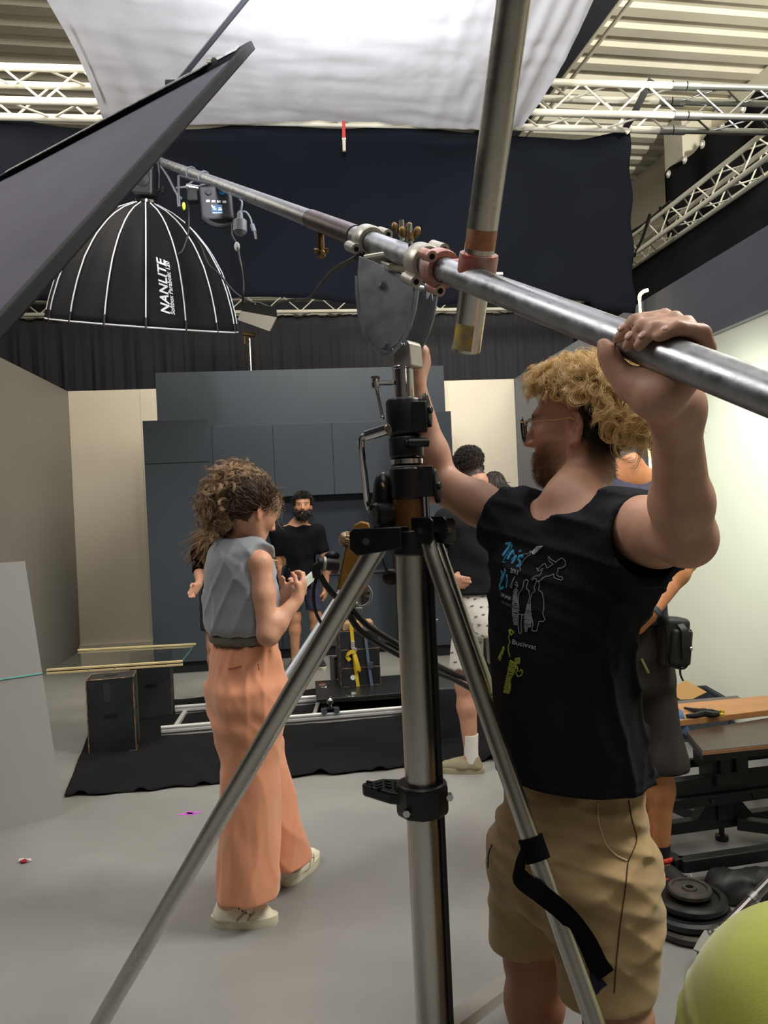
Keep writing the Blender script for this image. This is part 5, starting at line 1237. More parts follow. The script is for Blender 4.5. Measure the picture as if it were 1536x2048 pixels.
def add_hand(sd, W, d, n, t, curl=(.5, .6, .4), sc=1.0, spread=.0, thumb=(.6, .5), k=.004, fcurl=None):
    """W wrist, d direction to the knuckles, n palm-facing direction, t thumb side"""
    d = Vector(d).normalized(); t = Vector(t); t = (t - d * t.dot(d)).normalized(); n = Vector(n); n = (n - d * n.dot(d) - t * n.dot(t)).normalized(); W = Vector(W)
    off = (.032, .011, -.010, -.029); L = (.070, .079, .073, .056); rk = (.0095, .0098, .0092, .0082)
    kn = [W + (d * (.092 - .006 * abs(i - 1)) + t * off[i]) * sc for i in range(4)]
    for i in range(4): sd.cone(W + (d * .012 + t * off[i] * .6) * sc, kn[i] - d * .008 * sc, .0165 * sc, .0125 * sc, .016)
    for i in range(4):
        c = fcurl[i] if fcurl else curl; q = kn[i]; a = 0; dd = d + t * off[i] * spread * 10
        dd = dd.normalized(); rr = rk[i] * sc; pts = [q]; rs = [rr * 1.12]
        for sgm, cu in zip((.45, .30, .25), c):
            a += cu; v = dd * math.cos(a) + n * math.sin(a); q = q + v * L[i] * sgm * sc; pts.append(q); rs.append(rr * (1.02, .95, .78)[len(pts) - 2])
        sd.chain(pts, rs, k)
    b = W + (d * .028 + t * .026 + n * .004) * sc; q = b; v0 = (t * .75 + d * .65 + n * .25).normalized(); v1 = (t * (1 - thumb[0]) * .5 + d * .8 + n * thumb[0]).normalized(); v2 = (v1 + n * thumb[1] - t * .2).normalized()
    p1 = b + v0 * .036 * sc; p2 = p1 + v1 * .032 * sc; p3 = p2 + v2 * .026 * sc
    sd.cone(W + (d * .02 + t * .012) * sc, p1, .0165 * sc, .0125 * sc, .012); sd.chain([p1, p2, p3], [.0122 * sc, .0108 * sc, .0085 * sc], k)
def add_arm(sd, S, E, W, r=(.052, .044, .040, .030), k=.025):
    S, E, W = Vector(S), Vector(E), Vector(W)
    sd.chain([S, S.lerp(E, .45), E], [r[0], r[0] * .95, r[1]], k); m = E.lerp(W, .28)
    sd.chain([E, m, W], [r[1], r[2] * 1.08, r[3]], k)
def add_leg(sd, Hh, K, A, r=(.085, .056, .056, .036), k=.03):
    Hh, K, A = Vector(Hh), Vector(K), Vector(A)
    sd.chain([Hh, K], [r[0], r[1]], k); back = (Hh + A) / 2 - K; m = K.lerp(A, .30)
    sd.chain([K, m, A], [r[1] * .95, r[2], r[3]], k)
def skin_person(name, label, base_at):
    t = thing(name, label, 'person', base_at); return t
def helix_locks(roots, dirs, n_str, length, rad, turns, K=14, jit=.004, droop=0.0, seed=1, grav=(0, 0, -1), lr=.3, bendf=.25):
    """every lock is a bundle of strands sharing one curl"""
    rg = np.random.RandomState(seed); out = []
    g = np.array(grav, float); tt = np.linspace(0, 1, K)
    for r, d in zip(roots, dirs):
        L = length * rg.uniform(1 - lr, 1 + lr); ph = rg.uniform(0, 6.28); tn = turns * rg.uniform(.7, 1.3); rr = rad * rg.uniform(.6, 1.35); hd = rg.choice([-1, 1])
        d = d / np.linalg.norm(d); a = np.cross(d, rg.normal(size=3)); a /= np.linalg.norm(a); b = np.cross(d, a)
        bend = rg.normal(size=3) * bendf * L
        base = r + np.outer(tt * L, d) + np.outer(tt ** 2, g * droop * L + bend)
        env = np.minimum(1, tt * 4)[:, None]
        for s in range(n_str):
            o = rg.normal(size=3) * jit; p2 = ph + rg.normal() * .35; r2 = rr * rg.uniform(.75, 1.25)
            w_ = hd * 6.28 * tn * tt + p2
            out.append(base + env * r2 * (np.outer(np.cos(w_), a) + np.outer(np.sin(w_), b)) + o * (0.3 + tt[:, None]))
    return np.array(out)
def hair_mat(name, c1, c2, c3=None, rough=.42):
    m = bpy.data.materials.new(name); m.use_nodes = True; N = m.node_tree.nodes; L = m.node_tree.links; b = N['Principled BSDF']
    hi = N.new('ShaderNodeHairInfo'); r = N.new('ShaderNodeValToRGB'); e = r.color_ramp.elements; e[0].position = 0; e[0].color = lin(c1); e[1].position = 1; e[1].color = lin(c2)
    if c3: q = e.new(.5); q.color = lin(c3)
    L.new(hi.outputs['Random'], r.inputs[0]); L.new(r.outputs[0], b.inputs['Base Color']); b.inputs['Roughness'].default_value = rough; b.inputs['Specular IOR Level'].default_value = .5
    return m
def scalp_points(H, n, test, seed, r=(.080, .102, .089), c=(0, -.012, .034)):
    rg = np.random.RandomState(seed); P = []; D = []
    while len(P) < n:
        v = rg.normal(size=3); v /= np.linalg.norm(v); l = np.array(c) + v * np.array(r)
        if test(l): P.append(tuple(H.p(*l))); D.append(tuple(H.dirw(*(v / np.array(r)))))
    D = np.array(D); return np.array(P), D / np.linalg.norm(D, axis=1)[:, None]
def make_shoe(parent, heel, toe, m_up, m_sole, name='shoe', wid=.048, ht=.075, h=.0055, sole_h=.028, lab_=None, accent=None, lace=None):
    heel, toe = Vector(heel), Vector(toe); f = (toe - heel); L = f.length; f.normalize(); S = Fr(heel, f); z0 = heel.z
    sd = SDF()
    sd.chain([S.p(0, .05, .034), S.p(0, L * .45, .034), S.p(0, L - .055, .028)], [wid * .80, wid * .84, wid * .78], .03)
    sd.cone(S.p(0, .045, .04), S.p(0, .055, ht), wid * .72, wid * .68, .02).cone(S.p(0, .08, ht * .8), S.p(0, L * .62, .045), wid * .55, wid * .60, .03)
    sd.plane(S.p(0, 0, sole_h * .8), (0, 0, -1)); sd.ell(S.p(0, .062, ht + .045), [wid * .55, .045, .05], S.R, .008, 's')
    lo = Vector(map(min, heel, toe)) - V(.08, .08, .01); hi = Vector(map(max, heel, toe)) + V(.08, .08, ht + .06)
    o = sdf_obj(sd, lo, hi, h, name, m_up, parent)
    if lab_: lab(o, lab_)
    prof = []
    for i in range(32):
        a = 2 * math.pi * i / 32; y_ = math.cos(a); x_ = math.sin(a)
        wv = wid * (.98 if y_ > .0 else .86) * (1 - .10 * math.exp(-((y_ + .05) / .3) ** 2)); prof.append((x_ * wv, L / 2 + y_ * L / 2 * 1.02))
    P = [S.p(a * sc, (b - L / 2) * sc + L / 2, z) for z, sc in ((0, .97), (sole_h * .25, 1.0), (sole_h, 1.0), (sole_h * 1.05, .95)) for a, b in prof]; n = 32
    F = [tuple(reversed(range(n)))] + [(j * n + i, j * n + (i + 1) % n, (j + 1) * n + (i + 1) % n, (j + 1) * n + i) for j in range(3) for i in range(n)] + [tuple(range(3 * n, 4 * n))]
    MB().add(P, F).build('sole', m_sole, o, smooth=40)
    if lace is not None:
        for i in range(4):
            t_ = .42 + .085 * i; zc = .073 - .012 * i
            MB().tube(catmull([S.p(-.020, L * t_, zc - .006), S.p(0, L * t_ + .004, zc + .006), S.p(.020, L * t_, zc - .006)], 4), .0032, 6).build('lace', lace, o)
    return o, S, L
def cast_on(bv, px, py, off):
    d = (at(px, py, 1.0) - EYE).normalized(); hit = bv.ray_cast(EYE, d)
    return None if hit[0] is None else hit[0] + hit[1] * off
def wverts(o):
    v = [o.matrix_basis @ q.co for q in o.data.vertices]
    return v if KS[0] == 1.0 else [EYE + (q - EYE) / KS[0] for q in v]
def bvh(o): return BVHTree.FromPolygons(wverts(o), [tuple(p.vertices) for p in o.data.polygons])
M_skin = skin_mat('skin')
SKIN = np.array(lin('#bd917a')[:3]); SKIN2 = np.array(lin('#d39c7c')[:3])
def base_tint(P, base, seed=0):
    f = folds(seed + 50, 45, 1.5, 5)(P); return np.array(base) * (1 + .07 * f[:, None] * np.array([.6, 1, 1]))

# ================================================================== the blond man at the stand
A = skin_person('person', 'blond curly haired man in black printed t-shirt and tan shorts gripping the boom pipe', V(.40, 1.69, 0))
KM = 1.12; KS[0] = KM
def inv(p): return EYE + (p - EYE) / KM
FA = V(-.84, -.54, 0).normalized(); UA = V(-FA.y, FA.x, 0)
TA = V(.352, 1.50, 0)
HA = Fr(at(1158, 852, 1.60), (-.90, .44, .02), (.06, -.06, 1), .97)
aLS, aLE, aLW = at(1238, 1050, 1.40), at(1366, 1068, 1.145), at(1352, 815, .972)
aRS, aRE, aRW = at(1030, 1046, 1.585), at(872, 962, 1.715), at(826, 775, 1.685)
sd = SDF()
add_head(sd, HA)
sd.chain([HA.p(0, -.012, -.045), HA.p(0, -.016, -.095), at(1146, 1002, 1.515), at(1160, 1062, 1.53)], [.054, .049, .053, .058], .03)
sd.cone(aLS, at(1165, 1052, 1.50), .054, .054, .05).cone(aRS, at(1165, 1064, 1.53), .046, .045, .05)
sd.loft(TA, UP, UA, [(.80, 0, 0, .12, .085), (1.0, 0, 0, .115, .075), (1.2, -.008, -.012, .115, .075), (1.40, 0, 0, .14, .085), (1.49, 0, 0, .12, .075)], .06)
add_arm(sd, aLS, aLE, aLW, (.053, .041, .0375, .0275)); sd.ell(aLE + V(.012, 0, -.014), .028, None, .03)
sd.ell(at(1322, 1080, 1.28), [.042, .06, .046], None, .03)
add_arm(sd, aRS, aRE, aRW, (.046, .042, .0375, .0285))
# left hand wrapped round the boom
hc = bpt(1318); hand_pts = []
def bs(ds, phi, r): return inv(around(hc + BD * ds, phi, RB + r))
hs = (-.034, -.013, .008, .030)
palm = bs(.012, 178, .030)
sd.cone(aLW, bs(.016, 186, .034), .028, .028, .04)
for i, s_ in enumerate(hs):
    sd.cone(bs(.012 + s_ * .75, 186, .022), bs(s_ + .012, -98, .016), .018, .013, .018)
for i, s_ in enumerate(hs):
    q = s_ + .012; L_ = (1, 1.06, 1.0, .82)[i]
    ph = [-98, -98 + 70 * L_, -98 + 132 * L_, -98 + 178 * L_]
    pts = [bs(q, ph[0], .017), bs(q - .004, ph[0] + (ph[1] - ph[0]) * .5, .021), bs(q - .008, ph[1], .021), bs(q - .014, ph[2], .0135), bs(q - .022, ph[3], .0095)]
    sd.chain(pts, [.0098 * L_ ** .3, .0094, .0098, .0086, .0073], .0035)
sd.chain([bs(.005, 178, .034), bs(-.022, 166, .028), bs(-.044, 146, .020), bs(-.058, 124, .0135), bs(-.070, 102, .012)], [.020, .0165, .0118, .0100, .0078], .014)
# right hand curled round the clamp lever behind the plates
add_hand(sd, aRW, at(858, 690, 1.69) - aRW, V(-1, .1, .15), V(-.25, -1, .25), (1.0, 1.25, .7), .90, thumb=(.9, .4))
# legs
aLA, aRA = V(.415, 1.40, .25), V(.27, 1.66, .25)
aLK, aRK = V(.380, 1.375, .59), V(.272, 1.60, .59)
add_leg(sd, V(.39, 1.45, .90), aLK, aLA, (.068, .058, .058, .04)); add_leg(sd, V(.30, 1.57, .90), aRK, aRA, (.068, .060, .058, .04))
for a in (aLA, aRA): sd.cone(a, a + FA * .10 - UP * .05, .036, .026, .03)
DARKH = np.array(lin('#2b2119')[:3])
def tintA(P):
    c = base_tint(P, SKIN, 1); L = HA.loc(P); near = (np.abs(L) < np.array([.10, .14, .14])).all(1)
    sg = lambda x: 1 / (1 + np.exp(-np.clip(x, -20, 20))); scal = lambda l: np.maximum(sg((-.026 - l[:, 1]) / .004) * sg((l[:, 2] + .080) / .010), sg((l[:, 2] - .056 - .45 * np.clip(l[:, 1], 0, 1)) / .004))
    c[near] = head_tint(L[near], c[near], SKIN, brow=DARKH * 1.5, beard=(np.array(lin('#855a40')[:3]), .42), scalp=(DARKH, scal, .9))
    e = np.exp(-((P - np.array(tuple(aLE + V(.02, 0, -.03)))) ** 2).sum(1) / .03 ** 2); c = c * (1 - .25 * e[:, None] * np.array([0, .6, .6]))
    leg = (P[:, 2] < .62)[:, None]; c = np.where(leg, c * np.array([.80, .66, .58]), c)
    return c
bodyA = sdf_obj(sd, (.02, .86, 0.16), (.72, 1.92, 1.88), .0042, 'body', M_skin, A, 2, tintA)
# fingernails
M_nail = mat('nail', '#d7ab9c', .3)
for i, s_ in enumerate(hs):
    L_ = (1, 1.06, 1.0, .82)[i]; q = s_ + .012 - .0205; ph = -98 + 157 * L_
    c_ = bs(q, ph, .0165); x_ = (around(V(0, 0, 0), ph, 1)).normalized(); t_ = (bs(s_ + .012 - .022, -98 + 166 * L_, .0095) - bs(s_ + .012 - .014, -98 + 122 * L_, .0135)).normalized(); y_ = x_.cross(t_).normalized()
    MB().ball(c_, (.0048, .0062, .0016), 10, 6, Matrix((y_, t_, x_)).transposed()).build('fingernail', M_nail, A)
# t-shirt
M_teeA = mat('washed_black_jersey', '#1e1e22', .9, spec=.12, bump=.12, bscale=500, var=.14, vscale=5)
ts = SDF()
ts.loft(TA, UP, UA, [(1.0, -.008, -.004, .166, .136), (1.08, -.010, -.008, .157, .126), (1.18, -.014, -.018, .148, .117), (1.28, -.014, -.020, .150, .118), (1.36, -.004, -.008, .166, .122), (1.43, 0, 0, .176, .116), (1.49, 0, 0, .15, .095), (1.545, 0, 0, .085, .065)], .0, rnd=.012)
ld = (aLE - aLS).normalized(); lend = at(1297, 1076, 1.275)
ts.cone(at(1190, 1056, 1.44), aLS + ld * .02 - UP * .022, .070, .078, .05).cone(aLS - UP * .020, lend, .080, .073, .04)
rd = (aRE - aRS).normalized(); rend = at(985, 1040, 1.64)
ts.cone(at(1085, 1064, 1.54), aRS, .066, .060, .05).cone(aRS, rend + rd * .06, .059, .057, .04)
ts.cone(at(1258, 1120, 1.37), at(1215, 1190, 1.42), .04, .045, .08)
ff = folds(31, 62, 1.3, 5, [(1, .2, .55), (.7, -.3, .9), (1, 0, .2), (.4, .8, .7)]); fv = folds(33, 60, 1.2, 5, [(1, .6, .08), (.8, -.9, .1), (.9, .2, -.2)])
fr1 = ridges(35, 40, 1.0, 4, [(.75, -.2, .75), (.9, 0, .5), (.55, -.3, .9)]); fr2 = ridges(36, 36, 1.0, 4, [(1, .6, .10), (.8, -.9, .12), (.9, .2, -.15)])
sL, sR = np.array(tuple(aLS)), np.array(tuple(aRS)); tO = np.array(tuple(TA))
def shirt_fold(P):
    z = P[:, 2]; up_ = np.clip((z - 1.22) / .2, 0, 1); lo_ = 1 - up_
    q = P - tO; uu = q @ np.array(tuple(UA)); side = np.clip((uu - .02) / .12, 0, 1)
    rl = np.exp(-((P - sR) ** 2).sum(1) / .13 ** 2)
    d = .018 * up_ * fr1(P) * (.8 + .3 * rl) + .020 * lo_ * side * fr2(P) + .006 * lo_ * fr2(P * .8) + .006 * up_ * ff(P)
    seam = np.exp(-((uu - .158 + .05 * (z - 1.2)) / .004) ** 2) * (z < 1.36); d += .002 * seam
    d += .0022 * np.exp(-((z - 1.030) / .0035) ** 2)
    diag = (q @ np.array(tuple((FA * -.3 + UP * .9 - UA * .55).normalized()))); d += -.012 * np.exp(-((diag - 1.21 + .15) / .02) ** 2) * up_ * np.clip(.8 - side, 0, 1) * 0
    return d
ts.field(shirt_fold)
ts.plane(rend - rd * .01, rd); ts.plane(lend, (ld + UP * .25 + CR * .2), .004)
ts.ell(at(1148, 980, 1.475), [.100, .100, .084], Fr((0, 0, 0), FA, UP + FA * .1).R, .012, 's')          # neckline
ts.cone(lend + ld * .01, lend - ld * .05, .066, .060, .006, 's'); ts.cone(rend + rd * .01, rend - rd * .04, .053, .047, .005, 's')
ts.plane((0, 0, 1.012), (0, 0, -1), .006)
teeA = sdf_obj(ts, (.06, 1.1, .93), (.70, 1.82, 1.62), .0048, 't_shirt', M_teeA, A, 1)
bvA = bvh(teeA)
def decal(pts, w_, m, name, closed=False, off=.0016):
    mb = MB(); pts = list(pts) + ([pts[0]] if closed else []); dense = []
    for (a, b), (c, d) in zip(pts[:-1], pts[1:]):
        n = max(1, int(math.hypot(c - a, d - b) / 2.2)); dense += [(a + (c - a) * i / n, b + (d - b) * i / n) for i in range(n)]
    dense.append(pts[-1]); Q = [cast_on(bvA, *q, off) for q in dense]; Q = [q for q in Q if q is not None]
    if len(Q) < 2: return None
    mb.tube(Q, w_, 5); return mb
def pxy(x, y, ox=985, oy=1070): return (ox + x / 9.6, oy + y / 9.6)
M_chalk = mat('grey_print', '#8d8d92', .8); M_blue = mat('blue_print', '#3f9ccb', .8); M_lime = mat('lime_print', '#9aa23a', .8); M_ink = mat('white_print_ink', '#c3c3c8', .8)
def outline(lines, m, w_=.0009, name='print_outline', oy=1070):
    big = MB()
    for ln in lines:
        q = decal([pxy(*p, 985, oy) for p in ln], w_, m, name)
        if q: big.add(q.v, q.f)
    if big.v: big.build(name, m, teeA, smooth=180)
outline([[(520, 1110), (590, 1030), (610, 930), (620, 880), (665, 850), (700, 890), (670, 960), (665, 1030), (715, 1080), (725, 1200), (690, 1320), (665, 1400), (655, 1520), (585, 1535), (510, 1520), (490, 1440), (520, 1400), (500, 1290), (520, 1110)], [(510, 1530), (500, 1700), (520, 1880), (550, 1900), (570, 1850), (560, 1700), (580, 1540)],
         [(770, 1120), (830, 1080), (805, 1000), (835, 960), (845, 890), (905, 890), (910, 1000), (890, 1060), (960, 1110), (995, 1250), (995, 1430), (975, 1500), (1000, 1570), (1025, 1610), (980, 1660), (905, 1660), (885, 1740), (860, 1840), (800, 1845), (760, 1820), (790, 1720), (740, 1500), (735, 1260), (770, 1120)],
         [(870, 890), (840, 840), (800, 840), (770, 875), (765, 835), (830, 800), (900, 800), (940, 740), (975, 640), (890, 715), (850, 640), (885, 665), (960, 580), (1020, 550), (1060, 640), (1180, 560), (1110, 510), (1080, 450), (1095, 410), (1125, 460), (1240, 530), (1260, 490), (1350, 435), (1410, 500), (1410, 590), (1340, 640), (1265, 640), (1275, 690), (1240, 750), (1290, 805), (1340, 800), (1365, 850), (1335, 880), (1190, 830), (1185, 750), (1100, 800), (1030, 805), (930, 870), (870, 890)],
         [(350, 990), (385, 900), (440, 800), (395, 920), (380, 1020), (350, 990)], [(440, 920), (470, 900), (500, 970), (455, 1030), (500, 980), (440, 950)],
         [(600, 375), (680, 370), (720, 340), (740, 300), (735, 390), (690, 405), (640, 450), (590, 520), (560, 590), (535, 620), (545, 690), (520, 705)]], M_chalk)
def scribble(region, n, m, w_, seed, oy=1070):
    rg = random.Random(seed); ls = []
    for i in range(n):
        t0 = i / n; a, b = region(t0); ls.append([(a[0] + rg.uniform(-8, 8), a[1] + rg.uniform(-8, 8)), ((a[0] + b[0]) / 2, (a[1] + b[1]) / 2 + rg.uniform(-14, 14)), (b[0] + rg.uniform(-8, 8), b[1] + rg.uniform(-8, 8))])
    outline(ls, m, w_, 'print_scribble', oy)
scribble(lambda t: ((430 - 40 * math.sin(t * 3), 1030 + 700 * t), (505 - 20 * math.sin(t * 9), 1050 + 700 * t)), 46, M_chalk, .0008, 2)
scribble(lambda t: ((680 - 60 * math.sin(t * 2.4), 1340 + 520 * t), (735 + 25 * math.sin(t * 3) - 60 * (t > .8), 1350 + 520 * t)), 34, M_chalk, .0009, 3)
scribble(lambda t: ((760 + 120 * t, 330 - 120 * t), (800 + 180 * t, 390 - 190 * t)), 16, M_ink, .0009, 4)
for ln, w_ in (([(250, 150 + 20), (350, 160), (300, 250), (190, 400)], .0042), ([(370, 170), (360, 240), (260, 380), (190, 510), (260, 500)], .0036), ([(410, 300), (330, 380), (290, 470)], .0044), ([(400, 320), (420, 400), (350, 480)], .0036), ([(460, 390), (420, 470), (365, 550)], .0042), ([(505, 320), (550, 300)], .0042), ([(600, 410), (520, 400), (490, 460), (530, 510), (520, 580), (460, 600)], .0044),
               ([(160, 690), (190, 760), (150, 850)], .0038), ([(250, 660), (200, 820), (140, 960), (150, 1040), (210, 1000)], .0044), ([(270, 760), (280, 880), (260, 1010)], .0042)):
    q = decal([pxy(*p) for p in ln], w_ * 1.35, M_blue, 'print', off=-.0040)
    if q: lab(q.build('print_letter', M_blue, teeA, smooth=180), 'blue brush letter')
def word(txt, x0, y0, x1, y1, hgt, m):
    v, f = text_mesh(txt, 1.0); wdt = max(v[:, 0].max(), .01); P = []; ok = True
    ex = np.array((x1 - x0, y1 - y0)) / wdt; n_ = np.array((.10, -1.0)) * hgt
    for a, b, _ in v:
        q = cast_on(bvA, *pxy(x0 + ex[0] * a + n_[0] * b, y0 + ex[1] * a + n_[1] * b), .0022)
        if q is None: return
        P.append(q)
    lab(MB().add(P, f).build('print_word', m, teeA, smooth=0), 'printed word ' + txt)
word('2013', 355, 715, 500, 765, 105, M_ink); word('DE JAGE', 180, 1170, 362, 1255, 85, M_ink); word('DE YEARS', 188, 1300, 370, 1380, 70, M_chalk); word('Bucivvat', 385, 2085, 850, 2200, 135, M_ink)
oy2 = 1230
scribble(lambda t: ((350 - 130 * t, 870 + 640 * t), (480 - 170 * t + 20 * math.sin(t * 9), 920 + 600 * t)), 40, M_lime, .0013, 5, oy2)
scribble(lambda t: ((440, 830 + 110 * t), (535, 830 + 110 * t)), 14, M_lime, .0012, 6, oy2)
outline([[(330, 290), (345, 350), (325, 430), (350, 510), (320, 590), (318, 690), (350, 800)], [(345, 275), (420, 330), (370, 390), (345, 300)], [(490, 980), (500, 1060), (460, 1110), (500, 1180), (560, 1160), (590, 1090), (560, 1040), (530, 1080)]], M_lime, .0012, 'print_outline', oy2)
scribble(lambda t: ((130 + 100 * t, 820 - 230 * t), (170 + 80 * t, 880 - 260 * t)), 16, M_lime, .0012, 7, oy2)
# shorts
M_tan = mat('tan_twill', '#ab8f64', .85, bump=.12, bscale=600, sheen=.15, var=.10, vscale=4)
ss = SDF()
ss.loft(TA, UP, UA, [(.76, -.012, -.008, .160, .132), (.86, -.012, -.008, .166, .136), (.95, -.014, -.002, .148, .120), (1.06, -.010, 0, .134, .106)], .0, rnd=.02)
hemL, hemR = V(.362, 1.385, .64), V(.270, 1.625, .60)
ss.loft((0, 0, 0), UP, UA, [(.645, hemL.dot(UA), hemL.dot(UP.cross(UA)), .080, .092), (.76, V(.372, 1.41, 0).dot(UA), V(.372, 1.41, 0).dot(UP.cross(UA)), .086, .108), (.88, V(.375, 1.43, 0).dot(UA), V(.375, 1.43, 0).dot(UP.cross(UA)), .085, .116)], .05, rnd=.006)
ss.loft((0, 0, 0), UP, UA, [(.615, hemR.dot(UA), hemR.dot(UP.cross(UA)), .080, .094), (.72, V(.285, 1.60, 0).dot(UA), V(.285, 1.60, 0).dot(UP.cross(UA)), .088, .110), (.86, V(.30, 1.57, 0).dot(UA), V(.30, 1.57, 0).dot(UP.cross(UA)), .085, .12)], .05, rnd=.006)
sf = folds(41, 75, 1.5, 6, [(.3, .2, 1), (-.3, .4, 1), (.5, 0, .9)]); sf2 = folds(43, 26, 1.2, 4, [(.9, .4, .3)])
sr1 = ridges(45, 34, 1.2, 4, [(.35, .1, 1), (-.2, .3, 1), (.5, -.2, 1)])
def short_fold(P):
    z = P[:, 2]; u = P @ np.array(tuple(UA)) - TA.dot(UA)
    return .006 * sf(P) * np.clip((z - .66) / .08, .25, 1) + .009 * sr1(P) * np.clip((z - .66) / .08, .25, 1) + .008 * sf2(P)
ss.field(short_fold)
shA = sdf_obj(ss, (.08, 1.2, .58), (.66, 1.82, 1.08), .0055, 'shorts', M_tan, A, 1)
ss2 = SDF()
for hm in ((hemL, .565), (hemR, .595)): pass
bvA2 = bvh(shA)
def seam(pts, w_, m, name):
    Q = [cast_on(bvA2, *q, .0006) for q in catmull2(pts)]; Q = [q for q in Q if q is not None]
    if len(Q) > 2: MB().tube(Q, w_, 5).build(name, m, shA, smooth=180)
def catmull2(p): return [(q.x, q.y) for q in catmull([V(a, b, 0) for a, b in p], 8)]
M_seamd = mat('seam_dark', '#4a3a22', .9); M_seaml = mat('seam_stitch', '#cdb78c', .9)  # darker and paler lines along the seams
seam([(1196, 1605), (1197, 1640), (1210, 1685), (1232, 1710), (1254, 1722)], .0016, M_seaml, 'pocket_edge')
seam([(1257, 1600), (1264, 1640), (1273, 1680), (1256, 1724)], .0012, M_seamd, 'pocket_edge')
seam([(1256, 1726), (1250, 1780), (1240, 1850), (1232, 1930), (1228, 1985)], .0013, M_seamd, 'side_seam')
_q = cast_on(bvA2, 1201, 1972, .002)
MB().tube(catmull([at(984, 1690, 1.50), at(977, 1708, 1.49), at(976, 1735, 1.49)], 4), .0015, 6).build('zip_pull', M_black, shA)
for an, nm in ((aLA, 'l'), (aRA, 'r')):
    make_shoe(A, V(an.x, an.y, .1661) - FA * .06, V(an.x, an.y, .1661) + FA * .18, mat('dark_shoe_' + nm, '#2b2b2c', .7), M_black, h=.009)
# glasses
M_gold = mat('gold_wire', '#a58a58', .3, metal=1); M_rim = mat('dark_rim', '#15120f', .3)
gl = thing('glasses', 'thin round metal glasses on the blond man', 'glasses', HA.p(0, .10, 0))
gm = bpy.data.materials.new('lens'); gm.use_nodes = True; _b = gm.node_tree.nodes['Principled BSDF']; _b.inputs['Transmission Weight'].default_value = 1; _b.inputs['Roughness'].default_value = .02; _b.inputs['IOR'].default_value = 1.12
for s in (-1, 1):
    c = HA.p(s * .034, .113, -.002); n_ = HA.dirw(s * .18, 1, -.06).normalized(); x_, y_, z_ = frame_from(n_, HA.u)
    ring = [c + (x_ * math.cos(a) * .027 + y_ * math.sin(a) * .0255) for a in np.linspace(0, 2 * math.pi, 33)]
    MB().tube(ring, .0023, 7, False).build('rim', M_rim, gl)
    MB().lathe([(0, -.0004), (.0245, -.0004), (.0245, .0004), (0, .0004)], c, n_, 24).build('lens', gm, gl)
    MB().tube(catmull([c + x_ * 0 + HA.dirw(s * .024, 0, .013), HA.p(s * .071, .095, .012), HA.p(s * .080, .04, .010), HA.p(s * .083, -.002, .012), HA.p(s * .083, -.022, -.012)], 6), .0013, 6).build('temple', M_gold, gl)
MB().tube(catmull([HA.p(-.011, .116, .008), HA.p(0, .119, .011), HA.p(.011, .116, .008)], 5), .0013, 6).build('bridge', M_gold, gl)
MB().tube([HA.p(-.03, .117, .020), HA.p(.03, .117, .020)], .0010, 6).build('top_bar', M_gold, gl)
# curly hair
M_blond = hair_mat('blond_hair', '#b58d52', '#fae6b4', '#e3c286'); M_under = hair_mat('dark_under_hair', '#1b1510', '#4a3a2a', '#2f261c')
def topreg(l): return (l[2] > .045 + .45 * max(0, l[1] + .02) and l[1] < .068) or (l[1] < -.055 and l[2] > -.005)
cap = SDF(); cap.ell(HA.p(0, -.025, .055), [.074, .094, .070], HA.R, .02).ell(HA.p(0, -.085, .02), [.06, .045, .05], HA.R, .03); _fc = folds(61, 90, 1.6, 6); cap.field(lambda P: .006 * _fc(P)); cap.plane(HA.p(0, .050, .040), HA.f * 1.0 - HA.u * .95)
hair = sdf_obj(cap, HA.o - V(.2, .2, .2), HA.o + V(.2, .2, .2), .006, 'hair', mat('hair_mass', '#8a6a3a', .8, var=.5, vscale=60), A, 1)
rp, rd_ = scalp_points(HA, 620, topreg, 7); bk = np.array(tuple(-HA.f)) ; up_ = np.array(tuple(HA.u))
rp = rp + rd_ * .006
dd = rd_ * .8 + bk * .3 + np.random.RandomState(2).normal(size=rd_.shape) * .5
st_ = helix_locks(rp, dd, 16, .031, .0115, 1.9, 20, .0022, .3, 11)
strands('curls', None, st_, .00042, M_blond, hair, .5)
rp2, rd2 = scalp_points(HA, 200, lambda l: l[1] > .02 and l[1] < .068 and l[2] > .082, 9)
dd2 = rd2 * .6 + np.array(tuple(HA.f)) * .7 + up_ * .25 + np.random.RandomState(3).normal(size=rd2.shape) * .35
strands('curls', None, helix_locks(rp2 + rd2 * .006, dd2, 14, .036, .010, 1.7, 18, .0022, .3, 12), .00042, M_blond, hair, .5)
rp3, rd3 = scalp_points(HA, 210, lambda l: l[1] < -.045 and l[2] > -.01, 13)
strands('curls', None, helix_locks(rp3 + rd3 * .012, rd3 + bk * .6, 15, .072, .013, 2.0, 22, .0024, .4, 14), .00042, M_blond, hair, .5)
rp4, rd4 = scalp_points(HA, 2600, lambda l: (l[1] < -.015 and -.075 < l[2] < .04) , 15, r=(.076, .098, .085))
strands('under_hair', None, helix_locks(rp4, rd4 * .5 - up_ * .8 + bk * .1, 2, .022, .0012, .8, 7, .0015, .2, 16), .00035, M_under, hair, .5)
rgn = np.random.RandomState(17); npts = []
for i in range(1500):
    a = rgn.uniform(-1.25, 1.25); zz = rgn.uniform(-.10, -.03); npts.append(tuple(HA.p(math.sin(a) * .056, -.014 - math.cos(a) * .050 + .15 * (zz + .03) * 0, zz)))
npts = np.array(npts); nd = (npts - np.array(tuple(HA.p(0, -.03, -.06)))); nd[:, 2] = 0; nd /= np.linalg.norm(nd, axis=1)[:, None]
strands('under_hair', None, helix_locks(npts, nd * .5 - up_ * .9, 1, .016, .001, .7, 6, .001, .1, 18), .0003, M_under, hair, .5)
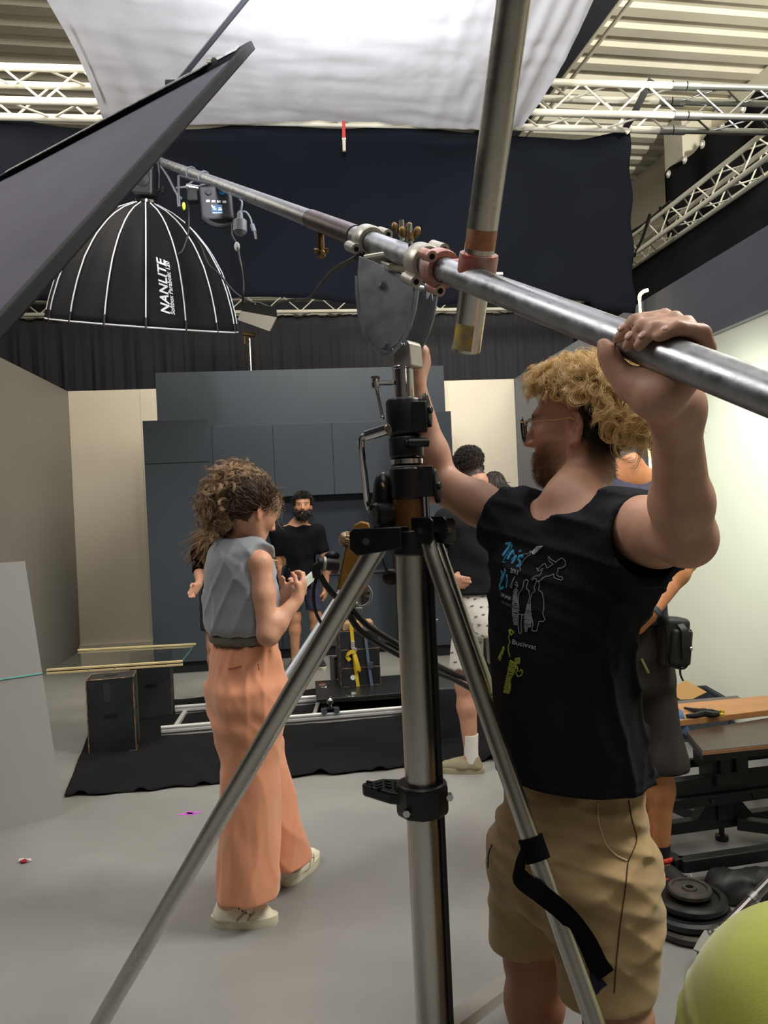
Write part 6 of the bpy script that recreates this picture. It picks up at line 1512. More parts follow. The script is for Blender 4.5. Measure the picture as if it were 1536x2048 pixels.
# beard
M_beard = hair_mat('ginger_beard', '#54351f', '#a87850', '#7a5233')
bt_ = bvh(bodyA); rgb = np.random.RandomState(20); bp_, bd_ = [], []
me = bodyA.data; vv = np.array([tuple(q) for q in wverts(bodyA)]); nn = np.array([tuple(v.normal) for v in me.vertices]); Lh = HA.loc(vv)
bmask = (Lh[:, 2] < -.036 - .2 * np.clip(Lh[:, 1] - .045, 0, 1)) & (Lh[:, 1] > .010) & (Lh[:, 2] > -.128) & (np.abs(Lh[:, 0]) < .08) & (Lh[:, 1] < .13) & (Lh[:, 1] > .012 + 1.3 * np.clip(-.080 - Lh[:, 2], 0, 1)) & ~((np.abs(Lh[:, 0]) < .018) & (np.abs(Lh[:, 2] + .067) < .008)) & ~((Lh[:, 2] > -.05) & (Lh[:, 1] > .08))
ids = np.where(bmask)[0]; wgt = np.clip((Lh[ids, 1] - .0) / .07, .12, 1) ** 1.6 * np.clip((-.02 - Lh[ids, 2]) / .05, .2, 1); pick = rgb.choice(ids, 3000, p=wgt / wgt.sum())
bpz = vv[pick] + rgb.normal(size=(3000, 3)) * .0015; bdz = nn[pick] * .6 - up_ * .5 + np.array(tuple(HA.f)) * .15 + rgb.normal(size=(3000, 3)) * .35
strands('beard', None, helix_locks(bpz, bdz, 1, .0085, .001, .6, 6, .0006, .2, 21), .00026, M_beard, A, .5)
KS[0] = 1.0
# ================================================================== the woman in orange trousers
W = skin_person('person', 'woman with curly brown hair up, grey sleeveless top and orange trousers, looking at a phone', V(onz(520, 1815).x, onz(520, 1815).y, 0))
FW = V(.84, .54, 0).normalized(); RW_ = V(FW.y, -FW.x, 0)
HW = Fr(at(507, 1022, 2.925), V(.80 * .86, .60 * .86, -.47), (0, 0, 1), .93)
wc_ = at(481, 1180, 2.97); WC = V(wc_.x, wc_.y, 0)
wS, wE, wW = at(520, 1126, 2.845), at(536, 1268, 2.80), at(594, 1200, 2.88)
wS2 = V(WC.x, WC.y, 1.36) - RW_ * .165; wE2 = wS2 + V(.10, .0, -.27); wW2 = at(566, 1196, 3.05)
sd = SDF(); add_head(sd, HW, True)
sd.chain([HW.p(0, -.015, -.045), at(498, 1062, 2.945), at(484, 1088, 2.96), at(478, 1118, 2.96)], [.046, .045, .050, .068], .03)
sd.cone(wS, at(478, 1105, 2.96), .040, .06, .04).cone(wS2, at(478, 1105, 2.96), .040, .06, .04)
sd.loft(WC, UP, RW_, [(.85, 0, 0, .13, .09), (1.05, 0, 0, .125, .088), (1.2, 0, 0, .13, .09), (1.38, 0, 0, .14, .085)], .05)
add_arm(sd, wS, wE, wW, (.043, .037, .0345, .0245)); sd.ell(wE + V(.004, 0, -.012), .026, None, .03)
add_arm(sd, wS2, wE2, wW2, (.043, .037, .0345, .0245))
ph_c = at(607, 1168, 2.93)
add_hand(sd, wW, at(606, 1172, 2.91) - wW, at(590, 1155, 2.98) - at(606, 1180, 2.90), V(.1, -.6, .9), (.5, .9, .6), .86, thumb=(.5, .5))
add_hand(sd, wW2, at(592, 1174, 3.0) - wW2, V(.5, -.9, .1), V(.2, -.1, 1), (.35, .7, .5), .86, thumb=(.5, .4))
wfa, wta = onz(424, 1849), onz(556, 1846); wfb, wtb = onz(570, 1775), onz(634, 1716)
aR = wfa.lerp(wta, .26) + UP * .085; aL = wfb.lerp(wtb, .26) + UP * .085
hipR = V(WC.x, WC.y, .90) + RW_ * .085; hipL = V(WC.x, WC.y, .90) - RW_ * .085
add_leg(sd, hipR, hipR.lerp(aR, .5) + FW * .03, aR, (.08, .052, .05, .034)); add_leg(sd, hipL, hipL.lerp(aL, .5) + FW * .03, aL, (.08, .052, .05, .034))
for a, h_, t_ in ((aR, wfa, wta), (aL, wfb, wtb)): sd.cone(a, h_.lerp(t_, .6) + UP * .035, .034, .026, .03)
SKW = np.array(lin('#d9a487')[:3]); BRN = np.array(lin('#3a2a20')[:3])
def tintW(P):
    c = base_tint(P, SKW, 2); L = HW.loc(P); near = (np.abs(L) < .16).all(1)
    c[near] = head_tint(L[near], c[near], SKW, brow=BRN, scalp=(BRN, lambda l: (l[:, 2] > .035 + .4 * np.clip(l[:, 1] - .02, 0, 1) + .0) & (l[:, 1] < .085) | (l[:, 1] < -.028) & (l[:, 2] > -.065), .95))
    return c
lo = V(WC.x - .42, WC.y - .4, 0); bodyW = sdf_obj(sd, lo, V(WC.x + .45, WC.y + .45, 1.82), .0062, 'body', M_skin, W, 2, tintW)
# sleeveless top
M_vest = mat('grey_jersey', '#989da4', .9, sheen=.3, bump=.15, bscale=400, var=.08, vscale=6)
vt = SDF()
vt.loft(WC, UP, RW_, [(1.085, 0, -.004, .158, .118), (1.11, 0, -.004, .170, .132), (1.2, 0, 0, .172, .134), (1.32, 0, 0, .168, .124), (1.40, 0, 0, .165, .10), (1.455, 0, 0, .11, .07)], .0, rnd=.015)
vt.cone(at(495, 1092, 2.93), at(528, 1106, 2.85), .045, .040, .04).cone(V(WC.x, WC.y, 1.40), wS2 + UP * .02, .05, .045, .05)
_vf = ridges(71, 34, 1.1, 4, [(1, .5, .12), (.6, -.8, .25), (1, .2, -.35)]); vt.field(lambda P: .014 * _vf(P) * np.clip((1.47 - P[:, 2]) / .1, 0, 1))
vt.cone(at(480, 1075, 2.965), HW.p(0, -.03, -.06), .062, .06, .01, 's')
vt.cone(wS + UP * .045 + RW_ * .05, wS - UP * .10 + RW_ * .055, .052, .060, .012, 's'); vt.ell(wS + V(.045, -.02, -.02), [.045, .05, .075], None, .012, 's')
vestW = sdf_obj(vt, V(WC.x - .3, WC.y - .3, 1.05), V(WC.x + .3, WC.y + .3, 1.52), .006, 'sleeveless_top', M_vest, W, 1)
bd = SDF(); bd.loft(WC, UP, RW_, [(1.049, 0, -.004, .156, .119), (1.085, 0, -.004, .158, .121)], .0, rnd=.008); _bf = folds(72, 140, .4, 3, [(1, .5, 0)]); bd.field(lambda P: .0015 * _bf(P))
lab(sdf_obj(bd, V(WC.x - .25, WC.y - .25, 1.02), V(WC.x + .25, WC.y + .25, 1.11), .006, 'waistband', mat('khaki_elastic', '#6e695c', .9, bump=.2, bscale=200), vestW, 1), 'khaki elastic waistband')
# trousers
M_orange = mat('orange_crepe', '#e09873', .8, sheen=.25, bump=.08, bscale=500, var=.05, vscale=5)
tp = SDF(); WC = WC + V(.016, 0, 0)
tp.loft(WC, UP, RW_, [(.66, 0, -.012, .125, .092), (.76, 0, -.02, .158, .125), (.88, 0, -.022, .170, .137), (.98, 0, -.012, .160, .128), (1.045, 0, -.004, .146, .112)], .0, rnd=.01)
hR, hL = at(498, 1788, 2.885), at(568, 1735, 3.14)
def legloft(hip, hem, z0, r0=(.112, .118), r1=(.112, .118)):
    kk = hip.lerp(hem, .5)
    g = lambda q: (q.dot(RW_), q.dot(UP.cross(RW_)))
    return [(z0, *g(hem), *r1), (z0 + .25, *g(hip.lerp(hem, .72)), r1[0] * .93, r1[1] * .93), (.55, *g(kk), r0[0] * .90, r0[1] * .92), (.88, *g(hip), .095, .125)]
tp.loft((0, 0, 0), UP, RW_, legloft(hipR - FW * .01, hR, .105), .08, rnd=.006); tp.loft((0, 0, 0), UP, RW_, legloft(hipL - FW * .01, hL, .105), .04, rnd=.006)
_tf = folds(73, 38, 1.1, 5, [(1, .4, .04), (.4, -1, .05), (1, -.5, -.04)]); _tg = folds(74, 120, .5, 4, [(1, .6, 0), (.9, -.4, 0)]); _td = folds(75, 40, 1.2, 3, [(.6, .3, .7)])
_tr = ridges(76, 30, .8, 4, [(1, .4, .05), (.5, -.9, .05), (1, -.4, -.06)])
tp.field(lambda P: .008 * _tr(P) + .010 * _tf(P) * np.clip((1.05 - P[:, 2]) / .25, .2, 1) + .006 * _tg(P) * np.clip((P[:, 2] - .88) / .1, 0, 1) + .010 * _td(P) * np.exp(-((P[:, 2] - .72) / .14) ** 2))
tp.plane((0, 0, .108), (0, 0, -1), .004)
trW = sdf_obj(tp, V(WC.x - .35, WC.y - .35, .06), V(WC.x + .45, WC.y + .4, 1.07), .0068, 'trousers', M_orange, W, 1)
bw_ = bvh(trW); q = [cast_on(bw_, *p, .001) for p in ((457, 1338), (480, 1333), (517, 1329), (518, 1340))]; q = [p for p in q if p]
if len(q) > 2: MB().tube(q, .0016, 5).build('pocket_edge', mat('orange_dark', '#9c5a3e', .9), trW)  # darker orange line along the pocket
q = cast_on(bw_, 571, 1283, .004)
if q: MB().box(q, (.03, .02, .045)).build('belt_tab', mat('cream_tab', '#dcc9a0', .8), trW, smooth=0, bevel=.003)
M_sn = mat('cream_leather', '#e6e0cc', .5, var=.04, bump=.03, bscale=60); M_sole = mat('cream_sole', '#dcd7bd', .6); M_gr = mat('grey_suede', '#a39a87', .8)
for hh, tt, sd_ in ((wfa, wta, 1), (wfb, wtb, 1)):
    so, S, L = make_shoe(W, hh, tt, M_sn, M_sole, wid=.050, ht=.080, h=.0045, sole_h=.036, lace=M_sn)
    bs_ = bvh(so)
    for a, b, hw, m_ in ((.06, .30, .0085, M_gr), (.42, .56, .006, M_gr), (.58, .70, .006, M_gr)):
        mb = MB(); N_ = 8; P = []
        for i in range(N_ + 1):
            y_ = L * (a + (b - a) * i / N_); z_ = .062 - .010 * (a > .4) + .03 * (a > .4) * (i / N_ - .5)
            for dz in (-hw, hw):
                o_ = S.p(.12, y_, z_ + dz); h_ = bs_.ray_cast(o_, -S.r); P.append(h_[0] + S.r * .0012 if h_[0] is not None else None)
        if all(p is not None for p in P): mb.add(P, [(2 * i, 2 * i + 2, 2 * i + 3, 2 * i + 1) for i in range(N_)]).build('suede_stripe', m_, so, smooth=180)
    for i in range(5):
        o_ = S.p(.12, L * (.40 + .055 * i), .082 - .007 * i); h_ = bs_.ray_cast(o_, -S.r)
        if h_[0] is not None: MB().ball(h_[0], .0032, 6, 5).build('eyelet', M_hole, so)
# hair
M_brown = hair_mat('brown_curls', '#6b5340', '#d8bb96', '#a58463'); M_brown2 = hair_mat('brown_sleek', '#2a1d14', '#84654a', '#4d3828')
hc_ = SDF(); hcc = at(474, 985, 2.98)
hc_.ell(HW.p(0, -.022, .040), [.078, .098, .082], HW.R, .02); hc_.ell(hcc, .078, None, .03).ell(at(448, 1005, 2.99), .055, None, .03).ell(at(462, 1030, 2.98), .045, None, .03)
_hf = folds(81, 70, 1.6, 6); hc_.field(lambda P: .012 * _hf(P)); hc_.plane(HW.p(0, .072, .02), HW.f - HW.u * .75); hc_.ell(HW.p(0, .06, -.06), [.2, .062, .075], HW.R, .01, 's')
hairW = sdf_obj(hc_, hcc - V(.25, .25, .2), hcc + V(.25, .25, .2), .007, 'hair', mat('brown_hair_mass', '#35261b', .8, var=.4, vscale=50), W, 1)
rgw = np.random.RandomState(31); R0 = []; D0 = []
for c_, r_, n_ in ((hcc, .080, 440), (at(448, 1005, 2.99), .058, 260), (at(460, 1030, 2.975), .047, 150)):
    v = rgw.normal(size=(n_, 3)); v /= np.linalg.norm(v, axis=1)[:, None]; R0.append(np.array(tuple(c_)) + v * r_); D0.append(v * .8 + np.array([-.15, .0, .02]) + rgw.normal(size=(n_, 3)) * .5)
strands('curls', None, helix_locks(np.concatenate(R0), np.concatenate(D0), 14, .052, .0150, 1.9, 20, .0026, .3, 32), .0008, M_brown, hairW, .5)
rs_, ds_ = scalp_points(HW, 3600, lambda l: l[2] > .0 + .55 * max(0, l[1]) + .25 * max(0, -l[1] - .02) * 0 and l[1] < .085 or (l[1] < -.03 and l[2] > -.06), 33, r=(.083, .104, .090))
tgt = np.array(tuple(hcc)); dv = tgt - rs_; dv /= np.linalg.norm(dv, axis=1)[:, None]
strands('sleek_hair', None, helix_locks(rs_ + ds_ * .001, (lambda t_: t_ / np.maximum(np.linalg.norm(t_, axis=1)[:, None], 1e-3))(dv - ds_ * (dv * ds_).sum(1)[:, None]) + ds_ * .10 + rgw.normal(size=rs_.shape) * .07, 2, .045, .0022, 1.2, 12, .0012, .0, 34, bendf=.04), .0008, M_brown2, hairW, .6)
rs_, ds_ = scalp_points(HW, 260, lambda l: l[1] > .03 and l[1] < .08 and l[2] > .03 and abs(l[0]) > .03, 35)
strands('loose_wisps', None, helix_locks(rs_, ds_ * .5 - np.array(tuple(HW.u)) * .3 - np.array(tuple(HW.f)) * .4, 1, .05, .006, 1.3, 12, .002, .2, 36), .00045, M_brown, hairW, .5)
ph = thing('phone', 'pale phone held in both hands by the woman in orange trousers', 'phone', ph_c)
pd1 = (at(625, 1152, 2.96) - at(592, 1181, 2.89)).normalized(); pd2 = V(.25, -.65, .70); pd2 = (pd2 - pd1 * pd2.dot(pd1)).normalized(); pd3 = pd1.cross(pd2)
Rp = Matrix((pd1, pd2, pd3)).transposed()
MB().box(ph_c, (.142, .07, .009), Rp).build('case', mat('phone_case', '#b9bdb3', .4), ph, smooth=0, bevel=.004)
fs_ = pd3 if pd3.dot(EYE - ph_c) > 0 else -pd3
MB().box(ph_c + fs_ * .005, (.134, .062, .001), Rp).build('screen', mat('phone_screen', '#cfd6c4', .15, emis='#dfe8d4', estr=.35), ph, smooth=0)

# ================================================================== generic standing figure for the people farther off
def figure(label, C, F, H, hs=1.0, fem=False, sh=None, arms=None, legs=None, tee=None, bottoms=None, skin=None, hair=None, h=.009, beard=None, shoes=None, shw=.205, zs=1.45, waist=.98, hemz=.88, neck_r=.055, sleeve=.20, brow=None, chest=.125, wst=(.165, .115), hands=True, hand_curl=(.5, .6, .4), cut=1.0):
    T = skin_person('person', label, C); F = V(F[0], F[1], 0).normalized(); R = V(F.y, -F.x, 0); C0_ = V(C[0], C[1], 0); sd = SDF()
    add_head(sd, H, fem); nb = C0_ + UP * (zs + .05) - F * .01
    sd.chain([H.p(0, -.02, -.05), H.p(0, -.03, -.10), nb, nb - UP * .06], [neck_r, neck_r, neck_r * 1.1, neck_r * 1.4], .03)
    sd.loft(C0_, UP, R, [(hemz - .06, 0, 0, wst[0] * .75, wst[1] * .72), (waist, 0, 0, wst[0] * .75, wst[1] * .72), (zs - .12, 0, 0, shw * .78, chest * .72), (zs, 0, 0, shw * .62, chest * .6)], .05)
    SS = {}
    for s, (E, W_, d, n, t) in arms.items():
        S = C0_ + R * s * (shw - .02) + UP * (zs - .03); SS[s] = (S, Vector(E)); sd.cone(nb - UP * .04, S, .06, .05, .05)
        add_arm(sd, S, E, W_, (.050, .041, .039, .028))
        if hands: add_hand(sd, W_, d, n, t, hand_curl, .95, k=.005)
    for s, (K, A_) in legs.items():
        add_leg(sd, C0_ + R * s * .09 + UP * .88, K, A_, (.075, .056, .055, .036)); 
        f2 = shoes[0].get(s, F) if shoes else F; sd.cone(A_, Vector(A_) + Vector(f2) * .09 - UP * .055, .030, .020, .02)
    base = np.array(lin(skin)[:3])
    hcol = np.array(lin(hair[0])[:3])
    def tint(P):
        c = base_tint(P, base, 3); L = H.loc(P); near = (np.abs(L) < .16).all(1)
        if near.any(): c[near] = head_tint(L[near], c[near], base, brow=hcol if brow is None else brow, beard=beard, scalp=(hcol, hair[1], .95), eye=h < .0085)
        return c
    lo = V(C[0] - .5, C[1] - .5, 0); hi = V(C[0] + .5, C[1] + .5, H.o.z + .2)
    body = sdf_obj(sd, lo, hi, h, 'body', M_skin, T, 1, tint)
    g = SDF(); g.loft(C0_, UP, R, [(hemz, 0, 0, wst[0] + .012, wst[1] + .012), (waist + .05, 0, 0, wst[0], wst[1]), (zs - .18, 0, 0, shw * .88, chest), (zs - .06, 0, 0, shw * .92, chest * .92), (zs + .01, 0, 0, shw * .66, chest * .62), (zs + .055, 0, 0, shw * .32, chest * .5)], .0, rnd=.015)
    ends = []
    for s, (S, E) in SS.items():
        d = (E - S).normalized(); e = S + d * sleeve; g.cone(C0_ + R * s * shw * .5 + UP * (zs - .04), S, .07, .068, .05).cone(S, e + d * .05, .067, .064, .04); ends.append((e, d, S))
    ft = folds(int(abs(C[0] * 100)) + 5, 30, 1.3, 5, [(1, .3, .5), (.7, -.4, .8), (1, 0, .1)]); g.field(lambda P: .014 * ft(P) * np.clip((zs - .03 - P[:, 2]) / .12, 0, 1))
    for e, d, S in ends:
        # trim the sleeve end only
        ee, d3 = np.array(tuple(e)), np.array(tuple(d)); Sx = np.array(tuple(S))
        def trim(P, ee=ee, d3=d3, Sx=Sx):
            t_ = (P - ee) @ d3; rr = np.linalg.norm((P - ee) - t_[:, None] * d3, axis=1); lat = (P - np.array(tuple(C0_))) @ np.array(tuple(R)); return np.where(rr < .10, np.maximum(t_, 0) * 3, 0)
        g.field(trim)
    g.ell(nb + F * .03 + UP * (.055 + .02 * (1 - cut)), [.094 * cut, .094 * cut, .078], None, .01, 's'); g.plane((0, 0, hemz + .004), (0, 0, -1), .004)
    tm = sdf_obj(g, V(C[0] - .42, C[1] - .42, hemz - .03), V(C[0] + .42, C[1] + .42, zs + .12), max(h, .008), 't_shirt', tee, T, 1)
    b = SDF(); zb, mb_, flare = bottoms
    b.loft(C0_, UP, R, [(.78, 0, -.0, wst[0] * 1.02, wst[1] * 1.08), (.88, 0, 0, wst[0] * 1.02, wst[1] * 1.08), (waist, 0, 0, wst[0] * .93, wst[1] * .95)], .0, rnd=.02)
    for s, (K, A_) in legs.items():
        hp_ = C0_ + R * s * .085 + UP * .86; K = Vector(K); e = hp_.lerp(K, (.86 - zb) / (.86 - K.z)) if zb > K.z else K.lerp(Vector(A_), (K.z - zb) / (K.z - A_[2]))
        if zb > K.z: b.cone(hp_ + R * s * .008, e + R * s * .012 - UP * .03, .086, flare * .9, .02)
        else: b.chain([hp_, K, e - UP * .03], [.092, flare, flare], .05)
    fb = folds(int(abs(C[1] * 100)) + 9, 36, 1.3, 5, [(1, .3, .2), (.4, -.8, .5)]); b.field(lambda P: .012 * fb(P)); b.plane((0, 0, zb), (0, 0, -1), .006)
    bt = sdf_obj(b, V(C[0] - .35, C[1] - .38, zb - .03), V(C[0] + .35, C[1] + .38, waist + .03), max(h, .008), 'shorts', mb_, T, 1)
    if shoes:
        for s, (K, A_) in legs.items():
            f2 = Vector(shoes[0].get(s, F)).normalized(); a0 = V(A_[0], A_[1], 0); make_shoe(T, a0 - f2 * .07, a0 + f2 * .20, shoes[1], shoes[2], h=.008, sole_h=.03, ht=.085)
    return T, body, tm, bt
def short_hair(H, n, test, m, parent, L=.022, seed=3, r=(.079, .101, .088), rad=.0011, curl=.004, drp=.0, nm='hair', mass=None, extra=0.0):
    rp, rd = scalp_points(H, n, test, seed, r)
    d = rd + np.random.RandomState(seed).normal(size=rd.shape) * .45
    return strands(nm, None, helix_locks(rp, d, 3, L, curl, 1.1, 8, .002, drp, seed), rad, m, parent, .5)

# ---- bearded man facing the camera in front of the kitchen
cB = onz(606, 1338); cB = V(cB.x, cB.y + .05, 0); YB = cB.y
HB = Fr(at(606, 1011, YB - .02), (.06, -1, .03), (.0, 0, 1), 1.03)
zB = lambda px, py: at(px, py, YB)
M_bt = mat('black_cotton', '#121215', .9, spec=.12)
kBl = V(zB(592, 1262).x, YB - .02, .50); kBr = V(zB(633, 1262).x, YB - .02, .50)
aBl, aBr = V(onz(590, 1338).x, YB, .09), V(onz(637, 1336).x, YB + .02, .09)
TB, bodyB, teeB, shB = figure('bearded man in black t-shirt and navy shorts standing before the kitchen cabinets', (cB.x, YB, 0), (.05, -1), HB,
    arms={1: (zB(560, 1122), zB(566, 1176), zB(570, 1200) - zB(566, 1176), V(1, 0, 0), V(.3, -1, 0)), -1: (zB(652, 1125), zB(651, 1178), zB(650, 1200) - zB(651, 1178), V(-1, 0, 0), V(-.3, -1, 0))},
    legs={1: (kBl, aBl), -1: (kBr, aBr)}, tee=M_bt, bottoms=(.565, mat('navy_shorts', '#34344f', .9, var=.15, vscale=9), .098), skin='#cf9a78', hair=('#17120f', lambda l: (l[:, 2] > .058) & (l[:, 1] < .2) | (l[:, 2] > .0) & (l[:, 1] < .03) | (l[:, 1] < -.01) & (l[:, 2] > -.07)),
    beard=(np.array(lin('#15110f')[:3]), .97), h=.0078, shoes=({1: V(-.15, -1, 0), -1: V(.35, -1, 0)}, mat('black_canvas', '#1d1d20', .8), mat('cream_rubber', '#d9d4c2', .6)), zs=at(606, 1058, YB).z, waist=1.0, hemz=at(606, 1176, YB).z, shw=.215, sleeve=.21, chest=.13, wst=(.175, .125))
M_bh = hair_mat('black_hair', '#0d0a09', '#2a211c')
hB = short_hair(HB, 1600, lambda l: (l[2] > .068) or (l[1] < .02 and l[2] > .01) , M_bh, TB, .018, 41, rad=.0016, curl=.004)
def beard_for(H, body, n, seed, m, parent, L=.02, rad=.0016):
    me = body.data; vv = np.array([tuple(body.matrix_basis @ v.co) for v in me.vertices]); nn = np.array([tuple(v.normal) for v in me.vertices]); l = H.loc(vv)
    k = (l[:, 2] < -.040 - .2 * np.clip(l[:, 1] - .045, 0, 1)) & (l[:, 1] > .015 + 1.3 * np.clip(-.08 - l[:, 2], 0, 1)) & (l[:, 1] < .13) & (l[:, 2] > -.135) & (np.abs(l[:, 0]) < .085) & ~((np.abs(l[:, 0]) < .02) & (np.abs(l[:, 2] + .067) < .009)) & ~((l[:, 2] > -.048) & (l[:, 1] > .075))
    rg = np.random.RandomState(seed); pk = rg.choice(np.where(k)[0], n); d = nn[pk] * .7 + np.array([0, 0, -.6]) + rg.normal(size=(n, 3)) * .3
    return strands('beard', None, helix_locks(vv[pk], d, 2, L, .002, .8, 6, .001, .2, seed), rad, m, parent, .5)
beard_for(HB, bodyB, 900, 42, M_bh, TB, .024)
# ---- woman half hidden behind the woman in orange trousers
YD = 6.3; cD = V(at(432, 1100, YD).x, YD, 0)
HD = Fr(at(447, 1046, YD - .05), (.75, -.6, -.25), (0, 0, 1), .93)
zD = lambda px, py, dy=0: at(px, py, YD + dy)
TD, bodyD, teeD, shD = figure('long haired woman in black t-shirt half hidden behind the woman in orange trousers', (cD.x, YD, 0), (.8, -.6), HD, fem=True,
    arms={1: (zD(400, 1140, -.1), zD(398, 1168, -.25), zD(386, 1184, -.3) - zD(398, 1168, -.25), V(.3, -.4, 1), V(-.6, -.5, .4)), -1: (zD(485, 1130, 0), zD(530, 1130, -.1), V(1, 0, .05), V(0, -.3, -1), V(.2, -.4, 1))},
    legs={1: (V(cD.x - .04, YD - .06, .47), V(cD.x - .05, YD - .02, .09)), -1: (V(cD.x + .10, YD + .05, .47), V(cD.x + .10, YD + .08, .09))}, tee=M_bt, bottoms=(.60, mat('dark_shorts', '#26262c', .9), .095), skin='#d3a083', hair=('#5b4130', lambda l: (l[:, 2] > .05) | (l[:, 1] < .0) & (l[:, 2] > -.09)), h=.009, shoes=({1: V(.6, -.8, 0), -1: V(.8, -.5, 0)}, M_bt, M_sole), zs=at(430, 1094, YD).z, waist=.97, hemz=.86, shw=.185, sleeve=.17, chest=.12, wst=(.15, .11), hand_curl=(.25, .3, .25), neck_r=.047)
M_long = hair_mat('long_brown_hair', '#4a3524', '#94703f', '#6e5136')
rs_, ds_ = scalp_points(HD, 1100, lambda l: l[2] > .02 and l[1] < .075 or l[1] < -.01 and l[2] > -.05, 51)
strands('hair', None, helix_locks(rs_, ds_ * .35 + np.array([-.12, 0, -1.0]), 3, .24, .012, 1.3, 16, .004, .1, 52), .0019, M_long, TD, .5)
# ---- man in black t-shirt and white printed shorts, back turned
YE = 4.42; cE = V(at(962, 1150, YE).x, YE, 0)
HE_ = Fr(at(938, 936, YE - .02), (-.45, .86, -.35), (-.12, 0, 1), 1.0)
zE = lambda px, py, dy=0: at(px, py, YE + dy)
M_whites = mat('white_print_shorts', '#d9d5cd', .85, bump=.08, bscale=300)
aEl = onz(944, 1545) + UP * .09; kEl = V(zE(930, 1385).x, YE - .03, .50)
TE, bodyE, teeE, shE = figure('dark haired man with back turned in black t-shirt and white patterned shorts', (cE.x, YE, 0), (-.35, .94), HE_,
    arms={-1: (zE(868, 1085, .02), zE(898, 1160, -.10), zE(925, 1166, -.14) - zE(898, 1160, -.10), V(.2, 1, -.2), V(0, 0, 1)), 1: (zE(1040, 1130, -.05), zE(1030, 1200, .1), V(-.3, .3, -1), V(-1, 0, 0), V(0, 1, 0))},
    legs={-1: (kEl, aEl), 1: (V(cE.x + .12, YE + .05, .50), V(cE.x + .16, YE + .10, .09))}, tee=mat('faded_black_cotton', '#1d1e20', .9, spec=.15, var=.1), bottoms=(.60, M_whites, .105), skin='#c4937a', hair=('#1f1815', lambda l: (l[:, 2] > .045) | (l[:, 1] < .03) & (l[:, 2] > -.07)), h=.0078,
    shoes=({-1: (onz(878, 1545) - onz(958, 1548)).normalized(), 1: V(.2, 1, 0)}, mat('khaki_suede', '#8f866a', .85, bump=.2, bscale=80, var=.15), mat('khaki_sole', '#a39a7c', .7)), zs=at(950, 1028, YE).z, waist=1.04, hemz=at(950, 1186, YE).z, shw=.22, sleeve=.22, chest=.14, wst=(.185, .145))
so = MB().tube([aEl - UP * .03, aEl + UP * .05, aEl + UP * .13], [.040, .041, .046], 16); so.build('sock', mat('white_sock', '#dedbd4', .9), TE)
bvE = bvh(shE); rgE = random.Random(8); mbp = []
M_mk = mat('grey_motif', '#55524e', .85)
for r_ in range(9):
    for c_ in range(8):
        px = 888 + c_ * 16 + (r_ % 2) * 8 + rgE.uniform(-3, 3); py = 1196 + r_ * 18 + rgE.uniform(-3, 3); a = rgE.uniform(-.5, .5)
        q = [cast_on(bvE, px + dx * math.cos(a) - dy * math.sin(a), py + dx * math.sin(a) + dy * math.cos(a), .003) for dx, dy in ((-3.2, 0), (-1, -1.3), (.5, .8), (3.2, -.4))]
        if all(p is not None for p in q): MB().tube(q, .0022, 4).build('motif', M_mk, shE, smooth=0)
M_dk = hair_mat('dark_brown_hair', '#15100e', '#3f322a')
short_hair(HE_, 1500, lambda l: l[2] > .030, M_dk, TE, .010, 61, rad=.0013, curl=.003, drp=.3, r=(.077, .099, .086))
short_hair(HE_, 900, lambda l: l[1] < .02 and -.06 < l[2] < .03, mat('fade_hair', '#4a3f35', .8), TE, .006, 62, rad=.0007, curl=.001, r=(.077, .099, .086), nm='faded_nape')
# ---- person with long dark hair behind him
YG = 5.4; cG = V(at(1000, 1100, YG).x + .02, YG, 0)
HG = Fr(at(988, 976, YG), (-.2, .95, -.15), (0, 0, 1), .95)
TG, bodyG, teeG, shG = figure('dark haired person mostly hidden behind the blond man, only the hair showing', (cG.x, YG, 0), (-.2, .98), HG, fem=True,
    arms={-1: (V(cG.x - .24, YG, 1.10), V(cG.x - .22, YG + .1, .86), V(0, .2, -1), V(1, 0, 0), V(0, 1, 0)), 1: (V(cG.x + .24, YG, 1.10), V(cG.x + .22, YG + .1, .86), V(0, .2, -1), V(-1, 0, 0), V(0, 1, 0))},
    legs={-1: (V(cG.x - .08, YG, .47), V(cG.x - .08, YG, .09)), 1: (V(cG.x + .09, YG, .47), V(cG.x + .10, YG, .09))}, tee=M_bt, bottoms=(.15, mat('dark_trousers', '#222226', .9), .075), skin='#cf9d80', hair=('#1c1512', lambda l: l[:, 2] > -.2), h=.012, shoes=({}, M_bt, M_sole), zs=1.36, waist=.95, hemz=.85, shw=.18, sleeve=.17, chest=.115, wst=(.15, .11), neck_r=.047)
rs_, ds_ = scalp_points(HG, 1000, lambda l: l[1] < .06 and l[2] > -.03 or l[2] > .04, 71)
strands('hair', None, helix_locks(rs_, ds_ * .3 + np.array([0, 0, -1.0]), 3, .15, .004, .6, 12, .003, .1, 72), .0016, hair_mat('long_dark_hair', '#14100e', '#4a3a30', '#2a201b'), TG, .5)
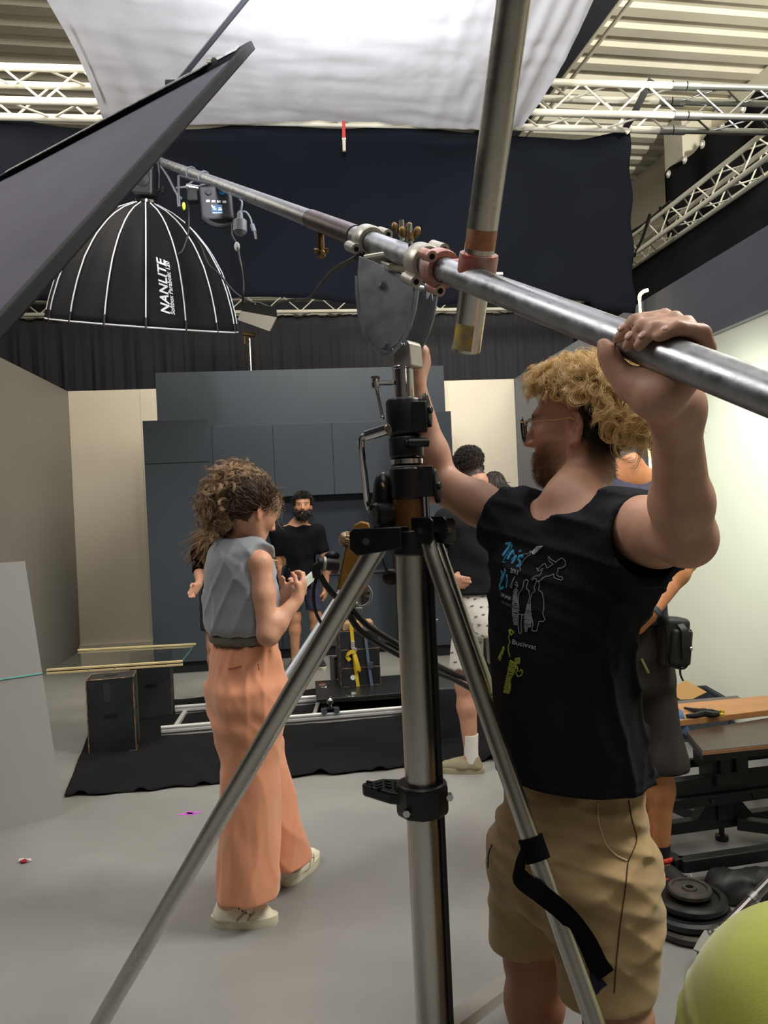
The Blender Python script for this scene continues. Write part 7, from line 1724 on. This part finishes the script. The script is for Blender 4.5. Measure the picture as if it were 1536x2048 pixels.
# ---- man in purple t-shirt behind the blond man, hand at his hip
YH = 3.08; cH = V(at(1256, 1150, YH).x, YH, 0)
HH = Fr(at(1204, 898, YH + .02), (-.55, .80, -.25), (-.25, 0, 1), 1.0)
zH = lambda px, py, dy=0: at(px, py, YH + dy)
aHr = onz(1326, 1772) + UP * .095 + V(0, .03, 0)
TH, bodyH, teeH, shH = figure('man in purple t-shirt and dark shorts behind the blond man, hand at his hip', (cH.x, YH, 0), (-.35, .94), HH,
    arms={1: (zH(1376, 1118, -.04), zH(1300, 1228, -.17), zH(1272, 1252, -.16) - zH(1300, 1228, -.17), V(0, 1, -.1), V(0, -.2, 1)), -1: (zH(1175, 1110, .2), zH(1180, 1225, .3), V(.1, .5, -1), V(1, 0, 0), V(0, 1, 0))},
    legs={1: (V(zH(1318, 1560).x, YH - .02, .48), aHr), -1: (V(cH.x - .10, YH + .05, .48), V(cH.x - .12, YH + .08, .09))}, tee=mat('purple_melange', '#4b4763', .9, var=.35, vscale=60, sheen=.2), bottoms=(at(1300, 1535, YH).z, mat('charcoal_twill', '#3a3531', .9, var=.1, spec=.2), .092), skin='#cf8f5f', hair=('#3a2a1c', lambda l: (l[:, 2] > .02) | (l[:, 1] < .02) & (l[:, 2] > -.06)), h=.0078,
    shoes=({1: V(.35, -.9, 0), -1: V(-.3, 1, 0)}, mat('black_red_mesh', '#1b1a1b', .7), mat('dark_rubber', '#1a1a1b', .6)), zs=at(1285, 985, YH).z + .055, waist=1.06, hemz=1.03, shw=.225, sleeve=.24, cut=.8, chest=.13, wst=(.155, .12))
MB().tube([aHr - UP * .05, aHr + UP * .06], [.042, .045], 14).build('sock', mat('black_sock', '#121212', .9), TH)
lab(MB().tube([zH(1307, 1218, -.16), zH(1302, 1226, -.168)], .033, 16).build('wrist_band', M_navy, TH), 'dark wrist band')
M_red = mat('red_trim', '#c4342a', .5); f2 = V(.35, -.9, 0).normalized(); r2 = f2.cross(UP); a0 = V(aHr.x, aHr.y, 0)
mb = MB().ball(a0 + f2 * .10 + r2 * .034 + UP * .045, (.02, .05, .018), 12, 8, Matrix((r2, f2, UP)).transposed()).ball(a0 + f2 * .16 + UP * .045, (.035, .03, .02), 12, 8, Matrix((r2, f2, UP)).transposed()); mb.build('red_panel', M_red, TH)
MB().tube([a0 + (f2 * math.cos(a_) * 1.15 + r2 * math.sin(a_)) * .043 + UP * (.088 + .018 * math.cos(a_)) for a_ in np.linspace(0, 6.28, 21)], .009, 8).build('red_collar', M_red, TH)
MB().strap(catmull([a0 + f2 * .05 - r2 * .044 + UP * .05, a0 + f2 * .09 - r2 * .046 + UP * .06, a0 + f2 * .13 - r2 * .040 + UP * .075], 4), .008, UP, .003).build('white_stripe', M_white, TH)
# ruffled waist cloth and pencil in the pocket
fr_ = SDF(); q0, q1 = zH(1276, 1283, -.06), zH(1314, 1290, -.06)
fr_.cone(q0, q1, .022, .026, .02).cone(q0 - UP * .01, q1 - UP * .03, .018, .022, .02); _ff = folds(91, 130, .6, 4, [(1, 0, .1)]); fr_.field(lambda P: .012 * _ff(P))
sdf_obj(fr_, q0 - V(.08, .08, .1), q1 + V(.08, .08, .08), .006, 'gathered_hem', bpy.data.materials['purple_melange'], TH, 1)
tag(MB().cyl(zH(1283, 1318, -.135), zH(1297, 1346, -.14), .005, n=8).build('pencil', mat('olive_pencil', '#8d8752', .5)), 'olive pencil clipped in the dark shorts pocket', 'pencil')
# belt pouch
pc_ = at(1344, 1283, YH - .12); kx = (YH - .10) / FPX
po = thing('belt_pouch', 'black belt pouch on the hip of the man in purple', 'pouch', pc_)
Rq = Matrix((CR, _f0, CU)).transposed() @ Matrix.Rotation(.22, 3, 'Z') @ Matrix.Rotation(math.radians(5), 3, 'Y')
def pq_(a, b, d=0): return pc_ + Rq @ V((a - 1340) * kx, d, (1283 - b) * kx)
M_ny = mat('black_nylon', '#1b1b19', .6, bump=.15, bscale=300, var=.1)
MB().box(pc_, (56 * kx, .085, 98 * kx), Rq).build('body', M_ny, po, smooth=30, bevel=.022, segs=4)
MB().box(pq_(1343, 1290, -.05), (44 * kx, .03, 70 * kx), Rq).build('front_pocket', M_ny, po, smooth=30, bevel=.012, segs=3)
MB().strap(catmull([pq_(1338, 1245, -.05), pq_(1342, 1258, -.07), pq_(1344, 1285, -.074), pq_(1350, 1312, -.070)], 5), .03, Rq @ V(1, 0, 0), .004).build('flap_strap', M_black, po)
MB().ball(pq_(1358, 1290, -.07), .008, 12, 8).build('snap', M_chrome, po)
MB().tube(catmull([pq_(1310, 1250, -.04), pq_(1312, 1280, -.05), pq_(1318, 1320, -.045), pq_(1345, 1332, -.045), pq_(1362, 1325, -.045), pq_(1369, 1290, -.04), pq_(1367, 1255, -.035)], 6), .004, 6).build('zip', M_blackm, po)
MB().tube(catmull([pq_(1352, 1330, -.03), pq_(1354, 1345, -.03), pq_(1361, 1357, -.03)], 4), .004, 6).build('cord', M_black, po)
MB().box(pq_(1352, 1305, -.067), (12 * kx, .006, 6 * kx), Rq).build('label_patch', M_hole, po, smooth=0)
